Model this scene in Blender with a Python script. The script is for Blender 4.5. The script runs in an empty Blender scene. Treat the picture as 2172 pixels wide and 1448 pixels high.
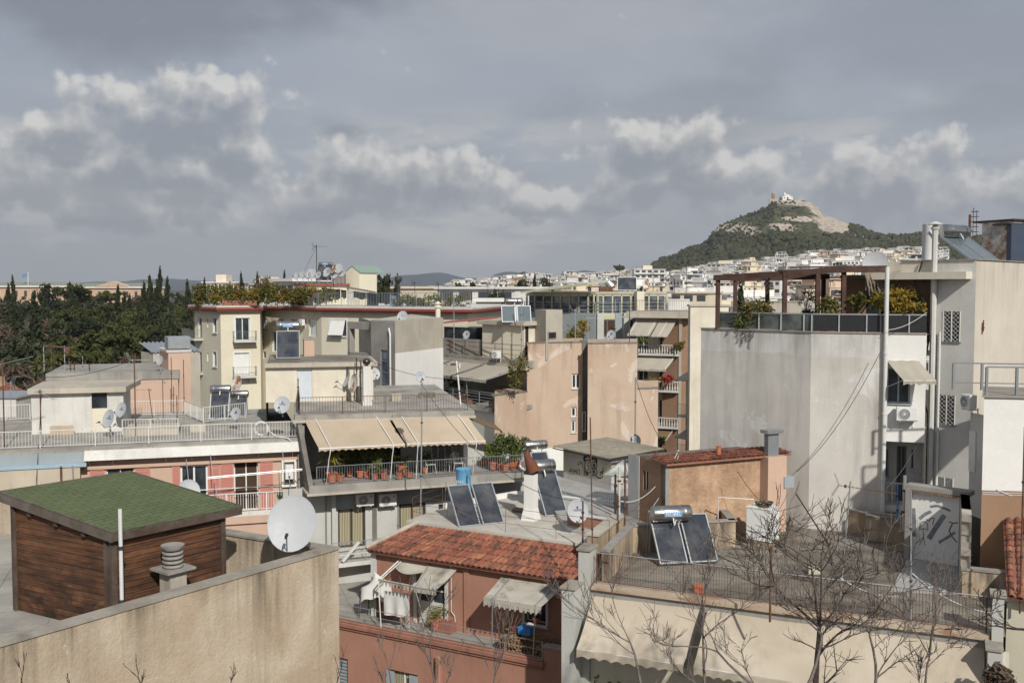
import bpy, math, random
from math import sin, cos, pi, atan2, sqrt, radians as R
from mathutils import Vector, Matrix, noise as mnoise
SC = bpy.context.scene
COL = SC.collection
FPX = 2112.0
PITCH = math.atan((724 - 612) / FPX)
CP, SP = cos(PITCH), sin(PITCH)
GROUND = -24.0
def ray(px, py):
	u = (px - 1086) / FPX; v = (724 - py) / FPX
	return (u, CP + v * SP, -SP + v * CP)
def PY(px, py, Y):
	d = ray(px, py); t = Y / d[1]
	return Vector((d[0] * t, Y, d[2] * t))
def PZ(px, py, z):
	d = ray(px, py); t = z / d[2]
	return Vector((d[0] * t, d[1] * t, z))
def XY(px, Y, py=700):
	p = PY(px, py, Y); return (p.x, p.y)
def ZAT(py, Y): return PY(1086, py, Y).z
ORG = {}
class MB:
	def __init__(s): s.v = []; s.f = []; s.m = []; s.mi = 0
	def quad(s, a, b, c, d, m=None):
		n = len(s.v); s.v += [tuple(a), tuple(b), tuple(c), tuple(d)]
		s.f.append((n, n+1, n+2, n+3)); s.m.append(s.mi if m is None else m)
	def tri(s, a, b, c, m=None):
		n = len(s.v); s.v += [tuple(a), tuple(b), tuple(c)]
		s.f.append((n, n+1, n+2)); s.m.append(s.mi if m is None else m)
	def ngon(s, pts, m=None):
		n = len(s.v); s.v += [tuple(p) for p in pts]
		s.f.append(tuple(range(n, n+len(pts)))); s.m.append(s.mi if m is None else m)
	def prism(s, poly, z0, z1, m=None, mtop=None, bottom=True):
		n = len(s.v); k = len(poly); mm = s.mi if m is None else m
		for p in poly: s.v.append((p[0], p[1], z0))
		for p in poly: s.v.append((p[0], p[1], z1))
		for i in range(k):
			j = (i+1) % k
			s.f.append((n+i, n+j, n+k+j, n+k+i)); s.m.append(mm)
		s.f.append(tuple(range(n+k, n+2*k))); s.m.append(mm if mtop is None else mtop)
		if bottom: s.f.append(tuple(range(n+k-1, n-1, -1))); s.m.append(mm)
	def hexa(s, c8, m=None):
		n = len(s.v); s.v += [tuple(p) for p in c8]; mm = s.mi if m is None else m
		for f in ((3,2,1,0), (4,5,6,7), (0,1,5,4), (1,2,6,5), (2,3,7,6), (3,0,4,7)):
			s.f.append(tuple(n+i for i in f)); s.m.append(mm)
	def box(s, c, dx, dy, dz, ang=0.0, m=None):
		ca, sa = cos(ang), sin(ang); P = []
		for z in (0, dz):
			for (a, b) in ((-1,-1), (1,-1), (1,1), (-1,1)):
				x, y = a*dx/2, b*dy/2
				P.append((c[0]+x*ca-y*sa, c[1]+x*sa+y*ca, c[2]+z))
		s.hexa(P, m)
	def bar(s, a, b, w, h=None, m=None, up=None):
		a = Vector(a); b = Vector(b); d = (b-a)
		if d.length < 1e-6: return
		d.normalize(); h = w if h is None else h
		upv = Vector(up) if up else (Vector((0,0,1)) if abs(d.z) < .95 else Vector((0,1,0)))
		r = d.cross(upv).normalized(); u = r.cross(d).normalized()
		P = []
		for q in (a, b):
			for (i, j) in ((-1,-1), (1,-1), (1,1), (-1,1)):
				P.append(q + r*i*w/2 + u*j*h/2)
		s.hexa([P[0],P[1],P[5],P[4],P[3],P[2],P[6],P[7]], m)
	def tube(s, pts, rad, n=8, m=None, cap=True):
		pts = [Vector(p) for p in pts]; k = len(pts); mm = s.mi if m is None else m
		rads = rad if isinstance(rad, (list, tuple)) else [rad]*k
		base = len(s.v); pr = None
		for i, p in enumerate(pts):
			t = (pts[min(i+1, k-1)] - pts[max(i-1, 0)])
			if t.length < 1e-9: t = Vector((0,0,1))
			t.normalize()
			if pr is None:
				up = Vector((0,0,1)) if abs(t.z) < .9 else Vector((1,0,0))
				r = t.cross(up).normalized()
			else:
				r = (pr - t*pr.dot(t))
				r = r.normalized() if r.length > 1e-6 else t.orthogonal().normalized()
			pr = r; u = t.cross(r)
			for j in range(n):
				a = 2*pi*j/n
				s.v.append(tuple(p + (r*cos(a) + u*sin(a))*rads[i]))
		for i in range(k-1):
			for j in range(n):
				j2 = (j+1) % n
				s.f.append((base+i*n+j, base+i*n+j2, base+(i+1)*n+j2, base+(i+1)*n+j)); s.m.append(mm)
		if cap:
			s.f.append(tuple(base+j for j in range(n-1, -1, -1))); s.m.append(mm)
			s.f.append(tuple(base+(k-1)*n+j for j in range(n))); s.m.append(mm)
	def lathe(s, c, prof, n=20, m=None, axis=None):
		A = Vector(axis).normalized() if axis else Vector((0,0,1))
		r0 = A.orthogonal().normalized(); r1 = A.cross(r0); c = Vector(c)
		base = len(s.v); k = len(prof); mm = s.mi if m is None else m
		for (r, h) in prof:
			for j in range(n):
				a = 2*pi*j/n; s.v.append(tuple(c + A*h + (r0*cos(a)+r1*sin(a))*r))
		for i in range(k-1):
			for j in range(n):
				j2 = (j+1) % n
				s.f.append((base+i*n+j, base+i*n+j2, base+(i+1)*n+j2, base+(i+1)*n+j)); s.m.append(mm)
	def grid(s, nu, nv, fn, m=None, wrap=False):
		base = len(s.v); mm = s.mi if m is None else m
		for j in range(nv+1):
			for i in range(nu+1): s.v.append(tuple(fn(i/nu, j/nv)))
		for j in range(nv):
			for i in range(nu):
				a = base+j*(nu+1)+i
				s.f.append((a, a+1, a+nu+2, a+nu+1)); s.m.append(mm)
	def add(s, o, M=None):
		n = len(s.v)
		s.v += [tuple(M @ Vector(p)) for p in o.v] if M else o.v
		s.f += [tuple(n+i for i in f) for f in o.f]; s.m += o.m
	def build(s, name, mats, parent=None, smooth=False, bevel=0):
		if not isinstance(mats, (list, tuple)): mats = [mats]
		L = ORG.get(parent.name, (0,0,0)) if parent is not None else (0,0,0)
		me = bpy.data.meshes.new(name)
		vs = [(p[0]-L[0], p[1]-L[1], p[2]-L[2]) for p in s.v] if L != (0,0,0) else s.v
		me.from_pydata(vs, [], s.f)
		for mt in mats: me.materials.append(mt)
		if len(mats) > 1: me.polygons.foreach_set('material_index', s.m)
		if smooth:
			me.polygons.foreach_set('use_smooth', [True]*len(s.f))
			try: me.set_sharp_from_angle(angle=R(40))
			except Exception: pass
		me.update()
		o = bpy.data.objects.new(name, me); COL.objects.link(o)
		if parent is not None:
			o.parent = parent; ORG[o.name] = L
		else: ORG[o.name] = (0,0,0)
		if bevel:
			b = o.modifiers.new('b', 'BEVEL'); b.width = bevel; b.segments = 1; b.limit_method = 'ANGLE'
		return o
def tag(o, label=None, cat=None, group=None, kind=None):
	if label: o['label'] = label
	if cat: o['category'] = cat
	if group: o['group'] = group
	if kind: o['kind'] = kind
	return o
def thing(name, label, cat, loc=(0,0,0), group=None):
	o = bpy.data.objects.new(name, None); COL.objects.link(o)
	o.empty_display_size = .3
	o.location = loc; ORG[o.name] = tuple(loc)
	return tag(o, label, cat, group)
def kids(o): return [c for c in ALLKIDS.get(o.name, [])]
ALLKIDS = {}
def copy_tree(o, loc=None, rz=None, label=None, group=None, scale=None, root=True):
	def rec(src, par):
		c = src.copy(); COL.objects.link(c)
		if par is not None: c.parent = par
		for ch in src.children: rec(ch, c)
		return c
	c = rec(o, None)
	if loc is not None: c.location = loc
	if rz is not None: c.rotation_euler = (0, 0, rz)
	if scale is not None: c.scale = (scale,)*3 if not isinstance(scale, tuple) else scale
	if label: c['label'] = label
	if group: c['group'] = group
	return c
def place(proto, first, loc, rz=0, label=None, group=None, scale=None):
	"""first use moves the prototype itself"""
	if not proto.get('_used'):
		proto['_used'] = 1
		PL.append((proto, loc, rz, label, group, scale)); return proto
	return copy_tree(proto, loc, rz, label, group, scale)
PL = []
class Proto:
	def __init__(s, root): s.root = root; s.used = False
	def put(s, loc, rz=0, label=None, group=None, scale=None):
		if s.used: return copy_tree(s.root, loc, rz, label, group, scale if scale else 1.0)
		s.used = True; o = s.root
		o.location = loc; o.rotation_euler = (0,0,rz)
		if scale: o.scale = (scale,)*3 if not isinstance(scale, tuple) else scale
		if label: o['label'] = label
		if group: o['group'] = group
		return o
class NT:
	def __init__(s, name):
		s.mat = bpy.data.materials.new(name); s.mat.use_nodes = True
		s.t = s.mat.node_tree; s.b = s.t.nodes['Principled BSDF']; s._p = None
	def n(s, typ, **kw):
		x = s.t.nodes.new(typ)
		for k, v in kw.items():
			if k.startswith('i_'):
				key = k[2:].replace('_', ' ')
				x.inputs[key].default_value = v
			else: setattr(x, k, v)
		return x
	def l(s, a, b): s.t.links.new(a, b)
	def pos(s):
		if s._p is None: s._p = s.n('ShaderNodeNewGeometry').outputs['Position']
		return s._p
	def obj(s): return s.n('ShaderNodeTexCoord').outputs['Object']
	def map(s, vec, scale=(1,1,1), rot=(0,0,0), loc=(0,0,0)):
		m = s.n('ShaderNodeMapping'); m.inputs['Scale'].default_value = scale
		m.inputs['Rotation'].default_value = rot; m.inputs['Location'].default_value = loc
		s.l(vec, m.inputs['Vector']); return m.outputs[0]
	def noise(s, vec, scale, detail=4, rough=.55, dist=0):
		x = s.n('ShaderNodeTexNoise'); x.inputs['Scale'].default_value = scale
		x.inputs['Detail'].default_value = detail; x.inputs['Roughness'].default_value = rough
		x.inputs['Distortion'].default_value = dist; s.l(vec, x.inputs['Vector']); return x.outputs['Fac']
	def rng(s, v, a, b, c=0, d=1, smooth=False):
		x = s.n('ShaderNodeMapRange'); x.clamp = True
		if smooth: x.interpolation_type = 'SMOOTHSTEP'
		for i, q in zip((1,2,3,4), (a,b,c,d)): x.inputs[i].default_value = q
		s.l(v, x.inputs[0]); return x.outputs[0]
	def mix(s, f, a, b, mode='MIX'):
		x = s.n('ShaderNodeMix'); x.data_type = 'RGBA'; x.blend_type = mode
		for i, q in ((0, f), (6, a), (7, b)):
			if isinstance(q, (int, float)): x.inputs[i].default_value = q
			elif isinstance(q, (tuple, list)): x.inputs[i].default_value = tuple(q[:3])+(1,)
			else: s.l(q, x.inputs[i])
		return x.outputs[2]
	def math(s, op, a, b=None, c=None):
		x = s.n('ShaderNodeMath', operation=op)
		for i, q in enumerate((a, b, c)):
			if q is None: continue
			if isinstance(q, (int, float)): x.inputs[i].default_value = q
			else: s.l(q, x.inputs[i])
		return x.outputs[0]
	def sep(s, v):
		x = s.n('ShaderNodeSeparateXYZ'); s.l(v, x.inputs[0]); return x.outputs
	def bump(s, h, strength=.3, dist=.02):
		x = s.n('ShaderNodeBump'); x.inputs['Strength'].default_value = strength
		x.inputs['Distance'].default_value = dist; s.l(h, x.inputs['Height']); s.l(x.outputs[0], s.b.inputs['Normal'])
	def done(s, col=None, rough=.85, metal=0, spec=.3):
		if col is not None:
			if isinstance(col, (tuple, list)): s.b.inputs['Base Color'].default_value = tuple(col[:3])+(1,)
			else: s.l(col, s.b.inputs['Base Color'])
		if isinstance(rough, (int, float)): s.b.inputs['Roughness'].default_value = rough
		else: s.l(rough, s.b.inputs['Roughness'])
		s.b.inputs['Metallic'].default_value = metal
		s.b.inputs['Specular IOR Level'].default_value = spec
		return s.mat
def plaster(name, c, c2=None, grime=None, gs=.5, scale=.45, fine=14, bump=.25, streak=(2.2,2.2,.22), rough=.9,
			bands=None, patch=None, bdist=.02, gthr=(.52,.72), drip=None):
	"""worn render: blotches between c and c2, vertical streaks of grime, grain; bands = [(z, colour below z, wobble)]"""
	N = NT(name); P = N.pos()
	c2 = c2 or tuple(q*.82 for q in c); grime = grime or tuple(q*.45 for q in c)
	n1 = N.rng(N.noise(P, scale, 7, .62, .4), .36, .64)
	col = N.mix(n1, c, c2)
	if bands:
		z = N.sep(P)[2]
		for (zb, cb, wob) in bands:
			w = N.math('MULTIPLY', N.math('SUBTRACT', N.noise(P, 1.1, 5, .6), .5), wob*2)
			f = N.rng(N.math('ADD', z, w), zb-.012, zb+.012, 1, 0)
			cbn = N.mix(n1, cb, tuple(q*.86 for q in cb))
			col = N.mix(f, col, cbn)
	if patch:
		pc, thr, ps = patch
		f = N.rng(N.noise(P, ps, 6, .65, .8), thr, thr+.02)
		col = N.mix(N.math('MULTIPLY', f, .85), col, pc)
	st = N.rng(N.noise(N.map(P, streak), 1.0, 6, .6, .2), gthr[0], gthr[1])
	st = N.math('MULTIPLY', st, N.rng(N.noise(P, .35, 3), .35, .65, .25, 1))
	col = N.mix(N.math('MULTIPLY', st, gs), col, grime)
	if drip:
		f = N.rng(N.sep(P)[2], drip[0]-drip[1], drip[0], 0, 1); dn = N.rng(N.noise(N.map(P, (5,5,.25)), 1, 6, .65, .4), .40, .62)
		dn2 = N.rng(N.noise(N.map(P, (.9,.9,.3)), 1, 3), .35, .6)
		col = N.mix(N.math('MULTIPLY', N.math('MULTIPLY', N.math('POWER', f, 1.4), dn), N.math('MULTIPLY', dn2, drip[2])), col, grime)
	nf = N.noise(P, fine, 5, .7)
	col = N.mix(N.rng(nf, .3, .75, 0, .22), col, grime)
	N.bump(nf, bump, bdist)
	return N.done(col, rough, 0, .2)
def flat(name, c, rough=.6, metal=0, spec=.4, var=.12, scale=3.0):
	N = NT(name); P = N.pos()
	f = N.rng(N.noise(P, scale, 5, .65), .35, .7)
	return N.done(N.mix(f, c, tuple(q*(1-var) for q in c)), N.rng(N.noise(P, scale*3, 3), .3, .7, max(rough-.08, 0), min(rough+.08, 1)), metal, spec)
def rusty(name, c, rust=(.16,.055,.02), amt=(.5,.62), rough=.6, metal=0, scale=4.0):
	N = NT(name); P = N.pos()
	f = N.rng(N.noise(P, scale, 7, .7), amt[0], amt[1])
	r2 = N.mix(N.noise(P, scale*6, 3), rust, tuple(q*.5 for q in rust))
	return N.done(N.mix(f, c, r2), N.rng(f, 0, 1, rough, .9), metal, .3)
def leafm(name, a, b, c=None, scale=1.6, tr=.25):
	N = NT(name); P = N.pos()
	f = N.rng(N.noise(P, scale, 4, .7), .35, .65)
	col = N.mix(f, a, b)
	if c: col = N.mix(N.rng(N.noise(P, scale*.45, 3, .6), .52, .66), col, c)
	oi = N.n('ShaderNodeObjectInfo').outputs['Random']
	col = N.mix(1.0, col, N.mix(oi, (.78,.8,.78), (1.15,1.1,1.0)), 'MULTIPLY')
	N.done(col, .75, 0, .2)
	tl = N.n('ShaderNodeBsdfTranslucent'); N.l(col, tl.inputs['Color'])
	mx = N.n('ShaderNodeMixShader'); mx.inputs[0].default_value = tr
	N.l(N.b.outputs[0], mx.inputs[1]); N.l(tl.outputs[0], mx.inputs[2])
	N.l(mx.outputs[0], N.t.nodes['Material Output'].inputs['Surface'])
	return N.mat
def glassm(name, c=(.02,.025,.03), rough=.06, curtain=None):
	N = NT(name); P = N.pos(); col = c
	if curtain:
		w = N.n('ShaderNodeTexWave'); w.inputs['Scale'].default_value = 3.0; w.inputs['Distortion'].default_value = 3
		w.inputs['Detail'].default_value = 2
		N.l(N.map(P, (1.5,1.5,.05)), w.inputs['Vector'])
		col = N.mix(N.rng(w.outputs['Fac'], .2, .8), curtain, tuple(q*.45 for q in curtain))
	else: col = N.mix(N.rng(N.noise(P, 1.3, 3), .4, .65), c, tuple(min(1, q*2.6) for q in c))
	N.bump(N.noise(P, .9, 1), .02, .3)
	return N.done(col, rough, 0, .6)
M = {}
M['beige_wall'] = plaster('ochre render', (.56,.475,.365), (.43,.335,.235), (.12,.095,.07), gs=.55, scale=.6, fine=14, bump=.6, bdist=.03, drip=(-5.55,1.7,.95), patch=((.66,.61,.53), .62, .8), gthr=(.55,.7), streak=(1.6,1.6,.16))
M['coping'] = plaster('marble coping', (.36,.33,.28), (.27,.24,.2), (.07,.06,.05), gs=.5, scale=1.2, bump=.2)
M['roof_conc'] = plaster('roof concrete', (.40,.38,.34), (.28,.265,.235), (.06,.055,.05), gs=.6, scale=.5, streak=(1,1,1), bump=.3)
M['roof_dark'] = plaster('old roof screed', (.30,.27,.225), (.15,.135,.11), (.03,.027,.022), gs=.9, scale=.35, streak=(.5,1.3,1), bump=.35, gthr=(.47,.66))  # worn tone; the wide lighter blotches also paint in sunlit patches
M['roof_light'] = plaster('pale roof coating', (.56,.53,.47), (.42,.385,.33), (.2,.15,.1), gs=.35, scale=.4, streak=(.8,.8,1), bump=.15)
M['roof_grey'] = plaster('grey roof paint', (.46,.45,.43), (.33,.32,.305), (.12,.1,.09), gs=.4, scale=.4, streak=(.8,.8,1), bump=.15)
M['grey_parapet'] = plaster('grey green plaster', (.33,.32,.25), (.26,.25,.2), gs=.3)
M['terracotta'] = plaster('terracotta render', (.40,.215,.155), (.33,.175,.125), (.2,.07,.045), gs=.28, scale=.5, bump=.12)
M['terracotta_dk'] = plaster('terracotta moulding', (.35,.165,.115), (.27,.13,.095), (.09,.05,.035), gs=.6, scale=.9, bump=.2)
M['peach'] = plaster('peach party wall', (.54,.43,.335), (.48,.35,.26), (.24,.17,.12), gs=.5, scale=.28, bump=.2, patch=((.63,.55,.47),   .58, .35), drip=(-3.6,1.3,.9))
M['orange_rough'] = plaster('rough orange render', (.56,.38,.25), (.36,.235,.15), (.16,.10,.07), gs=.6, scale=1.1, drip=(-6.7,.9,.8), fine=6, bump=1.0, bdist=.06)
M['cream'] = plaster('cream paint', (.68,.64,.51), (.61,.57,.45), (.42,.36,.25), gs=.25, scale=.3, bump=.06)
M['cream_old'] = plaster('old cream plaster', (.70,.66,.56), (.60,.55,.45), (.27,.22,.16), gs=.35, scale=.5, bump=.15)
M['white_old'] = plaster('old white plaster', (.66,.65,.61), (.53,.52,.49), (.22,.19,.16), gs=.35, scale=.4, bump=.15)
M['white_clean'] = plaster('white plaster', (.78,.77,.74), (.7,.69,.66), (.4,.38,.35), gs=.2, scale=.4, bump=.08)
M['conc'] = plaster('raw concrete', (.36,.34,.31), (.25,.235,.215), (.1,.09,.08), gs=.6, scale=.5, bump=.25)
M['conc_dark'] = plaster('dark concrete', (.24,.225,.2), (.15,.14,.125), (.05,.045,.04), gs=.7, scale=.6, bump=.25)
M['conc_light'] = plaster('pale concrete', (.50,.46,.38), (.40,.365,.31), (.16,.13,.1), gs=.5, scale=.4, bump=.15)
M['pinkwall'] = plaster('peach facade paint', (.56,.40,.31), (.50,.36,.28), (.35,.22,.16), gs=.2, bump=.06)
M['greywall'] = plaster('bare grey party wall', (.74,.73,.71), (.57,.555,.53), (.30,.28,.25), gs=.85, scale=.55, bump=.2, bands=[(-2.72,(.64,.61,.565),.3)], patch=((.68,.67,.65), .60, .5), drip=(-1.75,1.2,.8), streak=(1.2,1.2,.18), gthr=(.45,.7))
M['rightwall'] = plaster('cream party wall', (.62,.57,.49), (.53,.48,.41), (.30,.24,.19), gs=.6, drip=(1.1,2.2,.7), scale=.35, bump=.1, streak=(2.5,2.5,.1))
M['gate_wall'] = plaster('grey white facade', (.50,.50,.47), (.43,.43,.40), (.25,.25,.23), gs=.3, bump=.1)
M['blue_grey'] = plaster('blue grey band', (.30,.34,.36), (.25,.29,.31), (.4,.4,.38), gs=.3)
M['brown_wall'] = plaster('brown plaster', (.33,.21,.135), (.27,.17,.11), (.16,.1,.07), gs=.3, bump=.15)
M['stained_parapet'] = plaster('stained parapet', (.50,.40,.28), (.36,.28,.2), (.06,.05,.045), gs=.9, scale=.8, bump=.3, streak=(1.8,1.8,.4), gthr=(.45,.62))
M['red_paint'] = flat('red cornice paint', (.27,.07,.05), .6)
M['pink_shutter'] = flat('salmon shutter paint', (.50,.215,.175), .55, var=.08)
M['white_paint'] = flat('white gloss paint', (.72,.72,.70), .35)
M['white_metal'] = rusty('white railing paint', (.66,.65,.62), amt=(.6,.72))
M['grey_metal'] = flat('grey painted steel', (.25,.27,.28), .45, .3)
M['galv'] = rusty('galvanised tube', (.42,.44,.45), amt=(.68,.78), rough=.4, metal=.6)
M['rust'] = rusty('rusted iron', (.12,.085,.065), amt=(.38,.6))
M['rust_white'] = rusty('white enamel with rust', (.70,.70,.69), (.22,.08,.03), (.66,.72), .4, 0, 2.2)
M['dark_metal'] = flat('dark iron', (.05,.045,.042), .55, .2)
M['steel'] = flat('stainless steel', (.50,.49,.47), .27, 1.0, .5, .25, 1.5)
M['sheet'] = flat('zinc sheet', (.52,.55,.57), .38, .8)
M['dish'] = flat('dish white', (.40,.415,.43), .55, var=.08)
M['dish_rust'] = rusty('rust streaked dish', (.58,.57,.53), (.42,.17,.06), (.45,.55), .5, 0, 2.0)
M['logo'] = flat('navy print', (.06,.08,.22), .5)
M['logo_dark'] = flat('black print', (.03,.03,.035), .5)
M['logo_blue'] = flat('blue label', (.09,.27,.50), .5)
M['logo_white'] = flat('white label print', (.75,.76,.78), .5)
M['logo_red'] = flat('red print', (.5,.03,.03), .5)
M['glass'] = glassm('dark window glass')
M['glass_c'] = glassm('curtained glass', curtain=(.42,.38,.26))
M['glass_sky'] = glassm('sky reflecting glass', (.05,.06,.075), .03)
M['dark'] = flat('dark interior', (.018,.015,.013), .9)
M['brown_int'] = flat('brown interior', (.06,.035,.02), .9)
M['alu'] = flat('aluminium frame', (.40,.43,.44), .4, .5)
M['canvas_tan'] = plaster('tan canvas', (.46,.38,.285), (.40,.325,.24), (.25,.2,.14), gs=.35, scale=.35, fine=60, bump=.05, streak=(1,1,1))
M['canvas_beige'] = plaster('beige canvas', (.52,.46,.37), (.42,.36,.28), (.25,.20,.14), gs=.5, scale=.3, fine=60, bump=.05)
M['canvas_dirty'] = plaster('dirty white canvas', (.52,.49,.42), (.40,.37,.31), (.09,.08,.07), gs=.75, scale=.9, fine=50, bump=.05, streak=(1.2,1.2,1.2), gthr=(.5,.66))
M['canvas_grey'] = plaster('faded grey canvas', (.42,.385,.32), (.37,.335,.28), (.2,.18,.15), gs=.3, scale=.5, fine=60, bump=.05)
M['canvas_brown'] = plaster('brown canvas', (.20,.135,.08), (.16,.105,.065), gs=.2, bump=.05)
M['cloth'] = flat('white cloth', (.62,.61,.58), .9, var=.15)
M['black_cloth'] = flat('black cloth', (.025,.027,.032), .9)
M['blue_cloth'] = flat('blue cloth', (.16,.24,.38), .9)
M['tile_conc'] = plaster('weathered timber grey', (.30,.25,.2), (.18,.15,.12), gs=.6)
M['plastic_blue'] = flat('blue plastic', (.05,.27,.62), .4, var=.2)
M['barrel'] = rusty('blue drum paint', (.13,.33,.52), (.35,.45,.5), (.62,.7), .5, 0, 3)
M['pot'] = flat('terracotta pot', (.50,.16,.085), .8, var=.3, scale=6)
M['soil'] = flat('soil', (.05,.035,.025), .95)
M['pvc'] = flat('white pvc pipe', (.62,.63,.62), .4)
M['cable'] = flat('black cable', (.02,.02,.02), .6)
M['hose'] = flat('white hose', (.68,.68,.66), .5)
M['greenglass'] = glassm('green tinted glass', (.035,.045,.03), .05)
M['olive_frame'] = flat('pale olive frame', (.50,.50,.34), .5)
M['smoke'] = flat('smoked balustrade glass', (.03,.03,.032), .08, 0, .6)
M['log'] = flat('cut firewood', (.33,.21,.12), .9, var=.6, scale=9)
M['bark'] = flat('bare bark', (.17,.14,.125), .9, var=.5, scale=12)
M['bark_dk'] = flat('dark bark', (.055,.04,.032), .9, var=.5, scale=12)
M['lf_dark'] = leafm('cypress foliage', (.030,.042,.022), (.055,.066,.033))
M['lf_pine'] = leafm('pine foliage', (.052,.066,.022), (.095,.10,.032))
M['lf_olive'] = leafm('grey green foliage', (.055,.065,.038), (.10,.105,.062))
M['lf_brown'] = leafm('bare brown crown', (.085,.062,.048), (.135,.10,.078), tr=.05)
M['lf_mix'] = leafm('terrace shrub leaves', (.085,.10,.03), (.16,.14,.035), (.24,.15,.04), 3.0)
M['lf_green'] = leafm('balcony leaves', (.07,.10,.03), (.16,.19,.06), scale=4)
M['lf_gold'] = leafm('golden bamboo leaves', (.20,.17,.03), (.34,.22,.04), (.12,.13,.03), 3)
M['lf_yucca'] = leafm('yucca blades', (.12,.17,.035), (.30,.26,.05), scale=5)
M['lf_red'] = leafm('red flowers', (.4,.03,.04), (.2,.04,.03), scale=5)
def shingle():
	N = NT('green bitumen shingles'); O = N.obj()
	uv = N.n('ShaderNodeUVMap').outputs[0]
	br = N.n('ShaderNodeTexBrick'); br.offset = .5
	for k, v in (('Scale', 1.0), ('Mortar Size', .012), ('Mortar Smooth', .3), ('Brick Width', .32), ('Row Height', .14)): br.inputs[k].default_value = v
	br.inputs['Color1'].default_value = (.105,.125,.066,1); br.inputs['Color2'].default_value = (.078,.096,.052,1)
	br.inputs['Mortar'].default_value = (.02,.03,.012,1); N.l(uv, br.inputs['Vector'])
	P = N.pos(); c = N.mix(N.rng(N.noise(P, 40, 3, .8), .3, .7), br.outputs['Color'], N.mix(.5, br.outputs['Color'], (.15,.18,.09)))
	c = N.mix(N.rng(N.noise(P, 1.2, 4), .4, .7, 0, .3), c, (.12,.14,.07))
	N.bump(br.outputs['Fac'], -.5, .01)
	return N.done(c, .95, 0, .1)
M['shingle'] = shingle()
def wood():
	N = NT('stained timber boards'); uv = N.n('ShaderNodeUVMap').outputs[0]; P = N.pos()
	g = N.noise(N.map(uv, (1.4,18,1)), 1.0, 7, .65, .6)
	col = N.mix(N.rng(g, .35, .62), (.19,.085,.045), (.055,.028,.017))
	wn = N.n('ShaderNodeTexWhiteNoise'); wn.noise_dimensions = '1D'; N.l(N.math('FLOOR', N.math('DIVIDE', N.sep(uv)[1], .115)), wn.inputs['W'])
	col = N.mix(N.math('MULTIPLY', wn.outputs['Value'], .6), col, (.045,.022,.014))
	bl = N.rng(N.noise(N.map(uv, (.6,5.5,1)), 1, 4), .42, .62)
	col = N.mix(N.math('MULTIPLY', bl, .4), col, (.27,.125,.06))
	z = N.sep(uv)[1]
	low = N.rng(z, .1, 2.0, 1, .15)
	st = N.rng(N.noise(N.map(uv, (1.3,2.2,1)), 1.2, 6, .7, .5), .38, .58)
	col = N.mix(N.math('MULTIPLY', N.math('MULTIPLY', st, low), .92), col, (.022,.015,.012))
	lt = N.rng(N.noise(N.map(uv, (1.6,16,1), loc=(3,7,0)), 1, 6, .7), .62, .7)
	col = N.mix(N.math('MULTIPLY', lt, .5), col, (.42,.27,.16))
	fr = N.math('FRACT', N.math('DIVIDE', z, .115))
	gap = N.math('ADD', N.rng(fr, 0, .07, 1, 0), N.rng(fr, .95, 1, 0, 1))
	col = N.mix(N.math('MULTIPLY', gap, .85), col, (.015,.008,.006))
	N.bump(N.math('SUBTRACT', N.math('MULTIPLY', g, .3), gap), .8, .015)
	return N.done(col, .7, 0, .25)
M['wood'] = wood()
M['wood_dark'] = plaster('dark weathered beam', (.075,.05,.038), (.12,.095,.08), (.02,.015,.012), gs=.6, scale=2, bump=.3)
M['wood_grey'] = plaster('greyed fascia board', (.10,.08,.065), (.16,.14,.12), (.03,.022,.018), gs=.6, scale=2, bump=.3)
M['wood_perg'] = plaster('brown pergola timber', (.065,.036,.028), (.105,.065,.052), (.03,.018,.014), gs=.5, scale=1.5, bump=.2)
def panelm(name, c, c2, ribs=12.0, rough=.12):
	N = NT(name); uv = N.n('ShaderNodeUVMap').outputs[0]
	x = N.sep(uv)[0]; fr = N.math('FRACT', N.math('MULTIPLY', x, ribs))
	ln = N.rng(N.math('ABSOLUTE', N.math('SUBTRACT', fr, .5)), .38, .5, 0, 1)
	col = N.mix(ln, c, c2)
	col = N.mix(N.rng(N.noise(N.pos(), 1.5, 4), .4, .7, 0, .35), col, (.2,.2,.19))
	return N.done(col, rough, 0, .6)
M['solar'] = panelm('collector glass', (.028,.033,.045), (.05,.055,.065))
M['solar_pale'] = panelm('pale collector glass', (.10,.13,.15), (.16,.19,.2))
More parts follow.
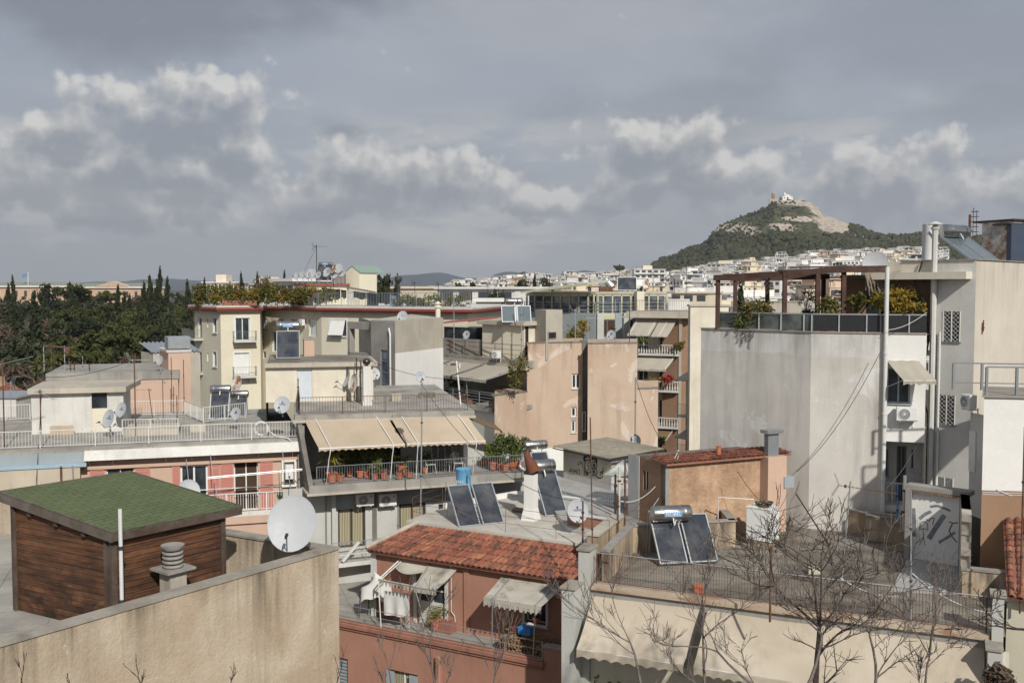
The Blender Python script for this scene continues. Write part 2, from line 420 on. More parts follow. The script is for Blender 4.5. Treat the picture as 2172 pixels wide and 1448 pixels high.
def tilem():
	N = NT('clay barrel tiles'); P = N.pos(); uv = N.n('ShaderNodeUVMap').outputs[0]
	u = N.sep(uv)
	cell = N.n('ShaderNodeCombineXYZ'); N.l(N.math('FLOOR', u[0]), cell.inputs[0]); N.l(N.math('FLOOR', u[1]), cell.inputs[1])
	wn = N.n('ShaderNodeTexWhiteNoise'); N.l(cell.outputs[0], wn.inputs['Vector'])
	cr = N.n('ShaderNodeValToRGB'); e = cr.color_ramp; e.elements[0].color = (.23,.095,.065,1); e.elements[1].color = (.30,.145,.10,1)
	for p, c in ((.3,(.29,.10,.06,1)), (.5,(.19,.075,.055,1)), (.7,(.37,.16,.09,1)), (.8,(.10,.055,.045,1)), (.9,(.29,.11,.07,1))):
		q = e.elements.new(p); q.color = c
	N.l(wn.outputs['Value'], cr.inputs[0])
	sp = N.rng(N.noise(P, 2.6, 7, .7, .4), .49, .60)
	col = N.mix(N.math('MULTIPLY', sp, .75), cr.outputs[0], (.07,.045,.035))
	wh = N.rng(N.noise(P, 5.0, 6, .75, .8), .70, .73)
	col = N.mix(N.math('MULTIPLY', wh, .8), col, (.5,.45,.38))
	fr = N.math('FRACT', u[1]); wl = N.math('MULTIPLY', N.rng(fr, .90, .97), N.rng(N.noise(P, 3, 4), .52, .6))
	col = N.mix(N.math('MULTIPLY', wl, .8), col, (.50,.42,.33))
	N.bump(N.noise(P, 25, 4), .3, .01)
	return N.done(col, .85, 0, .2)
M['tile'] = tilem()
M['mortar'] = plaster('ridge mortar', (.48,.43,.36), (.38,.33,.27), gs=.5, scale=2)
def corrm():
	N = NT('grey cement sheet'); P = N.pos()
	col = N.mix(N.rng(N.noise(P, .7, 6, .7), .35, .65), (.27,.25,.2), (.18,.165,.135))
	col = N.mix(N.rng(N.noise(P, 5, 5), .5, .7, 0, .5), col, (.1,.09,.07))
	return N.done(col, .9, 0, .2)
M['corr'] = corrm()
def joints(m, w, h, ang, amt=.5, col=(.05,.045,.04), ms=.02):
	t = m.node_tree; b = t.nodes['Principled BSDF']; src = b.inputs['Base Color'].links[0].from_socket
	g = t.nodes.new('ShaderNodeNewGeometry'); mp = t.nodes.new('ShaderNodeMapping'); mp.inputs['Rotation'].default_value = (0,0,ang); t.links.new(g.outputs['Position'], mp.inputs[0])
	br = t.nodes.new('ShaderNodeTexBrick'); br.offset = 0; t.links.new(mp.outputs[0], br.inputs['Vector'])
	for k, v in (('Scale',1), ('Mortar Size',ms), ('Mortar Smooth',.4), ('Brick Width',w), ('Row Height',h)): br.inputs[k].default_value = v
	ns = t.nodes.new('ShaderNodeTexNoise'); ns.inputs['Scale'].default_value = .8; t.links.new(g.outputs['Position'], ns.inputs['Vector'])
	mu = t.nodes.new('ShaderNodeMath'); mu.operation = 'MULTIPLY'; t.links.new(br.outputs['Fac'], mu.inputs[0]); t.links.new(ns.outputs['Fac'], mu.inputs[1])
	m2 = t.nodes.new('ShaderNodeMath'); m2.operation = 'MULTIPLY'; m2.inputs[1].default_value = amt*2; t.links.new(mu.outputs[0], m2.inputs[0]); m2.use_clamp = True
	mx = t.nodes.new('ShaderNodeMix'); mx.data_type = 'RGBA'; t.links.new(m2.outputs[0], mx.inputs[0]); t.links.new(src, mx.inputs[6]); mx.inputs[7].default_value = col+(1,); t.links.new(mx.outputs[2], b.inputs['Base Color'])
joints(M['roof_dark'], .9, .9, .38, .55); joints(M['roof_conc'], 1.3, 1.3, -.32, .35); joints(M['roof_light'], 2.6, 1.8, .5, .3, (.2,.17,.13)); joints(M['roof_grey'], 1.6, 1.6, .3, .4)
def set_uv(o, fn):
	me = o.data; uvl = me.uv_layers.new(name='UVMap'); L = ORG.get(o.name, (0,0,0)); k = 0
	for p in me.polygons:
		for li in p.loop_indices:
			co = me.vertices[me.loops[li].vertex_index].co
			uvl.data[li].uv = fn(Vector((co[0]+L[0], co[1]+L[1], co[2]+L[2])), p)
def plane_uv(o, origin, udir, vdir):
	origin = Vector(origin); u = Vector(udir).normalized(); v = Vector(vdir).normalized()
	set_uv(o, lambda c, p: ((c-origin).dot(u), (c-origin).dot(v)))
TXT = {}
def prep_text(words):
	obs = []
	for w in words:
		cu = bpy.data.curves.new('t', 'FONT'); cu.body = w; cu.size = 1; cu.extrude = .012; cu.align_x = 'CENTER'; cu.align_y = 'CENTER'
		ob = bpy.data.objects.new('t', cu); COL.objects.link(ob); obs.append((w, ob, cu))
	dg = bpy.context.evaluated_depsgraph_get()
	for w, ob, cu in obs:
		me = bpy.data.meshes.new_from_object(ob.evaluated_get(dg))
		mb = MB(); mb.v = [tuple(v.co) for v in me.vertices]; mb.f = [tuple(p.vertices) for p in me.polygons]; mb.m = [0]*len(mb.f)
		TXT[w] = mb; bpy.data.objects.remove(ob); bpy.data.curves.remove(cu); bpy.data.meshes.remove(me)
prep_text(['nova', 'NOBEL', 'DURABLE', 'DUR', 'ABLE', 'A', 'BLE', 'COSMOTE', 'CARRIER', 'JAN', 'OTE', 'GRIM', 'SJA'])
def txt(mb, w, size, o, xd, yd, sx=1.0, thick=1.0):
	x = Vector(xd).normalized(); y = Vector(yd).normalized(); z = x.cross(y)
	Mx = Matrix((( x[0]*size*sx, y[0]*size, z[0]*size*thick, o[0]), (x[1]*size*sx, y[1]*size, z[1]*size*thick, o[1]), (x[2]*size*sx, y[2]*size, z[2]*size*thick, o[2]), (0,0,0,1)))
	mb.add(TXT[w], Mx)
class Face:
	"""vertical plane from a to b (left to right seen from outside)"""
	def __init__(s, a, b):
		s.a = Vector((a[0], a[1], 0)); s.b = Vector((b[0], b[1], 0)); d = s.b - s.a
		s.len = d.length; s.d = d.normalized(); s.n = Vector((s.d.y, -s.d.x, 0)); s.ang = atan2(s.d.y, s.d.x)
	def pt(s, t, z, o=0.0):
		p = s.a + s.d*t + s.n*o; return Vector((p.x, p.y, z))
	def hit(s, px, py, off=0.0):
		r = Vector(ray(px, py)); a = s.a + s.n*off
		k = a.dot(s.n) / r.dot(s.n); p = r*k
		return ((p-a).dot(s.d), p.z)
	def box(s, x0, y0, x1, y1, off=0.0):
		s0 = s.hit(x0, (y0+y1)/2, off)[0]; s1 = s.hit(x1, (y0+y1)/2, off)[0]
		zt = s.hit((x0+x1)/2, y0, off)[1]; zb = s.hit((x0+x1)/2, y1, off)[1]
		return (s0, s1, zb, zt)
	def slab(s, mb, s0, s1, z0, z1, o0, o1, m=None):
		P = [s.pt(s0,z0,o1), s.pt(s1,z0,o1), s.pt(s1,z0,o0), s.pt(s0,z0,o0), s.pt(s0,z1,o1), s.pt(s1,z1,o1), s.pt(s1,z1,o0), s.pt(s0,z1,o0)]
		mb.hexa(P, m)
	def wall(s, mb, s0, s1, z0, z1, ops, depth=.14, m=None):
		ops = [(max(a, s0), min(b, s1), max(c, z0), min(d, z1)) for (a, b, c, d) in ops if b > s0 and a < s1 and d > z0 and c < z1]
		S = sorted(set([s0, s1] + [q for o in ops for q in o[:2]])); Z = sorted(set([z0, z1] + [q for o in ops for q in o[2:]]))
		for i in range(len(S)-1):
			for j in range(len(Z)-1):
				cs, cz = (S[i]+S[i+1])/2, (Z[j]+Z[j+1])/2
				if any(o[0] < cs < o[1] and o[2] < cz < o[3] for o in ops): continue
				mb.quad(s.pt(S[i],Z[j]), s.pt(S[i+1],Z[j]), s.pt(S[i+1],Z[j+1]), s.pt(S[i],Z[j+1]), m)
		for (a, b, c, d) in ops:
			q = -depth
			mb.quad(s.pt(a,c), s.pt(a,c,q), s.pt(b,c,q), s.pt(b,c), m); mb.quad(s.pt(a,d), s.pt(b,d), s.pt(b,d,q), s.pt(a,d,q), m)
			mb.quad(s.pt(a,c), s.pt(a,d), s.pt(a,d,q), s.pt(a,c,q), m); mb.quad(s.pt(b,c), s.pt(b,c,q), s.pt(b,d,q), s.pt(b,d), m)
def window(root, F, bx, ops, frame='white_paint', glass='glass', nx=2, nz=1, depth=.14, fw=.05, sill=None, name='window', surround=None, label=None, dark=False):
	"""bx=(s0,s1,z0,z1) on face F; adds the opening to ops and the window as a part with its pane"""
	a, b, c, d = bx; ops.append(bx); q = -depth
	f = MB()
	F.slab(f, a, b, c, c+fw, q, q+.05); F.slab(f, a, b, d-fw, d, q, q+.05)
	for i in range(nx+1):
		x = a + (b-a)*i/nx; w0 = x if i == 0 else (x-fw if i == nx else x-fw/2)
		F.slab(f, w0, w0+fw, c+fw, d-fw, q, q+.05)
	for j in range(1, nz):
		z = c + (d-c)*j/nz
		for i in range(nx):
			F.slab(f, a+(b-a)*i/nx+fw, a+(b-a)*(i+1)/nx-fw/2, z-fw/2, z+fw/2, q, q+.045)
	if surround:
		w = surround
		F.slab(f, a-w, b+w, d, d+w, 0.0, .03); F.slab(f, a-w, a, c, d, 0.0, .03); F.slab(f, b, b+w, c, d, 0.0, .03)
	if sill: F.slab(f, a-.06, b+.06, c-.05, c, -depth, sill)
	o = f.build(name, M[frame], root)
	g = MB(); F.slab(g, a, b, c, d, q-.02, q+.015); g.build('pane', M[glass], o)
	if label: o['label'] = label
	return o
def wbox(F, x0, y0, x1, y1, off=0): return F.box(x0, y0, x1, y1, off)
def shell(root, pts, z0, z1, mat, ops=None, roof='roof_conc', parapet=0, pw=.2, depth=.14, name='wall', coping=None, roofname='roof'):
	"""pts ccw; ops {edge index: [openings]}"""
	ops = ops or {}; mb = MB(); k = len(pts)
	for i in range(k):
		F = Face(pts[i], pts[(i+1) % k]); F.wall(mb, 0, F.len, z0, z1, ops.get(i, []), depth)
	w = mb.build(name, M[mat] if isinstance(mat, str) else mat, root)
	r = MB()
	zr = z1 - parapet if parapet else z1
	if parapet:
		cx = sum(p[0] for p in pts)/k; cy = sum(p[1] for p in pts)/k
		inn = inset(pts, pw)
		pm = MB()
		for i in range(k):
			j = (i+1) % k
			pm.quad((inn[j][0],inn[j][1],zr), (inn[i][0],inn[i][1],zr), (inn[i][0],inn[i][1],z1), (inn[j][0],inn[j][1],z1))
			o1 = inset(pts, -.03); i1 = inset(pts, pw+.03)
			pm.hexa([(o1[i][0],o1[i][1],z1+.002), (o1[j][0],o1[j][1],z1+.002), (i1[j][0],i1[j][1],z1+.002), (i1[i][0],i1[i][1],z1+.002),
					 (o1[i][0],o1[i][1],z1+.05), (o1[j][0],o1[j][1],z1+.05), (i1[j][0],i1[j][1],z1+.05), (i1[i][0],i1[i][1],z1+.05)], 1)
		pm.build('parapet', [M[mat] if isinstance(mat, str) else mat, M[coping or 'coping']], root)
		r.ngon([(p[0], p[1], zr) for p in inn])
	else: r.ngon([(p[0], p[1], zr) for p in pts])
	r.build(roofname, M[roof], root)
	return w
def inset(pts, d):
	k = len(pts); out = []
	for i in range(k):
		p0, p1, p2 = Vector(pts[i-1][:2]), Vector(pts[i][:2]), Vector(pts[(i+1) % k][:2])
		a = (p1-p0).normalized(); b = (p2-p1).normalized()
		na, nb = Vector((-a.y, a.x)), Vector((-b.y, b.x)); den = 1 + na.dot(nb)
		q = p1 + (na+nb)*(d/max(den, .2)); out.append((q.x, q.y))
	return out
def railing(parent, pts, h, mat='white_metal', gap=.12, bar=.012, rail=.02, mids=(), post=1.5, bars=True, bottom=.08, name='railing', posts=True, top=None):
	"""pts: base points in 3-D"""
	mb = MB(); pm = MB(); pl = []
	up = Vector((0,0,h))
	for i in range(len(pts)-1):
		a, b = Vector(pts[i]), Vector(pts[i+1]); L = (b-a).length; d = (b-a)
		mb.bar(a+up, b+up, rail*1.6, rail*1.2)
		if bars: mb.bar(a+Vector((0,0,bottom)), b+Vector((0,0,bottom)), rail, rail)
		for mz in mids: mb.bar(a+Vector((0,0,mz)), b+Vector((0,0,mz)), rail, rail)
		if bars:
			n = max(2, int(L/gap))
			for j in range(1, n):
				p = a + d*(j/n); mb.bar(p+Vector((0,0,bottom)), p+up, bar)
		n = max(1, round(L/post))
		for j in range(n+1):
			if j == n and i < len(pts)-2: continue
			pl.append(a + d*(j/n))
	o = mb.build(name, M[mat], parent)
	if posts:
		for p in pl:
			q = MB(); q.bar(p-Vector((0,0,.05)), p+up, rail*1.7); q.build('post', M[mat], o)
	return o
def awning(parent, A0, A1, B0, B1, mat, val=.22, scal=.0, arms=(0.12,.88), armmat='white_paint', sag=.05, nsc=None, feet=None, name='awning', above=True):
	"""canvas from top line A0-A1 to outer line B0-B1 with a valance; arms and roller as sub-parts"""
	A0, A1, B0, B1 = map(Vector, (A0, A1, B0, B1)); mb = MB()
	up = (A1-A0).cross(B0-A0).normalized()
	if up.z < 0: up = -up
	def f(u, v):
		p = A0.lerp(A1, u).lerp(B0.lerp(B1, u), v)
		return p - up*sag*4*v*(1-v)*(.9+.1*cos(2*pi*u*2)) + up*.006*sin(u*17+v*3)
	mb.grid(24, 10, f); mb.grid(24, 10, lambda u, v: Vector(f(1-u, v)) - up*.012)
	n = nsc or max(4, int((B1-B0).length/.28)); K = n*6
	def g(u, v):
		p = B0.lerp(B1, u); z = val - (scal*abs(sin(pi*u*n)) if scal else 0)
		return Vector(f(u, 1)) + Vector((0,0,-1))*v*z + Vector((0, -.015*sin(u*40)*v, 0))
	if val: mb.grid(K, 2, g)
	o = mb.build(name, mat if not isinstance(mat, str) else M[mat], parent, smooth=True)
	q = MB(); q.tube([B0-up*.03, B1-up*.03], .025); q.build('front_bar', M[armmat], o)
	q = MB(); q.tube([A0-up*.04, A1-up*.04], .04); q.build('roller', M[armmat], o)
	for i, t in enumerate(arms):
		s = up*(.03 if above else -.05); a = A0.lerp(A1, t)+s; b = B0.lerp(B1, t)+s
		q = MB(); q.tube([a, b, b-up*.05], .022)
		if feet is not None:
			ft = Vector(feet[i]); q.tube([b, b+Vector((0,0,-.25))*1 + (ft-b)*.12*Vector((1,1,0)).length*0, b.lerp(ft, .35)+Vector((0,0,0)), ft], .022)
		q.build('arm', M[armmat], o)
	return o
# ================================================================ props
RND = random.Random(7)
def dish(px, py, Y, r, label, az=-75, el=22, logo=None, mast=None, mat='dish', name='satellite_dish', group=None, lean=0, oval=1.1, arm=True):
	c = PY(px, py, Y); az = R(az); e = R(el)
	n = Vector((cos(az)*cos(e), sin(az)*cos(e), sin(e))); x = Vector((-sin(az), cos(az), 0)); y = n.cross(x)
	if lean: x, y = x*cos(R(lean))+y*sin(R(lean)), y*cos(R(lean))-x*sin(R(lean))
	h = mast if mast is not None else r*1.15
	base = c - n*.12*r - Vector((0,0,h)) - Vector((n.x, n.y, 0))*.05
	t = thing(name, label, 'satellite dish', tuple(base), group)
	mb = MB()
	def P(a, rr, off): return c + x*cos(a)*rr*r + y*sin(a)*rr*r*oval - n*(.16*r*(1-rr*rr)) + n*off
	K = 28; rings = (0, .3, .55, .78, .93, 1)
	for off, flip in ((0, False), (-.015, True)):
		b = len(mb.v)
		for rr in rings:
			for k in range(K): mb.v.append(tuple(P(2*pi*k/K, rr, off)))
		for i in range(len(rings)-1):
			for k in range(K):
				q = (b+i*K+k, b+i*K+(k+1) % K, b+(i+1)*K+(k+1) % K, b+(i+1)*K+k)
				mb.f.append(q if flip else q[::-1]); mb.m.append(0)
	d = mb.build('reflector', M[mat], t, smooth=True)
	q = MB(); q.tube([P(2*pi*k/K, 1, 0) for k in range(K+1)], .008*max(1, r*2), 5, cap=False); q.build('rim', M['dish'], d)
	if arm:
		f = c + n*r*1.0 - y*r*.62; q = MB(); q.tube([c - y*r*oval*1.0 - n*.02, f], .014, 6); q.build('arm', M['grey_metal'], t)
		q = MB(); dn = (c-f).normalized(); q.tube([f-dn*.05, f+dn*.05], .035, 8); q.tube([f-dn*.05, f-dn*.13], .02, 6); q.build('receiver', M['dark_metal'], t)
	q = MB(); back = c - n*(.16*r+.03)
	q.tube([base, Vector((base.x, base.y, back.z-.05)), back], .024, 8); q.bar(back-y*.18*r, back+y*.18*r, .08*r+.02, .03)
	q.build('mast', M['galv'], t)
	if logo:
		lm = MB(); o = c + n*.006 - n*.10*r
		if logo == 'nova':
			txt(lm, 'nova', r*.42, o + y*r*.12, x, y, thick=.02/r*.2)
			for k in (-1, 0, 1):
				a = o + y*r*(.36 if k else .4) + x*k*r*.09
				lm.tube([o+y*r*.30+n*.004, a+n*.004+y*r*.05], r*.022, 5)
			lm.tube([o+y*r*.3+n*.004+x*r*.1*cos(q*.7)+y*r*.05*sin(q*.7) for q in range(10)], r*.012, 4)
			lm.build('lettering', M['logo'], d)
		elif logo == 'ring':
			lm.tube([o+n*.004+y*r*.3+(x*cos(q*.52)+y*sin(q*.52))*r*.13 for q in range(13)], r*.045, 6)
			txt(lm, 'COSMOTE', r*.17, o + y*r*.06, x, y, thick=.02)
			lm.build('lettering', M['logo_dark'], d)
		elif logo == 'OTE':
			txt(lm, 'OTE', r*.36, o + y*r*.3, x, y, thick=.02); lm.build('lettering', M['logo_blue'], d)
		elif logo == 'small':
			txt(lm, 'nova', r*.3, o + y*r*.3, x, y, thick=.02); lm.build('lettering', M['logo'], d)
	return t
def pole(p, h, r, mat, label, name='metal_pole', cat='pole', lean=(0,0), clamps=True, top=True):
	t = thing(name, label, cat, tuple(p)); p = Vector(p); q = MB()
	pts = [p + Vector((lean[0]*k/5, lean[1]*k/5, h*k/5)) for k in range(6)]
	q.tube(pts, r, 8); q.build('shaft', M[mat], t)
	if clamps:
		for k in range(2):
			c = pts[0].lerp(pts[5], .3+.4*k); q = MB(); q.tube([c, c+Vector((0,0,.06))], r*1.7, 8); q.build('clamp', M['dark_metal'], t)
	return t
def yagi(p, h, az, L, n, label, mat='rust', tilt=0, elw=.5, refl='v', r=.016, boomz=None, dipole=True, lean=(0,0), dirs=1, bmat='galv', zig=False):
	"""TV antenna on a mast: p base point"""
	t = thing('tv_antenna', label, 'antenna', tuple(p)); p = Vector(p); q = MB()
	top = p + Vector((lean[0], lean[1], h)); q.tube([p, p.lerp(top, .5), top], r, 7)
	q.build('mast', M[mat], t)
	a = R(az); d = Vector((cos(a)*cos(R(tilt)), sin(a)*cos(R(tilt)), sin(R(tilt)))); s = Vector((-sin(a), cos(a), 0)); u = d.cross(s)*-1
	c = p.lerp(top, (boomz or h*.95)/h) ; st = c - d*L*.2; q = MB()
	q.tube([st, st+d*L], .012, 6)
	for k in range(n):
		e = st + d*(L*(.18+.8*k/max(1, n-1))); w = elw*(1-.4*k/n)
		if zig: q.tube([e-s*w/2+u*.03, e+s*w/2-u*.03], .006, 4)
		else: q.tube([e-s*w/2, e+s*w/2], .006, 4)
	q.build('boom', M[bmat], t)
	if refl == 'v':
		q = MB()
		for sg in (1, -1):
			for k in range(5):
				b = st + d*(-.05*k*.6) + u*sg*(.06+.07*k)
				q.tube([b-s*elw*.55, b+s*elw*.55], .006, 4)
			for w in (-.4, .4): q.tube([st+s*elw*w, st+s*elw*w+d*-.17+u*sg*.36], .006, 4)
		q.build('reflector', M[bmat], t)
	if dipole:
		e = st + d*L*.12; q = MB()
		q.tube([e-s*elw*.4+u*.03, e+s*elw*.4+u*.03, e+s*elw*.4-u*.03, e-s*elw*.4-u*.03, e-s*elw*.4+u*.03], .008, 4)
		q.bar(e-u*.05, e+u*.05, .06, .05); q.build('dipole', M[bmat], t)
	return t
def solar(px, py, Y, label, az=-70, panels=2, pw=1.0, pl=1.9, tilt=44, tank=True, word=None, tl=1.35, tr=.29, pane='solar', gap=.12, back=.12, tz=.28, name='solar_water_heater', side=False, tx=0, hose=None, rust=False):
	"""px,py = where the middle of the lower front edge is seen"""
	b = PY(px, py, Y); t = thing(name, label, 'solar heater', tuple(b)); a = R(az)
	f = Vector((cos(a), sin(a), 0)); x = Vector((-f.y, f.x, 0)); bk = -f; T = R(tilt)
	up = bk*cos(T) + Vector((0,0,1))*sin(T); nn = x.cross(up)
	tot = panels*pw + (panels-1)*gap
	for k in range(panels):
		x0 = -tot/2 + k*(pw+gap); o = b + x*x0
		q = MB(); w = .045
		for (u0, u1, v0, v1) in ((0,w,0,pl), (pw-w,pw,0,pl), (w,pw-w,0,w), (w,pw-w,pl-w,pl)):
			q.hexa([o+x*u0+up*v0-nn*.06, o+x*u1+up*v0-nn*.06, o+x*u1+up*v1-nn*.06, o+x*u0+up*v1-nn*.06,
					o+x*u0+up*v0+nn*.03, o+x*u1+up*v0+nn*.03, o+x*u1+up*v1+nn*.03, o+x*u0+up*v1+nn*.03])
		q.hexa([o+x*.02+up*.02-nn*.055, o+x*(pw-.02)+up*.02-nn*.055, o+x*(pw-.02)+up*(pl-.02)-nn*.055, o+x*.02+up*(pl-.02)-nn*.055,
				o+x*.02+up*.02+nn*.0, o+x*(pw-.02)+up*.02+nn*.0, o+x*(pw-.02)+up*(pl-.02)+nn*.0, o+x*.02+up*(pl-.02)+nn*.0])
		fr = q.build('panel', M['alu'], t)
		q = MB(); q.quad(o+x*w+up*w+nn*.012, o+x*(pw-w)+up*w+nn*.012, o+x*(pw-w)+up*(pl-w)+nn*.012, o+x*w+up*(pl-w)+nn*.012)
		g = q.build('pane', M[pane], fr); plane_uv(g, o, x, up)
	hh = pl*sin(T); dd = pl*cos(T); H0 = b.z-.25
	for s in (-tot/2+.08, tot/2-.08):
		o = b + x*s; q = MB()
		q.tube([o-nn*.08, o+up*pl-nn*.08], .018, 5); q.tube([o+up*pl-nn*.08, o+bk*(dd+.25)+Vector((0,0,-.1))], .018, 5)
		q.tube([o+bk*(dd+.25)-Vector((0,0,.1)), o-nn*.08], .018, 5)
		q.tube([o+bk*(dd+.55)-Vector((0,0,.1)), o+bk*(dd+.35)+Vector((0,0,hh+.1))], .018, 5)
		q.build('stand', M['galv'], t)
	if tank:
		c = b + bk*(dd+back+tr) + Vector((0,0,hh+tz)) + x*tx
		q = MB(); prof = [(0,-tl/2-.05), (tr*.6,-tl/2-.04), (tr*.93,-tl/2-.01), (tr,-tl/2+.03), (tr,tl/2-.03), (tr*.93,tl/2+.01), (tr*.6,tl/2+.04), (0,tl/2+.05)]
		q.lathe(c, prof, 28, axis=x); k = q.build('tank', M['steel'], t, smooth=True)
		q = MB()
		for s in (-tl*.33, tl*.33): q = MB(); q.lathe(c+x*s, [(tr+.004,-.02), (tr+.012,-.018), (tr+.012,.018), (tr+.004,.02)], 28, axis=x); q.build('band', M['steel'], k)
		if rust:
			q = MB(); q.lathe(c+x*tl*.18, [(tr+.003,-.05), (tr+.006,-.04), (tr+.006,.04), (tr+.003,.05)], 28, axis=x); q.build('rust_band', M['rust'], k)
		q = MB(); q.tube([c+f*tr*.9-Vector((0,0,tr*.4)), c+f*(tr+.12)-Vector((0,0,tr+.05)), b+up*pl+nn*.05], .025, 7); q.build('pipe', M['pvc'], t)
		if word:
			lab = MB(); K = 8; w2 = {'NOBEL':.42, 'DURABLE':.5}.get(word, .42)*tl*.9; h2 = .26
			th0 = R(2); z = Vector((0,0,1))
			def cyl(u, v, off=.008):
				th = th0 + v/tr; return c + x*u + (f*cos(th)+z*sin(th))*(tr+off)
			if word == 'NOBEL':
				lab.grid(10, 4, lambda u, v: cyl(-w2*.62+w2*1.24*u, -h2*.32+h2*.75*v, .005)); lab.build('label', M['logo_blue'], k)
			wv = TXT[word]; xs = [p[0] for p in wv.v]; ys = [p[1] for p in wv.v]; W = max(xs)-min(xs); Hh = max(ys)-min(ys)
			l2 = MB(); l2.f = list(wv.f); l2.m = list(wv.m); l2.v = [tuple(cyl(p[0]/W*w2*1.1, p[1]/Hh*h2*.6+.01, .012+ (0.002 if p[2] > 0 else 0))) for p in wv.v]
			l2.build('lettering', M['logo_white' if word == 'NOBEL' else 'logo'], k)
	return t
def ac_unit(F, s, z, label, w=.8, h=.55, d=.3, o=.12, logo=False, group=None):
	c = F.pt(s, z, o); t = thing('air_conditioner', label, 'air conditioner', tuple(c), group)
	q = MB(); F.slab(q, s-w/2, s+w/2, z, z+h, o, o+d); q.build('casing', M['white_paint'], t, bevel=.02)
	fc = F.pt(s-w*.12, z+h/2, o+d+.006); q = MB()
	q.lathe(fc, [(h*.42,-.004), (h*.42,.012), (h*.38,.012), (h*.38,-.004)], 24, axis=F.n); 
	g = q.build('fan_ring', M['white_paint'], t)
	q = MB(); q.lathe(fc, [(0,.0), (h*.38,.0)], 24, axis=F.n)
	q.build('fan_disc', M['grey_metal'], t); q = MB()
	for k in range(5): q.lathe(fc, [(h*(.08+.07*k),.004), (h*(.085+.07*k),.01), (h*(.09+.07*k),.004)], 20, axis=F.n)
	for k in range(16):
		a = 2*pi*k/16; u = F.d*cos(a)+Vector((0,0,sin(a))); q.tube([fc+u*h*.06+F.n*.008, fc+u*h*.38+F.n*.008], .004, 3)
	q.lathe(fc, [(0,.012), (h*.07,.012), (h*.07,0)], 12, axis=F.n)
	q.build('fan_grille', M['white_paint'], g)
	q = MB()
	for sg in (-1, 1): q.bar(F.pt(s+sg*w*.32, z-.02, 0), F.pt(s+sg*w*.32, z-.02, o+d), .04, .03); q.bar(F.pt(s+sg*w*.32, z-.3, .015), F.pt(s+sg*w*.32, z+.05, .015), .04, .03)
	q.build('bracket', M['white_metal'], t)
	if logo:
		q = MB(); p = F.pt(s+w*.34, z+h*.78, o+d+.004); q.lathe(p, [(0,.006), (.05,.006), (.05,0)], 14, axis=F.n)
		b = q.build('badge', M['logo_blue'], t); q = MB(); txt(q, 'CARRIER', .035, p+F.n*.008, F.d, (0,0,1), thick=.05); q.build('lettering', M['logo_white'], b)
	return t
def leaves(mb, c, rad, n, size, rnd, clumps=14, asp=1.6, spread=.42, m=None, hollow=.35, up=0):
	c = Vector(c); rx, ry, rz = rad if isinstance(rad, (tuple, list)) else (rad,)*3
	cs = []
	for i in range(clumps):
		while True:
			v = Vector((rnd.uniform(-1,1), rnd.uniform(-1,1), rnd.uniform(-1,1)))
			if hollow < v.length < 1: break
		cs.append((v, rnd.uniform(.5, 1.15)))
	for i in range(n):
		v, k = cs[rnd.randrange(clumps)]
		g = Vector((rnd.gauss(0,1), rnd.gauss(0,1), rnd.gauss(0,1)))*spread*.5*k
		p = v*.78 + g
		p = c + Vector((p.x*rx, p.y*ry, p.z*rz))
		a = Vector((rnd.gauss(0,1), rnd.gauss(0,1), rnd.gauss(0,1)+up)).normalized(); b = a.orthogonal().normalized()
		th = rnd.uniform(0, 6.28); b = (b*cos(th) + a.cross(b)*sin(th))
		s = size*rnd.uniform(.6, 1.35); a = a*s*asp*.5; b = b*s*.5
		mb.quad(p-a, p+b*.9, p+a, p-b*.9, m)
def branch_tree(mb, p, d, L, r, depth, rnd, upb=.25, bend=.35, n0=6, seg=5, split=(2,3), spread=.6, rmin=.006, twigs=True):
	pts = [Vector(p)]; d = Vector(d).normalized(); rr = [r]; dirs = []
	w = Vector((rnd.gauss(0,1), rnd.gauss(0,1), rnd.gauss(0,.4)))*bend
	for k in range(seg):
		d = (d + w*.16 + Vector((rnd.gauss(0,1), rnd.gauss(0,1), rnd.gauss(0,1)))*.07 + Vector((0,0,upb*.3))).normalized()
		pts.append(pts[-1] + d*L/seg); rr.append(max(rmin, r*(1-.45*(k+1)/seg))); dirs.append(d)
	if depth == 0: rr[-1] = rmin*.7
	mb.tube(pts, rr, n0 if r > .05 else (5 if r > .02 else 4), cap=False)
	if depth == 0: return
	nb = rnd.randint(*split)
	for k in range(nb):
		dd = (dirs[-1] + Vector((rnd.gauss(0,1), rnd.gauss(0,1), rnd.gauss(0,.5)))*spread).normalized()
		branch_tree(mb, pts[-1], dd, L*rnd.uniform(.55,.85), rr[-1]*rnd.uniform(.65,.9), depth-1, rnd, upb, bend, n0, seg, split, spread, rmin)
	for k in range(rnd.randint(1, 3)):
		i = rnd.randint(1, seg-1)
		dd = (dirs[i] + Vector((rnd.gauss(0,1), rnd.gauss(0,1), rnd.gauss(0,.5)))*spread*1.2).normalized()
		branch_tree(mb, pts[i], dd, L*rnd.uniform(.35,.7), rr[i]*rnd.uniform(.4,.6), max(0, depth-1-rnd.randint(0,1)), rnd, upb, bend, n0, seg, split, spread, rmin)
def pot(mb, c, r, h, m=0, ms=1):
	mb.lathe(c, [(r*.68,0), (r*.95,h*.82), (r*1.08,h*.82), (r*1.08,h), (r*.9,h), (r*.88,h*.88), (0,h*.88)], 16, m=m)
PLANTS = {}
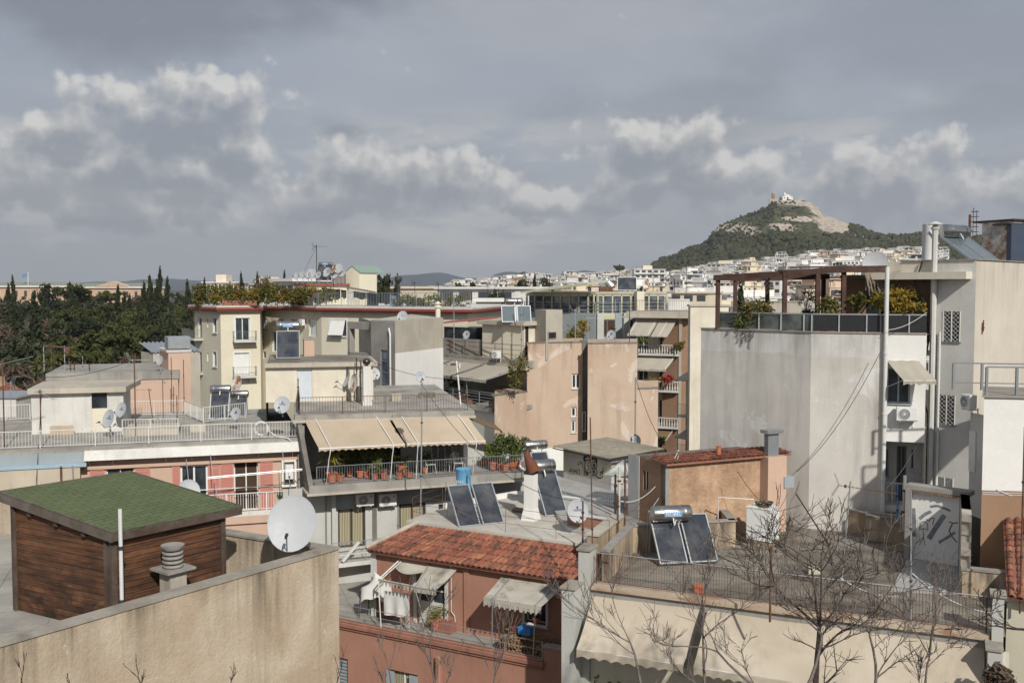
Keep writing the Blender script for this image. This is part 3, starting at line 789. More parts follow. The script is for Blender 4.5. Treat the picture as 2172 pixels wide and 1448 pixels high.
def mk_plants():
	rnd = random.Random(3)
	def base(kind, label, r=.17, h=.3):
		t = thing('potted_plant', label, 'potted plant', (0,0,0), 'potted plants on the balconies')
		q = MB(); pot(q, (0,0,0), r, h); q.build('pot', M['pot'], t, smooth=True); return t
	t = base('bush', 'x'); q = MB(); leaves(q, (0,0,.72), (.36,.36,.45), 480, .085, rnd, 12); q.build('foliage', M['lf_green'], t); PLANTS['bush'] = Proto(t)
	t = base('tall', 'x', .2, .34); q = MB(); leaves(q, (0,0,1.1), (.5,.5,.75), 900, .095, rnd, 18, hollow=.2); q.build('foliage', M['lf_green'], t)
	q = MB(); branch_tree(q, (0,0,.25), (0,0,1), .5, .02, 2, rnd); q.build('stem', M['bark'], t); PLANTS['tall'] = Proto(t)
	t = base('yucca', 'x', .2, .34); q = MB()
	for k in range(150):
		el = rnd.uniform(-.5, 1.4); az = rnd.uniform(0, 6.28); L = rnd.uniform(.45, .75)
		o = Vector((0,0,.75+rnd.uniform(0,.35))); d = Vector((cos(az)*cos(el), sin(az)*cos(el), sin(el))); s = d.cross(Vector((0,0,1))).normalized()*.018
		mid = o + d*L*.55; tip = o + d*L + Vector((0,0,-.12*L)); q.quad(o-s, o+s, mid+s, mid-s); q.tri(mid-s, mid+s, tip)
	q.build('foliage', M['lf_yucca'], t); q = MB(); q.tube([(0,0,.2),(0,0,.9)], .05); q.build('stem', M['bark'], t); PLANTS['yucca'] = Proto(t)
	t = base('palm', 'x', .18, .32); q = MB()
	for k in range(26):
		az = rnd.uniform(0, 6.28); L = rnd.uniform(.45,.7); el = rnd.uniform(.3,1.2); pr = None
		for j in range(7):
			u = j/6; p = Vector((cos(az)*L*u*cos(el*(1-u*.5)), sin(az)*L*u*cos(el*(1-u*.5)), .4+L*(sin(el)*u*1.2-u*u*.75)))
			if pr is not None:
				dd = (p-pr).normalized(); s = dd.cross(Vector((0,0,1))).normalized()
				for sg in (1,-1): q.tri(pr, pr+dd*.03, pr+s*sg*.12+dd*.06+Vector((0,0,-.02)))
			pr = p
	q.build('foliage', M['lf_yucca'], t); PLANTS['palm'] = Proto(t)
	t = base('empty', 'x', .19, .3); q = MB(); q.lathe((0,0,.265), [(0,0),(.16,0)], 12); leaves(q, (0,0,.35), (.14,.14,.1), 50, .05, rnd, 5); q.build('foliage', M['lf_green'], t); PLANTS['small'] = Proto(t)
mk_plants()
def plant(kind, p, label, s=1.0, group='potted plants on the balconies', rz=None):
	return PLANTS[kind].put(tuple(p), RND.uniform(0,6) if rz is None else rz, label, group, s)
def tiles(mb, E0, E1, T0, T1, pitch=.235, row=.36, amp=.062, m=0):
	"""barrel tile sheet between eave E0-E1 and top T0-T1, real half-round covers over troughs"""
	E0, E1, T0, T1 = map(Vector, (E0, E1, T0, T1)); W = (E1-E0).length; H = ((T0+T1)/2-(E0+E1)/2).length
	n = max(3, round(W/pitch)); rws = max(2, round(H/row)); N = (E1-E0).cross(T0-E0).normalized()
	if N.z < 0: N = -N
	rnd = random.Random(int(W*100)); K = 5; uvs = {}
	for i in range(n):
		jx = rnd.uniform(-.06,.06)
		for j in range(rws):
			v0, v1 = j/rws, (j+1)/rws+.06/rws*0
			lift0 = .035; lift1 = .0
			w = rnd.uniform(-.03,.03)
			base = len(mb.v)
			for (v, lf, sc) in ((v0-.12/rws, lift0, 1.0), (min(v1, 1), lift1, .84)):
				for k in range(K+1):
					a = pi*k/K; u = (i+.5+jx*.3+w-.33*sc*cos(a))/n
					p = E0.lerp(E1, u).lerp(T0.lerp(T1, u), max(v, -.02)) + N*(amp*sin(a)*sc+lf)
					mb.v.append(tuple(p))
			for k in range(K):
				mb.f.append((base+k, base+k+1, base+K+2+k, base+K+1+k)); mb.m.append(m); uvs[len(mb.f)-1] = (i+.5, j)
			b2 = len(mb.v)
			for k in range(K+1): q = Vector(mb.v[base+k]) - N*.018; mb.v.append(tuple(q))
			for k in range(K): mb.f.append((base+k+1, base+k, b2+k, b2+k+1)); mb.m.append(m); uvs[len(mb.f)-1] = (i+.5, j)
		for j in range(rws):
			a = E0.lerp(E1, i/n).lerp(T0.lerp(T1, i/n), j/rws); 
			p = [E0.lerp(E1, q/n).lerp(T0.lerp(T1, q/n), v) + N*hh for (q, v, hh) in ((i-.3,j/rws,.02), (i,j/rws,-.01), (i+.3,j/rws,.02))]
			t = [E0.lerp(E1, q/n).lerp(T0.lerp(T1, q/n), v) + N*hh for (q, v, hh) in ((i-.3,(j+1)/rws,.0), (i,(j+1)/rws,-.03), (i+.3,(j+1)/rws,.0))]
			if i == 0: p[0] = p[1]; t[0] = t[1]
			mb.quad(p[0], p[1], t[1], t[0], m); uvs[len(mb.f)-1] = (i+100.5, j); mb.quad(p[1], p[2], t[2], t[1], m); uvs[len(mb.f)-1] = (i+100.5, j)
	return uvs, E0, (T0-E0), n, rws
def tile_part(parent, E0, E1, T0, T1, name='tile_covering', **kw):
	mb = MB(); uvs, o, up, n, rws = tiles(mb, E0, E1, T0, T1, **kw)
	ob = mb.build(name, M['tile'], parent); e_ = (Vector(E1)-Vector(E0)).normalized(); up = up-e_*up.dot(e_); H2 = up.length_squared
	me = ob.data; uvl = me.uv_layers.new(name='UVMap'); L = ORG.get(ob.name)
	for p in me.polygons:
		u, j = uvs[p.index]
		for li in p.loop_indices:
			co = Vector(me.vertices[me.loops[li].vertex_index].co) + Vector(L)
			v = (co-o).dot(up)/H2*rws; uvl.data[li].uv = (u, min(max(v, j+.02), j+.98))
	q = MB(); E0, E1, T0, T1 = map(Vector, (E0, E1, T0, T1)); N = (E1-E0).cross(T0-E0).normalized(); N = N if N.z > 0 else -N
	q.hexa([E0-N*.1, E1-N*.1, T1-N*.1, T0-N*.1, E0-N*.03, E1-N*.03, T1-N*.03, T0-N*.03]); q.build('roof_deck', M['terracotta_dk'], ob)
	return ob
# ================================================================ A: foreground rooftop with timber cabin
def vec2(p): return (p[0], p[1])
def build_A():
	zc = -5.6; fl = -6.55
	P0 = PZ(0, 1371, zc); P1 = PZ(718, 1164, zc); d = (P1-P0).normalized()
	Pf = PZ(482, 1126, zc); e = (Pf-P1).normalized()
	a = P0 - d*5; b = P1; c = P1 + e*15; g = a + e*15
	t = thing('foreground_building', 'ochre stained corner wall and flat roof in the left foreground, carrying the timber cabin', 'building', (a.x, a.y, GROUND))
	shell(t, [vec2(a), vec2(b), vec2(c), vec2(g)], GROUND, zc, 'beige_wall', roof='roof_conc', parapet=.95, pw=.26, coping='coping')
	zl, zh = -4.64, -4.2
	rl = PZ(-3, 1050, zh); rn = PZ(238, 1137, zl); rr = PZ(512, 1080, zl); ra = rl + (rr-rn)
	th = Vector((0,0,.07))
	cab = thing('timber_cabin', 'brown timber plank cabin with a green shingle roof on the foreground roof', 'cabin', (rn.x, rn.y, fl))
	q = MB(); q.hexa([rl, rn, rr, ra, rl+th, rn+th, rr+th, ra+th]); 
	ro = q.build('roof', M['shingle'], cab); plane_uv(ro, rl+th, rr-rn, rl-rn)
	q = MB(); w = Vector((0,0,-.03)); dz = (rn-rl).normalized(); dx = (rr-rn).normalized()
	q.bar(rl+w-dz*.02, rn+w+dz*.02, .05, .17); q.build('barge_board', M['wood_grey'], cab)
	q = MB(); q.bar(rn+w, rr+w, .05, .14); q.build('fascia', M['wood_dark'], cab)
	q = MB(); q.bar(rl+w, ra+w, .05, .14); q.bar(ra+w, rr+w, .05, .14); q.build('back_fascia', M['wood_dark'], cab)
	q = MB(); q.bar(rn+th*1.1, rr+th*1.1, .03, .02); q.bar(rl+th*1.1, rn+th*1.1, .03, .02); q.bar(ra+th*1.1, rr+th*1.1, .03, .02); q.bar(rl+th*1.1, ra+th*1.1, .03, .02); q.build('drip_edge', M['wood_grey'], cab)
	hx = Vector((dx.x, dx.y, 0)).normalized(); hz = Vector((dz.x, dz.y, 0)).normalized()
	i0 = .22
	cn = rn - hz*.16 + hx*.12; cl = rl + hz*.30 + hx*.12; cr = rr - hz*.16 - hx*.35; cb = cl + (cr-cn)
	def topz(p):
		n = (rn-rl).cross(rr-rn); return rn.z - ((p.x-rn.x)*n.x + (p.y-rn.y)*n.y)/n.z - .02
	for nm, p, qq in (('front_wall', cl, cn), ('side_wall', cn, cr), ('end_wall', cr, cb), ('back_wall', cb, cl)):
		F = Face(p, qq); m = MB(); K = 1
		m.hexa([F.pt(0,fl,0), F.pt(F.len,fl,0), F.pt(F.len,fl,-.06), F.pt(0,fl,-.06), F.pt(0,topz(F.pt(0,0)),0), F.pt(F.len,topz(F.pt(F.len,0)),0), F.pt(F.len,topz(F.pt(F.len,0)),-.06), F.pt(0,topz(F.pt(0,0)),-.06)])
		o = m.build(nm, M['wood'], cab); plane_uv(o, F.pt(0,fl), F.d, (0,0,1))
		m = MB(); z = fl+.115
		while z < min(topz(F.pt(0,0)), topz(F.pt(F.len,0)))-.05:
			F.slab(m, .02, F.len-.02, z-.006, z+.01, 0, .012); z += .115
		o2 = m.build('board_lap', M['wood_dark'], o) if False else None
	for p, dd in ((cn, 0), (cl, 0), (cr, 0)):
		m = MB(); ang = atan2(hx.y, hx.x)
		m.box((p.x, p.y, fl), .11, .11, topz(p)-fl-.02, ang); m.build('corner_post', M['wood_dark'], cab)
	m = MB(); p = cn + hx*.2 - Vector((0,0,0)); Fs = Face(cn, cr); Fs.slab(m, .13, .2, fl, topz(Fs.pt(.15,0))-.02, 0, .05); 
	Ff = Face(cl, cn); Ff.slab(m, Ff.len-.2, Ff.len-.12, fl, topz(Ff.pt(Ff.len-.15,0))-.02, 0, .05); m.build('corner_board', M['wood_dark'], cab)
	for k in (.26, .5, .74):
		p = rl.lerp(rn, k) + hx*.02; m = MB(); m.bar(p + hx*-.0 - Vector((0,0,.16)) - hx*-.0, p + hx*.4 - Vector((0,0,.16)), .1, .13); 
		m.build('purlin', M['wood_dark'], cab)
	b0 = PY(259, 1300, 18.15); b0.z = fl
	pole(b0, 2.5, .036, 'pvc', 'scuffed white pipe standing between the timber cabin and the ochre parapet', 'vent_pipe', 'pipe', lean=(.0,0))
	v = PY(367, 1210, 19.1); v.z = fl
	t2 = thing('roof_ventilator', 'stacked concrete ring vent on a square stem beside the timber cabin', 'vent', tuple(v))
	ang = atan2(hx.y, hx.x); zt = ZAT(1207, 19.1)
	m = MB(); m.box(tuple(v), .36, .36, zt-fl, ang); m.build('stem', M['conc_light'], t2)
	m = MB(); m.box((v.x, v.y, zt), .62, .62, .045, ang); m.build('slab', M['conc'], t2)
	for k in range(4):
		z = zt+.06+k*.085; m = MB(); m.lathe((v.x, v.y, z), [(.1,0),(.19,0),(.2,.02),(.2,.035),(.19,.05),(.1,.05)], 24); m.build('ring', M['conc'], t2, smooth=True)
	m = MB(); m.lathe((v.x, v.y, zt+.05), [(.11,0),(.11,.36)], 16); m.build('core', M['dark'], t2)
	m = MB(); m.lathe((v.x, v.y, zt+.40), [(.1,0),(.18,.0),(.225,.07),(.225,.085),(.19,.08),(0,.05)], 24); m.build('cap', M['conc'], t2, smooth=True)
	for px, py, lab in ((497, 1212, 'small mushroom roof outlet by the far parapet'),):
		p = PZ(px, py+6, fl); m = MB(); m.lathe(tuple(p), [(.05,0),(.05,.16),(.11,.17),(.09,.22),(0,.25)], 14)
		tag(m.build('roof_outlet', M['conc'], None), lab, 'vent')
	p = PZ(415, 1232, -6.1); m = MB(); m.box((p.x, p.y, fl), .95, .45, .45, R(-27)); tag(m.build('concrete_plinth', M['conc_light'], None), 'low concrete plinth between the timber cabin and the ochre parapet', 'plinth')
	dish(619, 1109, 20.6, .50, 'large pale grey satellite dish on the corner of the ochre wall', az=-84, el=20, mast=.62, oval=1.18, lean=-8)
	dish(401, 1041, 22.9, .25, 'satellite dish half hidden behind the green cabin roof', az=-60, el=25, mast=1.2)
build_A()
# ================================================================ B: terracotta house
def build_B():
	zf = -13.2
	L0 = PZ(715, 1314, zf); L1 = PZ(1150, 1400, zf); d = (L1-L0).normalized()
	a = L0 - d*6; b = L1 + d*1.35
	F = Face(a, b); U = Face(F.pt(0,0,-1.35), F.pt(F.len,0,-1.35))
	t = thing('terracotta_house', 'terracotta painted house with a clay tile skirt roof and two small torn awnings', 'house', (a.x, a.y, GROUND))
	t2 = t
	ops = []; sC = F.hit(1150, 1400)[0]
	s715 = F.hit(725, 1400)[0]
	bx = F.box(690, 1392, 738, 1500); window(t, F, bx, ops, 'blue_grey', 'blue_grey', 2, 1, name='shuttered_window', sill=.06)
	q = MB(); 
	for k in range(14):
		z = bx[2]+.1+k*(bx[3]-bx[2]-.2)/14; F.slab(q, bx[0]+.08, bx[1]-.06, z, z+.03, -.13, -.09)
	q.build('slats', M['grey_metal'], t)
	bx = F.box(822, 1424, 886, 1500); window(t, F, bx, ops, 'white_paint', 'glass_c', 2, 1, name='window', sill=.06, depth=.2)
	for s0, s1 in ((bx[0]-.02, bx[0]+.35), (bx[1]-.35, bx[1]+.02)):
		q = MB(); F.slab(q, s0, s1, bx[2], bx[3]-.05, .02, .06); q.build('shutter', M['blue_grey'], t)
	q = MB(); F.wall(q, 0, F.len, GROUND, zf-.1, ops, .2)
	back = 9.0
	for A_, B_ in ((F.pt(F.len,0,0), F.pt(F.len,0,-back)), (F.pt(F.len,0,-back), F.pt(0,0,-back)), (F.pt(0,0,-back), F.pt(0,0,0))):
		G = Face(A_, B_); G.wall(q, 0, G.len, GROUND, zf-.1, [])
	q.build('facade', M['terracotta'], t)
	q = MB(); F.slab(q, 0, sC+.05, zf-.32, zf-.2, 0, .07); F.slab(q, 0, sC+.1, zf-.2, zf-.02, 0, .14); F.slab(q, 0, sC+.05, zf-.02, zf+.06, -.16, .1); q.build('cornice', M['terracotta_dk'], t, bevel=.02)
	q = MB(); F.slab(q, sC+.05, F.len, zf-.1, ZAT(1358, 35.4), -.3, .0); q.build('end_parapet', M['terracotta'], t)
	q = MB(); z = ZAT(1358, 35.4); F.slab(q, sC, F.len, z, z+.06, -.34, .05); q.build('coping', M['coping'], t)
	s = F.hit(934, 1420)[0]; q = MB(); F.slab(q, s-.11, s+.11, GROUND, ZAT(1384, 37), .0, .22); q.build('flue_box', M['terracotta'], t, bevel=.04)
	q = MB(); q.ngon([F.pt(0,zf-.08,-.1), F.pt(F.len,zf-.08,-.1), F.pt(F.len,zf-.08,-back), F.pt(0,zf-.08,-back)]); q.build('terrace_floor', M['roof_conc'], t)
	s0 = U.hit(800, 1240)[0]; s1 = F.len+.6
	zt = -10.62; uo = []
	db = U.box(884, 1228, 944, 1336); db = (db[0], db[1], zf-.05, db[3])
	w = window(t, U, db, uo, 'white_old', 'glass', 2, 1, name='balcony_door', depth=.18, fw=.09)
	q = MB(); 
	for k in range(2):
		m0 = db[0]+.09+(db[1]-db[0]-.09)*k/2; U.slab(q, m0, m0+(db[1]-db[0])/2-.12, zf, zf+.85, -.18, -.12)
	for zz in (zf+1.3, zf+1.75): U.slab(q, db[0]+.05, db[1]-.05, zz, zz+.06, -.18, -.12)
	q.build('door_leaf', M['white_old'], w)
	q = MB(); U.slab(q, db[0]-.14, db[0], zf-.05, db[3]+.1, 0, .035); U.slab(q, db[1], db[1]+.14, zf-.05, db[3]+.1, 0, .035); q.build('architrave', M['white_old'], w)
	wb = U.box(1113, 1262, 1158, 1321); w2 = window(t, U, wb, uo, 'white_paint', 'glass', 1, 1, name='window', depth=.25, sill=.12)
	q = MB(); U.slab(q, wb[0]-.1, wb[0], wb[2], wb[3], 0, .03); U.slab(q, wb[1], wb[1]+.1, wb[2], wb[3], 0, .03); U.slab(q, wb[0]-.1, wb[1]+.1, wb[2]-.12, wb[2]-.05, 0, .1); q.build('surround', M['white_old'], w2)
	q = MB(); U.wall(q, s0, s1, zf-.08, zt, uo, .18)
	G = Face(U.pt(s0,0,-7), U.pt(s0,0,0)); G.wall(q, 0, G.len, zf-.08, zt, [])
	q.build('upper_wall', M['terracotta'], t)
	sp = U.hit(991, 1280)[0]; q = MB(); U.slab(q, sp-.12, sp+.12, zf-.08, zt, 0, .07); q.build('pilaster', M['terracotta'], t)
	q = MB(); sq = U.hit(963, 1280)[0]; q.tube([U.pt(sq-.1,zt,.05), U.pt(sq-.1,zt-1.9,.05), U.pt(sq+.05,zt-2.05,.05), U.pt(sq+.1,zt-2.4,.05)], .02); q.build('conduit', M['pvc'], t)
	q = MB(); U.slab(q, s0-.28, s0-.02, zf-.08, zt-.1, -.5, .05); q.build('corner_pier', M['white_old'], t)
	q = MB(); s = U.hit(955, 1345)[0]; U.slab(q, s-.35, s+.3, zf-.08, zf+.3, 0, .5); q.build('step_plinth', M['terracotta_dk'], t)
	ze, zr = -10.5, -9.62
	e0 = U.pt(s0-.25, ze, .38); e1 = U.pt(s1, ze, .38)
	k0 = U.pt(s0+1.25, zr, -1.15); k1 = U.pt(s1, zr, -1.15)
	tile_part(t, e0, e1, k0, k1)
	bk = Vector(e0) - F.n*4.2; tk = Vector(k0) - F.n*3.2
	tile_part(t, bk, e0, tk, k0, name='side_tile_covering')
	q = MB(); q.tube([Vector(e0)+Vector((0,0,.1)), Vector(k0)+Vector((0,0,.1))], .1, 8); q.build('hip_ridge', M['mortar'], t)
	q = MB(); q.bar(Vector(k0)+Vector((0,0,.04)), Vector(k1)+Vector((0,0,.04)), .12, .12); q.build('mortar_line', M['mortar'], t)
	q = MB(); U.slab(q, s0-.2, s1, ze-.14, ze-.05, -.0, .3); q.build('eave_board', M['terracotta_dk'], t)
	zr2 = -9.5; o = -1.18
	K = Face(U.pt(0,0,o), U.pt(U.len,0,o)); c0 = K.hit(868, 1100)[0]
	pts = [vec2(K.pt(c0,0)), vec2(K.pt(F.len+.25,0)), vec2(K.pt(F.len+.25,0,-3.4)), vec2(K.pt(F.len-1.2,0,-6.5)), vec2(K.pt(c0+1.6,0,-6.5)), vec2(K.pt(c0,0,-2.6))]
	q = MB(); q.prism(pts, zt-.2, zr2-.1, 0); q.build('roof_core', M['white_old'], t)
	q = MB(); q.prism([vec2(Face(pts[0], pts[1]).pt(-.08,0,.1)), vec2(Face(pts[0], pts[1]).pt((Vector(pts[1])-Vector(pts[0])).length,0,.1))] + pts[2:], zr2-.1, zr2); q.build('flat_roof', M['roof_light'], t)
	q = MB()
	for i in (3, 4):
		G = Face(pts[i], pts[(i+1) % 6]); G.slab(q, 0, G.len, zr2, zr2+.22, -.15, 0)
	q.build('kerb', M['white_clean'], t)
	rp = [K.pt(c0+.1, zr2, -2.4), K.pt(c0+.1, zr2, -.1), K.pt(F.len+.1, zr2, -.1)]
	railing(t, rp, .95, 'rust', bars=False, mids=(.35,.65), post=2.0, rail=.011)
	rp = [F.pt(0, zf+.05, 0), F.pt(sC, zf+.05, 0)]
	railing(t, rp, .62, 'galv', bars=False, mids=(.05,.34), post=1.45, rail=.016)
	A = lambda px, py: (lambda h: U.pt(h[0], h[1], .0))(U.hit(px, py))
	Bf = lambda px, py, off=.12: (lambda h: F.pt(h[0], h[1], off))(F.hit(px, py, off))
	def feet(px): 
		h = F.hit(px, 1300)[0]; return F.pt(h, zf+.05, 0)
	aw = awning(t, A(905,1196), A(972,1203), Bf(878,1243), Bf(925,1250), 'canvas_dirty', val=.22, arms=(.1,), armmat='galv', feet=[feet(902)], name='torn_awning')
	q = MB(); a0, a1 = A(848,1186), A(906,1196); b0, b1 = Bf(803,1228), Bf(880,1243)
	q.grid(16, 8, lambda u, v: a0.lerp(a1, u).lerp(b0.lerp(b1, u), v*(.28+.24*sin(pi*min(1,u*1.0))+.1*u)) - Vector((0,0,.1*sin(pi*v)))); q.build('torn_canvas', M['canvas_dirty'], aw)
	q = MB(); q.tube([b0, b1], .03); q.grid(40, 1, lambda u, v: b0.lerp(b1, u)+Vector((0,0,-v*(.22 if int(u*20) % 2 == 0 else .08)))); q.build('valance', M['canvas_dirty'], aw)
	q = MB(); q.tube([a0, b0], .03); q.tube([b0, b0-Vector((0,0,.3)), feet(808)], .022); q.tube([a0+Vector((.12,-.05,.0)), b0+Vector((.12,-.05,.02))], .02); q.build('arm', M['white_metal'], aw)
	awning(t, A(1065,1220), A(1196,1239), Bf(1026,1266), Bf(1148,1286), 'canvas_dirty', val=.26, scal=0, arms=(.16,.9), armmat='galv', feet=[feet(1043), feet(1131)], sag=.03)
	q = MB(); b0, b1 = Bf(1026,1266), Bf(1148,1286); q.grid(44, 1, lambda u, v: b0.lerp(b1, u)+F.n*.02+Vector((0,0,-.02-v*(.3 if int(u*22) % 2 == 0 else .12)))); q.build('valance', M['canvas_dirty'], t)
	s = F.hit(840, 1270)[0]; p0 = F.hit(814, 1252, -.3); p1 = F.hit(868, 1258, -.3); q = MB()
	def sh(u, v):
		a = p0[0]+(p1[0]-p0[0])*u; z = p0[1]+(p1[1]-p0[1])*u; L = .95+(.55*max(0, u-.8)/.2 if u > .8 else 0); return F.pt(a+.06*v*u, z-v*L, -.3+.05*sin(u*14)*v)
	q.grid(24, 10, sh); o = q.build('hung_sheet', M['cloth'], None, smooth=True); tag(o, 'white sheet hung to dry under the torn awning of the terracotta house', 'laundry')
	p = F.hit(765, 1260)[0]; c = F.pt(p-.1, zf, -1.0); ct = thing('covered_furniture', 'table and stacked chairs under a draped white cover on the terracotta terrace', 'furniture', tuple(c))
	q = MB()
	def cov(u, v):
		a = 2*pi*u; rr = .62+.12*sin(a*3)+.05*sin(a*7+1); z = 1.35+.3*cos(a+.5)
		if v < .5: k = v*2; return c + F.d*rr*cos(a)*k*1.1 - F.n*rr*sin(a)*k*.75 + Vector((0,0,z+.25*(1-k)*cos(a*1.0)-.1*k))
		k = (v-.5)*2; g = 1+.12*k; return c + F.d*rr*cos(a)*g*1.1 - F.n*rr*sin(a)*g*.75 + Vector((0,0,z-.1-k*(.75+.22*sin(a*2+1)+.06*sin(a*9))))
	q.grid(48, 12, cov); q.build('cover', M['cloth'], ct, smooth=True)
	for sx, sy in ((-.5,-.3),(.5,-.3),(.5,.3),(-.5,.3)):
		q = MB(); q.tube([c+F.d*sx-F.n*sy, c+F.d*sx*.9-F.n*sy+Vector((0,0,1.1))], .018); q.build('leg', M['dark_metal'], ct)
	w0 = F.hit(1105, 1380)[0]; wt = thing('firewood_pile', 'stack of split firewood behind the terrace railing', 'firewood', tuple(F.pt(w0, zf, -.5)))
	rnd = random.Random(2); q = MB()
	for j in range(9):
		for i in range(17-abs(j-4)//2):
			s = w0-1.0+i*.125+rnd.uniform(-.03,.03); z = zf+.02+j*.082; r = rnd.uniform(.035,.062)
			if j > 5+2*sin(i*.5): continue
			q.tube([F.pt(s, z, -.22+rnd.uniform(-.05,.05)), F.pt(s+rnd.uniform(-.06,.06), z+rnd.uniform(-.02,.02), -.75)], [r, r*.9], rnd.choice((3,4,5)))
	for i in range(26):
		s = w0+rnd.uniform(-.6,1.0); z = zf+.5+rnd.uniform(0,.25); q.tube([F.pt(s, z, -.7), F.pt(s+rnd.uniform(-.5,.5), z+rnd.uniform(-.1,.2), -.4)], .025, 5)
	q.build('logs', M['log'], wt)
	cr = thing('plastic_crate', 'blue plastic crate sitting on the firewood stack', 'crate', tuple(F.pt(w0-.05, zf+.68, -.5))); q = MB()
	s = w0-.05; z = zf+.68
	for (x0,x1,y0,y1) in ((-.24,.24,-.68,-.66),(-.24,.24,-.34,-.32),(-.24,-.22,-.66,-.34),(.22,.24,-.66,-.34)):
		for k in range(5): F.slab(q, s+x0, s+x1, z+k*.055, z+k*.055+.03, y0, y1)
	for x in (-.235,-.12,0,.12,.235):
		for y in (-.67,-.33): F.slab(q, s+x-.012, s+x+.012, z, z+.26, y-.008, y+.008)
	F.slab(q, s-.22, s+.22, z, z+.015, -.66, -.34)
	q.build('basket', M['plastic_blue'], cr)
	q = MB(); leaves(q, F.pt(w0-.55, zf+.72, -.5), (.25,.16,.12), 60, .12, rnd, 4); tag(q.build('bundle', flat('plum cloth', (.16,.04,.06), .9), None), 'plum coloured bundle of cloth lying on the firewood', 'bundle')
	plant('palm', F.pt(F.hit(895,1310)[0], zf, -.95), 'potted palm beside the white balcony door of the terracotta house', 1.35, group=None)
	plant('yucca', F.pt(F.hit(1192,1350)[0], zf+.0, -.9), 'spiky agave at the right end of the terracotta terrace', .75, group=None)
	plant('small', U.pt((wb[0]+wb[1])/2+.05, wb[2], .02), 'clay flower pot on the window sill of the terracotta house', .8, group=None)
	solar(1022, 1113, PZ(1022,1113,zr2).y, 'pair of dark collectors beside the blue drum on the flat roof above the clay tiles', az=-66, panels=2, pw=.94, pl=1.95, gap=.1, tank=False, tilt=47, name='solar_collectors')
	c = PY(983, 1040, 41.6); c2 = thing('water_drum', 'blue painted steel drum standing behind two collectors', 'water tank', tuple(c))
	q = MB(); q.lathe(tuple(c), [(0,0),(.31,0),(.32,.03),(.31,.05),(.31,.88),(.325,.9),(.325,.94),(.3,.93),(0,.9)], 28); q.build('drum', M['barrel'], c2, smooth=True)
	q = MB(); q.tube([c+Vector((.17,-.3,.7)), c+Vector((.17,-.34,.66)), c+Vector((.17,-.34,0))], .02); q.build('pipe', M['dark_metal'], c2)
	for sx, sy in ((-.2,-.2),(.2,-.2),(.2,.2),(-.2,.2)):
		q = MB(); q.tube([c+Vector((sx,sy,0)), Vector((c.x+sx*1.3, c.y+sy*1.3, zr2))], .02); q.build('leg', M['galv'], c2)
	q = MB()
	for k, ch in enumerate(('ABLE',)): txt(q, 'JAN', .2, c+Vector((-.14,-.30,.42)), (.93,-.36,0), (0,0,1), thick=.2)
	q.build('marking', M['logo_white'], c2)
	solar(1181, 1093, PZ(1181,1093,zr2).y, 'tall collector with a steel tank next to the white chimney', az=-68, panels=1, pw=1.02, pl=2.15, tilt=52, tl=1.1, tr=.29, back=-.3, tz=.18, tx=-.12)
	c = PZ(1126, 1101, zr2); ch = thing('chimney', 'white chimney with a rusted cowl on the terracotta house roof', 'chimney', tuple(c)); zt2 = ZAT(1004, c.y)
	q = MB(); a_ = F.ang+R(0)
	def ring(w, z): return [tuple(c+Vector((cos(a_)*x*w-sin(a_)*y*w, sin(a_)*x*w+cos(a_)*y*w, z-c.z))) for x, y in ((-.5,-.5),(.5,-.5),(.5,.5),(-.5,.5))]
	q.hexa(ring(.62, c.z)+ring(.44, c.z+.5)); q.hexa(ring(.44, c.z+.5)+ring(.42, zt2)); q.build('stack', M['white_clean'], ch)
	q = MB(); q.hexa(ring(.46, zt2)+ring(.40, zt2+.14)); q.build('neck', M['dark'], ch)
	q = MB(); top = c.copy(); top.z = zt2+.12
	q.tube([top+Vector((.12,0,-.02)), top+Vector((.02,0,.22)), top+Vector((-.12,0,.52)), top+Vector((-.18,0,.72)), top+Vector((-.12,0,.86))], [.3,.24,.16,.12,.05], 12); q.build('cowl', rusty('rusted cowl', (.12,.05,.035), (.2,.07,.035), (.3,.6)), ch, smooth=True)
	dish(1226, 1083, 37.9, .41, 'white dish with a navy star and wordmark in front of the red brown low wall', az=-80, el=14, logo='nova', mast=.5, name='satellite_dish')
	G = Face(PZ(1203,1122,zr2), PZ(1300,1140,zr2)); rb = thing('roof_parapet', 'red brown low parapet wall right of the flat roof', 'wall', tuple(G.pt(0,zr2)))
	q = MB(); G.slab(q, 0, G.len, zr2, zr2+.62, -.18, 0); q.build('masonry', M['terracotta'], rb)
	q = MB(); G.slab(q, -.05, G.len, zr2+.62, zr2+.68, -.22, .04); q.build('coping', M['white_old'], rb)
build_B()
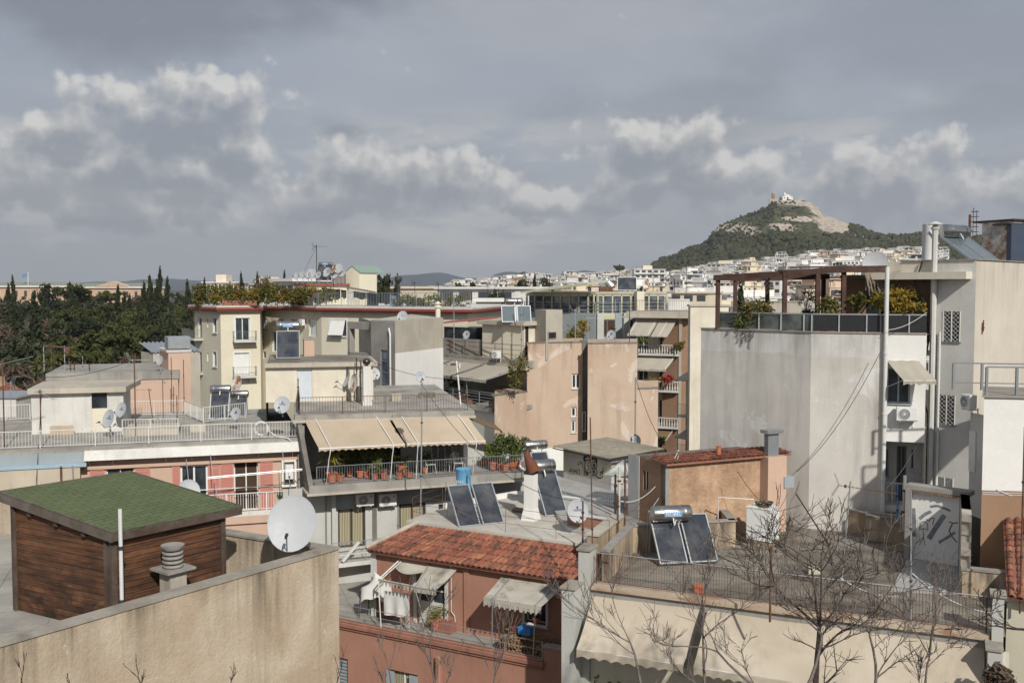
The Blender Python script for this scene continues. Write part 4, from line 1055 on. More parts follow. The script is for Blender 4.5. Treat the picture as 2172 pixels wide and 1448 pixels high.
# ================================================================ C: awning building
def fp(F, px, py, off=0.0):
	h = F.hit(px, py, off); return F.pt(h[0], h[1], off)
def fs(F, px, py=900, off=0.0): return F.hit(px, py, off)[0]
def build_C():
	zr = -5.7; c0 = PZ(631, 880, zr); c1 = PZ(1001, 870, zr)
	F = Face(c0, c1); back = 13.0
	t = thing('awning_building', 'grey building with two broad tan awnings over a balcony full of potted plants', 'building', (c0.x, c0.y, GROUND))
	G = Face(F.pt(0,0,-back), F.pt(0,0,0))
	q = MB(); G.wall(q, 0, G.len, GROUND, zr-.02, [])
	F.slab(q, -.0, .3, GROUND, zr-.32, -.5, .0, 0)
	q.build('side_wall', M['conc'], t)
	q = MB(); q.prism([vec2(F.pt(-.12,0,.12)), vec2(F.pt(F.len+.1,0,.12)), vec2(F.pt(F.len+.1,0,-back)), vec2(F.pt(-.12,0,-back))], zr-.22, zr); q.build('roof_slab', M['roof_conc'], t)
	q = MB(); F.slab(q, -.2, F.len+.15, zr-.34, zr-.222, -2, .2); q.build('roof_lip', M['conc_light'], t)
	zb = -8.62; rec = -1.9; B = Face(F.pt(0,0,rec), F.pt(F.len+2.5,0,rec)); ops = []
	for (x0, y0, x1, y1, fr, gl, nx) in ((720,925,790,1005,'white_old','dark',2), (914,938,960,985,'white_paint','brown_int',3), (800,930,850,1000,'wood_dark','dark',2)):
		bx = B.box(x0, y0, x1, y1); bx = (bx[0], bx[1], zb+.02, zb+2.15)
		w = window(t, B, bx, ops, fr, gl, nx, 1, name='balcony_door')
		if x0 == 914:
			q = MB(); n = 9
			for k in range(n):
				for j in range(12):
					a = bx[0]+(bx[1]-bx[0])*k/n; z = zb+.05+j*.175; W = (bx[1]-bx[0])/n
					q.bar(B.pt(a,z,.0), B.pt(a+W,z+.175,.0), .014); q.bar(B.pt(a,z+.175,.005), B.pt(a+W,z,.005), .014)
			q.build('lattice_gate', M['white_metal'], w)
	q = MB(); B.wall(q, 0, F.len, zb, zr-.3, ops); q.build('balcony_wall', M['gate_wall'], t)
	q = MB(); B.wall(q, F.len, F.len+2.5, GROUND, zb+1.0, []); q.build('rear_wall', M['gate_wall'], t)
	q = MB(); s = fs(B, 978, 960); B.slab(q, s-.1, s+.1, zb, zr-.3, 0, 1.3); q.build('screen_wall', M['white_clean'], t)
	b0 = PZ(668, 1036, zb); b1 = PZ(1122, 1005, zb); S = Face(b0, b1)
	poly = [vec2(S.pt(-.25,0)), vec2(S.pt(S.len,0)), vec2(S.pt(S.len+.6,0,-4.5)), vec2(F.pt(0,0,-2.2))]
	q = MB(); q.prism(poly, zb-.2, zb); q.build('balcony_slab', M['conc'], t)
	q = MB(); S.slab(q, -.35, S.len+.1, zb-.3, zb-.202, -1.6, .12); q.build('slab_lip', M['conc_light'], t)
	q = MB(); S.slab(q, -.25, S.len, zb, zb+.12, -.16, 0); q.build('upstand', M['conc'], t)
	railing(t, [S.pt(.1,zb+.12,-.08), S.pt(S.len-.1,zb+.12,-.08), S.pt(S.len+.5,zb+.12,-3.5)], .8, 'grey_metal', gap=.11, bar=.013, post=2.4, rail=.02)
	q = MB(); a = S.pt(-.25, zb, 0); q.hexa([a, S.pt(-.05,zb), F.pt(.15,zb,-2), F.pt(-.02,zb,-2), F.pt(-.02,zr-.3,.05), F.pt(.18,zr-.3,.05), F.pt(.18,zr-.3,-2), F.pt(-.02,zr-.3,-2)]); q.build('party_wall', M['conc_dark'], t)
	L = Face(F.pt(0,0,-back+.5), F.pt(.02,0,-.05))
	r = railing(t, [F.pt(.1,zr,-5.2), F.pt(.1,zr,-.05), F.pt(F.len-.2,zr,-.05)], .78, 'rust', gap=.125, bar=.013, post=2.0, rail=.02)
	A = lambda px, py: fp(F, px, py, .1); Bq = lambda px, py: fp(S, px, py, .12)
	ft = lambda px, py: PZ(px, py, zb+.1)
	awning(t, A(646,890), A(823,885), Bq(676,950), Bq(859,941), 'canvas_tan', val=.17, scal=.06, arms=(.13,.86), feet=[ft(692,1027), ft(828,1019)], sag=.05)
	awning(t, A(829,885), A(991,880), Bq(862,940), Bq(1030,934), 'canvas_tan', val=.17, scal=.06, arms=(.14,.88), feet=[ft(883,1014), ft(1003,1006)], sag=.05)
	awning(t, F.pt(F.len-.1,zr-.4,0), F.pt(F.len+.4,zr-.5,-3), F.pt(F.len+1.5,zr-1.05,-.1), F.pt(F.len+1.7,zr-1.1,-2.8), 'canvas_brown', val=.15, scal=.05, arms=())
	def bp(px, py): return PZ(px, py, zb+.05)
	for k, (kd, px, py, sc, lab) in enumerate((('yucca',704,1022,1.3,'large yellow green yucca in a clay pot at the left end of the awning balcony'), ('small',722,1021,1.0,'low clay pot next to the big yucca'),
			('tall',742,1010,.85,'leafy shrub in a pot behind the railing, first right of the big yucca'), ('bush',764,1012,1.1,'round green pot plant between two taller shrubs on the awning balcony'),
			('tall',778,1012,.9,'dense green shrub in a pot under the first awning'), ('bush',795,1017,1.0,'pot plant at the foot of the second awning pole'), ('tall',812,1010,.95,'tallest leafy shrub under the first awning'),
			('small',814,1015,1.0,'clay pot against the railing left of the second awning pole'), ('palm',852,1006,1.45,'arching yellow palm under the gap between the two awnings'), ('small',848,1015,1.0,'clay pot below the arching palm'),
			('small',868,1012,.9,'small clay pot left of the white garden chairs'), ('bush',902,1002,.9,'pot plant standing by the white garden chairs'),
			('bush',1045,995,1.2,'first green pot plant on the open right part of the awning balcony'), ('tall',1062,996,.95,'tall bushy shrub in a clay pot on the open balcony corner'), ('tall',1085,994,.9,'second tall shrub on the open balcony corner'),
			('bush',1095,990,1.1,'round plant beside the two corner shrubs'), ('tall',1112,990,.8,'rightmost leafy shrub of the awning balcony'), ('small',1072,998,1.1,'clay pot in front of the corner shrubs'), ('small',1028,985,1.0,'clay pot at the back of the open balcony'),
			('bush',1012,978,.9,'pot plant by the back wall of the open balcony'))):
		plant(kd, bp(px, py), lab, sc, group=None)
	def chair(px, py, rz, lab):
		c = bp(px, py); ct = thing('garden_chair', lab, 'chair', tuple(c), 'white garden chairs'); X = Vector((cos(rz), sin(rz), 0)); Yv = Vector((-sin(rz), cos(rz), 0)); Z = Vector((0,0,1))
		q = MB(); q.hexa([c+X*x*.21+Yv*y*.2+Z*.42 for x, y in ((-1,-1),(1,-1),(1,1),(-1,1))]+[c+X*x*.21+Yv*y*.2+Z*.44 for x, y in ((-1,-1),(1,-1),(1,1),(-1,1))]); q.build('seat', M['white_metal'], ct)
		for x, y in ((-1,-1),(1,-1),(1,1),(-1,1)):
			q = MB(); q.tube([c+X*x*.24+Yv*y*.24, c+X*x*.19+Yv*y*.18+Z*.42], .012, 5); q.build('leg', M['white_metal'], ct)
		q = MB(); q.tube([c+X*(-.2)+Yv*.2+Z*.42, c+X*(-.2)+Yv*.3+Z*.85, c+X*0+Yv*.32+Z*.93, c+X*.2+Yv*.3+Z*.85, c+X*.2+Yv*.2+Z*.42], .014, 5)
		for k in (-.1, 0, .1): q.tube([c+X*k+Yv*.2+Z*.45, c+X*k+Yv*.31+Z*.88], .008, 4)
		q.build('backrest', M['white_metal'], ct)
		for sx in (-1, 1):
			q = MB(); q.tube([c+X*sx*.22+Yv*.24+Z*.66, c+X*sx*.25-Yv*.15+Z*.64, c+X*sx*.22-Yv*.18+Z*.42], .012, 5); q.build('armrest', M['white_metal'], ct)
	chair(912, 1003, .4, 'white metal chair left of its pair on the awning balcony'); chair(958, 998, -2.6, 'white metal chair near the balcony lattice gate'); chair(975, 1000, 1.4, 'white metal chair nearest the rightmost awning pole')
	W = Face(S.pt(-1.2,0,-1.35), S.pt(S.len+1.5,0,-1.35)); ops = []
	for (x0, y0, x1, y1, nx) in ((717,1070,775,1160,2), (847,1067,903,1175,2)):
		w = window(t, W, W.box(x0, y0, x1, y1), ops, 'dark_metal', 'glass_c', nx, 1, depth=.16, fw=.09, name='glazed_door')
	w = window(t, W, W.box(930,1068,960,1095), ops, 'grey_metal', 'glass', 1, 1)
	q = MB(); W.wall(q, 0, W.len, GROUND, zb-.2, ops); q.build('lower_wall', M['gate_wall'], t)
	q = MB(); sa = fs(W, 716, 1050); sb = fs(W, 762, 1050)
	a, b = fs(W, 709, 1050), fs(W, 752, 1050); W.slab(q, a, b, ZAT(1068, 45.5), zb-.21, 0, .03); q.build('blue_grey_panel', M['blue_grey'], t)
	q = MB(); a, b = fs(W, 838, 1050), fs(W, 955, 1050); W.slab(q, a, b, ZAT(1066, 45.5), zb-.21, 0, .03); q.build('blue_grey_panel', M['blue_grey'], t)
	q = MB(); s = fs(W, 706, 1080); W.slab(q, s-.09, s+.09, GROUND, zb-.2, 0, .3); q.build('wall_fin', M['gate_wall'], t)
	q = MB(); s = fs(W, 793, 1080); W.slab(q, s-.08, s+.12, GROUND, zb-.2, 0, .06); q.build('wall_fin', M['conc_dark'], t)
	q = MB(); s = fs(W, 691, 1080); q.tube([W.pt(s,zb-.2,.05), W.pt(s,GROUND,.05)], .035); q.build('downpipe', M['grey_metal'], t)
	h = W.hit(771, 1069); ac_unit(W, h[0], h[1], 'left of two white air conditioners under the awning balcony', logo=True)
	h = W.hit(819, 1069); ac_unit(W, h[0], h[1], 'right of two white air conditioners under the awning balcony', logo=True)
	zl = -12.1; l0 = PZ(705, 1197, zl); l1 = PZ(806, 1185, zl); Lf = Face(l0, l1)
	q = MB(); q.prism([vec2(Lf.pt(-.1,0)), vec2(Lf.pt(Lf.len+1,0)), vec2(W.pt(fs(W,830,1200),0,.0)), vec2(W.pt(fs(W,700,1200),0,.0))], zl-.18, zl); q.build('lower_balcony', M['white_old'], t)
	railing(t, [Lf.pt(0,zl,-.06), Lf.pt(Lf.len+.9,zl,-.06)], .92, 'galv', gap=.11, bar=.014, post=1.4)
	q = MB(); p = Lf.pt(.45, zl, .02); q.bar(p+Vector((0,0,.1)), p+Lf.d*.75+Vector((0,0,.9)), .12); q.bar(p+Vector((-.3,.1,.35)), p+Lf.d*1.6+Vector((0,0,.4)), .25, .03); tag(q.build('folded_bench', M['white_old'], None), 'weathered boards and a rolled mat leaning on the lower balcony rail', 'boards')
	zl2 = -15.2
	q = MB(); q.prism([vec2(Lf.pt(-.1,0)), vec2(Lf.pt(Lf.len+1,0)), vec2(W.pt(fs(W,830,1200),0,.0)), vec2(W.pt(fs(W,700,1200),0,.0))], zl2-.18, zl2); q.build('lower_balcony', M['white_old'], t)
	railing(t, [Lf.pt(0,zl2,-.06), Lf.pt(Lf.len+.9,zl2,-.06)], .92, 'galv', gap=.11, bar=.014, post=1.4)
	zp = -3.72; n0 = PZ(563, 770, zp); P1 = Face(n0, n0 + F.d*5.35)
	t2 = thing('rooftop_penthouse', 'old cream rooftop hut with a concrete slab roof above the tan awnings', 'building', (n0.x, n0.y, zr)); o2 = []
	f0 = P1.pt(0,0); f1 = P1.pt(P1.len,0); g1 = P1.pt(P1.len,0,-4.2); g0 = P1.pt(0,0,-5.6)
	bx = P1.box(630, 774, 662, 843); bx = (bx[0], bx[1], zr+.05, zp-.3); o2.append(bx)
	q = MB(); P1.slab(q, bx[0]+.01, bx[1]-.01, bx[2], bx[3], -.1, -.05); q.build('sheet_door', M['sheet_door'] if 'sheet_door' in M else flat('pale blue door sheet', (.55,.60,.64), .6), t2)
	q = MB(); P1.wall(q, 0, P1.len, zr, zp-.22, o2); q.build('front_wall', M['cream_old'], t2)
	q = MB()
	for a, b in ((g0, f0), (f1, g1), (g1, g0)): G2 = Face(a, b); G2.wall(q, 0, G2.len, GROUND if a is g0 else zr, zp-.22, [])
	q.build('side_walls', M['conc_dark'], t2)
	q = MB(); q.prism([vec2(P1.pt(-.03,0,.25)), vec2(P1.pt(P1.len+.2,0,.25)), vec2(P1.pt(P1.len+.2,0,-4.4)), vec2(P1.pt(-.03,0,-5.8))], zp-.22, zp); q.build('roof_slab', M['conc_light'], t2)
	q = MB(); q.prism([vec2(P1.pt(.1,0,.1)), vec2(P1.pt(P1.len,0,.1)), vec2(P1.pt(P1.len,0,-4.2)), vec2(P1.pt(.1,0,-5.6))], zp, zp+.06); q.build('roofing', M['roof_dark'], t2)
	p = PZ(611, 760, zp+.1); solar(611, 760, p.y, 'solar heater with a blue lettered tank on the cream rooftop hut', az=-78, panels=1, pw=1.2, pl=1.75, tilt=52, tl=1.15, tr=.24, word='NOBEL', back=-.1, tz=.28)
	b = PZ(655, 757, zp); ct = thing('brick_chimney', 'stub of peach plastered chimney right of the lettered solar heater', 'chimney', tuple(b)); q = MB(); q.box(tuple(b), .55, .5, .95, R(18)); q.build('stack', M['pinkwall'], ct)
	q = MB(); q.box((b.x, b.y, b.z+.95), .6, .55, .05, R(18)); q.build('cap', M['conc'], ct)
	b = PZ(778, 859, zr); ct = thing('chimney', 'square white chimney topped by a dark ball vent', 'chimney', tuple(b)); zt = ZAT(776, b.y)
	q = MB(); q.box(tuple(b), .38, .38, zt-b.z, R(18)); q.build('stack', M['white_old'], ct); q = MB(); q.box((b.x, b.y, b.z), .46, .46, .2, R(18)); q.build('foot', M['white_old'], ct)
	q = MB(); q.lathe((b.x, b.y, zt), [(.06,0),(.1,.06),(.17,.12),(.2,.2),(.17,.3),(.1,.36),(0,.38)], 18); q.build('ball_vent', flat('blackened steel ball', (.09,.075,.06), .35, .8), ct, smooth=True)
	dish(734, 802, 50.3, .42, 'edge on grey dish at the right of the cream rooftop hut', az=-150, el=15, mast=1.0)
	dish(750, 812, 49.3, .43, 'stained dish just right of the edge on grey dish', az=-146, el=10, mast=.85, mat='dish_rust')
	dish(794, 792, 57, .34, 'white dish half hidden by the ball topped chimney', az=-60, logo='small', mast=1.4)
	dish(598, 858, 45.5, .37, 'wall mounted white dish at the left corner of the cream hut roof', az=-95, logo='nova', mast=.55)
	for (x, y, yb, lab) in ((737,770,850,'thin iron pole behind the edge on dish'), (757,758,852,'dark twin pole beside the stained dish'), (766,765,850,'slim dark pole left of the ball topped chimney')):
		b = PZ(x, yb, zr); pole(b, ZAT(y, b.y)-zr, .03, 'dark_metal', lab)
	b = PZ(633, 868, zr); pole(b, ZAT(802, b.y)-zr, .025, 'rust', 'rusty pole at the front left corner of the awning building roof')
	b = PZ(977, 858, zr); pole(b, ZAT(765, b.y)-zr, .035, 'rust_white', 'leaning flaking pole at the right end of the awning building roof', lean=(-.2,0))
build_C()
# ================================================================ D: pink building and its roof
def build_D():
	zr = -6.85; a = PZ(-160, 966.3, zr); b = PZ(643, 932, zr); F = Face(a, b)
	t = thing('pink_building', 'pink flat roofed apartment building with salmon shutters and a long white fascia', 'building', (a.x, a.y, GROUND))
	back = 12.5
	q = MB(); q.prism([vec2(F.pt(0,0,.1)), vec2(F.pt(F.len,0,.1)), vec2(F.pt(F.len,0,-back)), vec2(F.pt(0,0,-back))], zr-.18, zr); q.build('roof', M['roof_conc'], t)
	q = MB(); F.slab(q, 0, F.len-.02, zr+.0, zr+.1, -.25, .06); q.build('kerb', M['conc'], t)
	s1 = fs(F, 180, 960)
	q = MB(); z0, z1 = zr-.46, zr-.06
	q.hexa([F.pt(s1,z0,.42), F.pt(F.len+.05,z0,.42), F.pt(F.len+.05,z0,.02), F.pt(s1,z0,.02), F.pt(s1,z1,.16), F.pt(F.len-.1,z1,.16), F.pt(F.len-.1,z1,.02), F.pt(s1,z1,.02)])
	q.build('fascia', M['white_old'], t)
	q = MB(); F.slab(q, 0, s1-.02, zr-.52, zr-.1, 0, .14); q.build('grey_fascia', M['blue_grey'], t)
	q = MB(); F.slab(q, 0, s1+.1, zr-.68, zr-.52, 0, .5); q.build('gutter', flat('pale blue gutter', (.33,.43,.50), .5), t)
	W = Face(F.pt(0,0,-.12), F.pt(F.len,0,-.12)); ops = []
	def shut(bx, name='shutter'):
		q = MB(); W.slab(q, bx[0], bx[1], bx[2], bx[3], .02, .05)
		m = .05
		for z in [bx[2]+.08+k*.065 for k in range(int((bx[3]-bx[2]-.16)/.065))]: W.slab(q, bx[0]+m, bx[1]-m, z, z+.03, .05, .066)
		for (u0, u1, v0, v1) in ((bx[0],bx[0]+m,bx[2],bx[3]), (bx[1]-m,bx[1],bx[2],bx[3]), (bx[0]+m,bx[1]-m,bx[3]-m,bx[3]), (bx[0]+m,bx[1]-m,bx[2],bx[2]+m)): W.slab(q, u0, u1, v0, v1, .05, .075)
		q.build(name, M['pink_shutter'], t)
	zd = -9.98
	def fix(b, zz=None): return (b[0], b[1], zz if zz is not None else b[2], b[3])
	window(t, W, W.box(226, 992, 285, 1060), ops, 'white_paint', 'glass', 2)
	window(t, W, fix(W.box(383, 986, 441, 1080), zd), ops, 'white_paint', 'glass', 2, name='glazed_door', fw=.08)
	window(t, W, fix(W.box(497, 979, 548, 1080), zd), ops, 'white_paint', 'brown_int', 2, name='open_door', depth=.3)
	for x0, y0, x1, y1, door in ((192,996,222,1062,0), (288,992,319,1060,0), (366,988,382,1062,1), (442,985,466,1062,1), (468,983,495,1062,1), (552,978,579,1060,1)):
		bx = W.box(x0, y0, x1, y1); shut(fix(bx, zd if door else bx[2]))
	q = MB(); W.wall(q, 0, W.len, GROUND, zr-.18, ops); G = Face(F.pt(F.len,0,.0), F.pt(F.len,0,-back)); G.wall(q, 0, G.len, GROUND, zr-.18, []); q.build('facade', M['pinkwall'], t)
	q = MB(); W.slab(q, fs(W,178,980), W.len, ZAT(982, 44)-.0, ZAT(975,44), 0, .12); q.build('string_course', M['pinkwall'], t)
	for x in (190, 240, 352, 407, 455, 548, 620): s = fs(F, x, 965); q = MB(); q.bar(F.pt(s,zr-.46,.3), F.pt(s,zr-.75,.0), .025); q.build('bracket', M['galv'], t)
	b0 = PZ(300, 1098, zd); b1 = PZ(655, 1076, zd); S = Face(b0, b1)
	q = MB(); q.prism([vec2(S.pt(0,0)), vec2(S.pt(S.len,0)), vec2(W.pt(W.len,0,0)), vec2(W.pt(fs(W,290,1050),0,0))], zd-.2, zd); q.build('balcony_slab', M['white_old'], t)
	q = MB(); S.slab(q, 0, S.len-.1, zd-.55, zd-.2, -.2, 0); q.build('balcony_apron', M['pinkwall'], t)
	railing(t, [S.pt(.1,zd,-.05), S.pt(S.len-.12,zd,-.05)], .82, 'white_paint', gap=.11, bar=.016, post=1.9, rail=.028)
	q = MB(); q.bar(S.pt(.1,zd+1.08,-.05), S.pt(S.len-.1,zd+1.08,-.05), .035); q.build('upper_rail', M['white_paint'], t)
	q = MB(); S.slab(q, S.len-.12, S.len, zd-.2, zd+1.55, -1.6, .0); q.build('balcony_divider', M['white_clean'], t)
	for x, kd, sc, lab in ((520,'bush',.7,'low pot plant behind the white rail by the open door'), (545,'bush',.6,'small pot plant on the pink building balcony'), (600,'bush',1.0,'flowering pot plant below the wall boiler'), (575,'small',.9,'clay pot between the salmon shutter and the boiler')):
		plant(kd, PZ(x, 1078, zd), lab, sc, group=None)
	bx = W.box(601, 978, 624, 1027); bo = thing('wall_boiler', 'white gas boiler in a framed wall niche right of the salmon shutters', 'boiler', tuple(W.pt(bx[0], bx[2])))
	q = MB()
	for (u0,u1,v0,v1) in ((bx[0]-.08,bx[0],bx[2]-.08,bx[3]+.08),(bx[1],bx[1]+.08,bx[2]-.08,bx[3]+.08),(bx[0],bx[1],bx[3],bx[3]+.08),(bx[0],bx[1],bx[2]-.08,bx[2])): W.slab(q, u0, u1, v0, v1, 0, .16)
	q.build('frame', M['white_clean'], bo); q = MB(); W.slab(q, bx[0], bx[1], bx[2], bx[3], .0, .02); q.build('niche', M['conc_dark'], bo)
	q = MB(); W.slab(q, bx[0]+.07, bx[1]-.05, bx[2]+.28, bx[3]-.12, .03, .3); q.build('casing', M['white_paint'], bo, bevel=.02)
	q = MB(); c = W.pt((bx[0]+bx[1])/2, bx[2]+.4, .3); q.lathe(c, [(0,.02),(.05,.02),(.05,0)], 12, axis=W.n); q.tube([c, c+Vector((.05,-.05,-.2)), c+Vector((.05,0,-.5))], .012); q.build('flue', M['cable'], bo)
	q = MB(); a0 = PY(440, 1012, 42.6); a1 = PY(642, 994, 44.0); q.tube([a0, a1], .02); q.tube([a0+Vector((0,0,-.06)), a1+Vector((0,0,-.06))], .012)
	for x, y0, y1 in ((461,1010,1055), (452,962,1010), (400,964,1020), (605,956,1000), (617,1000,1040)): q.tube([PY(x-6, y0, 43.4), PY(x, y1, 42.9)], .015)
	tag(q.build('drying_frame', M['galv'], None), 'galvanised clothes drying frame hung in front of the pink facade', 'drying rack')
	q = MB(); A0, A1 = F.pt(0,zr-.7,.45), F.pt(s1-.15,zr-.7,.45)
	q.grid(40, 8, lambda u, v: A0.lerp(A1, u)+Vector((0,0,-1.85*v))+F.n*(.06*sin(u*30)*v*.3+.1*v)); q.build('roller_canvas', M['canvas_beige'], t, smooth=True)
	q = MB(); s = fs(F, 134, 1000); q.tube([F.pt(s,zr-.6,.62), F.pt(s,zr-1.75,.62)], .045); q.build('rust_post', M['rust'], t)
	q = MB(); s = fs(F, 158, 1000); q.tube([F.pt(s,zr-.6,.6), F.pt(s+.05,zr-1.9,.6)], .03); q.build('canvas_arm', M['galv'], t)
	railing(t, [F.pt(0,zr+.1,-.1), F.pt(F.len-.1,zr+.1,-.1), F.pt(F.len-.1,zr+.1,-2.2)], .74, 'white_metal', gap=.125, bar=.013, post=2.3)
	zb = zr
	def R3(pts, h=.8, **k): railing(t, [PZ(x, y, zb) for x, y in pts], h, 'white_metal', gap=.13, bar=.012, **k)
	R3([(262,882),(392,880),(432,897),(520,886),(520,884)]); R3([(-40,895),(64,889)]); R3([(260,921),(378,918)], .7)
	h0 = PZ(68, 921, zr); h1 = PZ(263, 914, zr); H = Face(h0, h1); zt = -4.68
	t2 = thing('rooftop_hut', 'grey rendered rooftop hut with a weathered slab roof and cream door', 'building', tuple(h0)); ops = []
	bx = H.box(195, 832, 228, 912); q = MB(); H.slab(q, bx[0]-.06, bx[0], bx[2], bx[3]+.05, .0, .05); H.slab(q, bx[1], bx[1]+.06, bx[2], bx[3]+.05, 0, .05); H.slab(q, bx[0], bx[1], bx[3], bx[3]+.05, 0, .05); dr = q.build('door', M['white_old'], t2)
	q = MB(); m = bx[2]+(bx[3]-bx[2])*.58; H.slab(q, bx[0], bx[1], bx[2], m, -.06, -.02); H.slab(q, (bx[0]+bx[1])/2-.02, (bx[0]+bx[1])/2+.02, bx[2], m, -.02, .0); q.build('door_panel', M['cream'], dr); q = MB(); H.slab(q, bx[0], bx[1], m, bx[3], -.06, -.03); q.build('door_glass', M['glass'], dr)
	ops.append(bx); q = MB(); H.wall(q, 0, H.len, zr, zt-.25, ops, .08)
	for A_, B_ in ((H.pt(H.len,0), H.pt(H.len,0,-3.4)), (H.pt(H.len,0,-3.4), H.pt(0,0,-3.4)), (H.pt(0,0,-3.4), H.pt(0,0))): g = Face(A_, B_); g.wall(q, 0, g.len, zr, zt-.25, [])
	q.build('wall', M['white_old'], t2)
	q = MB(); q.prism([vec2(H.pt(-.1,0,.3)), vec2(H.pt(H.len+.15,0,.3)), vec2(H.pt(H.len+.5,0,-3.6)), vec2(H.pt(-.1,0,-3.6))], zt-.25, zt); q.build('roof_slab', M['conc_light'], t2)
	for x, lab in ((120,'plywood board leaning on the rooftop hut, left one'), (145,'plywood board leaning on the rooftop hut, right one')):
		p = PZ(x, 921, zr); q = MB(); q.box((p.x, p.y-.05, zr), .52, .04, .42, H.ang+.15); tag(q.build('board', flat('chipboard', (.45,.36,.26), .8), None), lab, 'board')
	p0 = PZ(262, 925, zr); p1 = PZ(378, 921, zr); G = Face(p0, p1); tag_ = thing('roof_plinth', 'low concrete roof plinth with a pale railing right of the rooftop hut', 'plinth', tuple(p0)); q = MB(); G.slab(q, 0, G.len, zr, zr+.28, -2.2, 0); q.build('plinth', M['conc_light'], tag_)
	c = PY(555, 908, 44.8); q = MB(); pts = []
	for k in range(140):
		a_ = k*.36; r = .30+.035*sin(k*.11)+.012*(k % 7)/7; pts.append(c+Vector((cos(a_)*r, -.05-.004*(k % 9), sin(a_)*r*.98)))
	q.tube(pts, .012, 5); q.tube([pts[-1], c+Vector((.7,-.15,-.35)), c+Vector((1.25,-.2,-.42)), c+Vector((1.35,-.2,-.55))], .02, 6); tag(q.build('coiled_hose', M['hose'], None, smooth=True), 'coil of white hose hung on the roof railing', 'hose')
	dish(229, 888, 45.6, .40, 'front dish of the pair beside the grey rooftop hut', az=-124, el=20, logo='nova', mast=.75)
	dish(256, 869, 47.0, .33, 'rear dish of the pair beside the grey rooftop hut', az=-120, el=20, logo='nova', mast=1.0)
	dish(499, 877, 48.0, .30, 'small dish with a black ring emblem by the lettered solar tank', az=-118, el=18, logo='ring', mast=.55)
	dish(338, 764, 57.0, .26, 'plain white dish on the peach stair tower', az=-120, el=14, mast=.7)
	dish(502, 813, 56.0, .42, 'rust streaked dish behind the lettered solar tank', az=-130, el=15, mast=1.2, mat='dish_rust')
	dish(790, 30, 1, .01, 'x', mast=.1) if False else None
	b = PZ(465, 888, zr); solar(464, 888, b.y, 'solar heater with navy lettering on its tank beside the pink building roof', az=-82, panels=1, pw=1.0, pl=1.5, tilt=60, tl=1.02, tr=.22, word='DURABLE', back=-.2, tz=.2)
	solar(504, 884, b.y+1.6, 'plain solar heater tucked behind the navy lettered one', az=-82, panels=1, pw=.95, pl=1.2, tilt=55, tl=.95, tr=.2, back=-.2, tz=.2)
	def up(px, yb, yt, lab, r=.022, mat='rust', nm='antenna_mast'):
		p = PZ(px, yb, zr); pole(p, ZAT(yt, p.y)-zr, r, mat, lab, nm, 'pole')
	p = PZ(10, 951, zr); yagi(p, ZAT(762, p.y)-zr, 12, 1.6, 16, 'tall rusty TV antenna mast at the far left of the pink roof', elw=.28, refl=None, r=.03, tilt=14)
	p = PZ(88, 950, zr); yagi(p, ZAT(826, p.y)-zr, -20, 1.0, 5, 'rusty antenna with a short tilted boom at the front of the pink roof', elw=.6, refl=None, r=.028, tilt=-20)
	p = PZ(288, 925, zr); yagi(p, ZAT(755, p.y)-zr, 10, .9, 4, 'TV antenna with a grid reflector above the roof plinth', elw=.35, r=.028)
	p = PZ(347, 918, zr); yagi(p, ZAT(805, p.y)-zr, 185, 1.1, 12, 'slim antenna mast with ten short rungs on the pink roof', elw=.12, refl=None, r=.018)
	p = PZ(325, 897, zr); yagi(p, ZAT(823, p.y)-zr, 170, 1.0, 14, 'antenna carried on two splayed legs above the pink roof', elw=.14, refl=None, r=.02, lean=(-.2,0))
	for args in ((365,875,758,'dark antenna mast before the peach wall, left of three'), (369,878,820,'short dark mast before the peach wall'), (391,880,763,'dark antenna mast with a row of short rungs'),
				 (236,940,905,'short rusty stay post on the pink roof edge'), (376,905,838,'knotted rusty post near the roof plinth')): up(*args)
	p = PZ(24, 890, zr); yagi(p, ZAT(808, p.y)-zr, 170, .6, 3, 'small white grid antenna behind the far left mast', elw=.3, r=.015, mat='galv')
	zt = -4.75; e0 = PY(97, 700, 57.0); 
	E = Face(XY(97, 55.5), XY(376, 57.5)); t3 = thing('peach_block', 'peach rear block with a stained concrete parapet behind the grey rooftop hut', 'building', (e0.x, e0.y, GROUND))
	q = MB(); q.prism([vec2(E.pt(0,0)), vec2(E.pt(E.len,0)), vec2(E.pt(E.len,0,-7)), vec2(E.pt(0,0,-7))], GROUND, zt-.45); q.build('wall', M['pinkwall'], t3)
	q = MB(); q.prism([vec2(E.pt(-.05,0,.06)), vec2(E.pt(E.len+.05,0,.06)), vec2(E.pt(E.len+.05,0,-7)), vec2(E.pt(-.05,0,-7))], zt-.45, zt); q.build('parapet', M['conc'], t3)
	T = Face(XY(356, 58.2), XY(403, 58.8)); t4 = thing('stair_tower', 'peach stair tower carrying a galvanised duct box', 'building', tuple(T.pt(0,GROUND))); zq = ZAT(747, 58.5)
	q = MB(); q.prism([vec2(T.pt(0,0)), vec2(T.pt(T.len,0)), vec2(T.pt(T.len,0,-3)), vec2(T.pt(0,0,-3))], GROUND, zq); q.build('wall', M['pinkwall'], t4)
	q = MB(); T.slab(q, -.1, T.len+.05, zq, zq+.15, -3, .05); q.build('roof_slab', M['white_old'], t4)
	q = MB(); T.slab(q, 0, T.len+.02, zq+.2, ZAT(714, 58.5), -1.2, .0); q.build('duct_box', M['sheet'], t4, bevel=.02)
	q = MB(); a0 = XY(322, 64); b0 = XY(424, 66); S2 = Face(a0, b0); z0 = ZAT(748, 64)
	def cor(u, v): p = S2.pt(u*S2.len, z0+v*.55, -v*2.5); return p+Vector((0,0,.05*sin(u*70)))
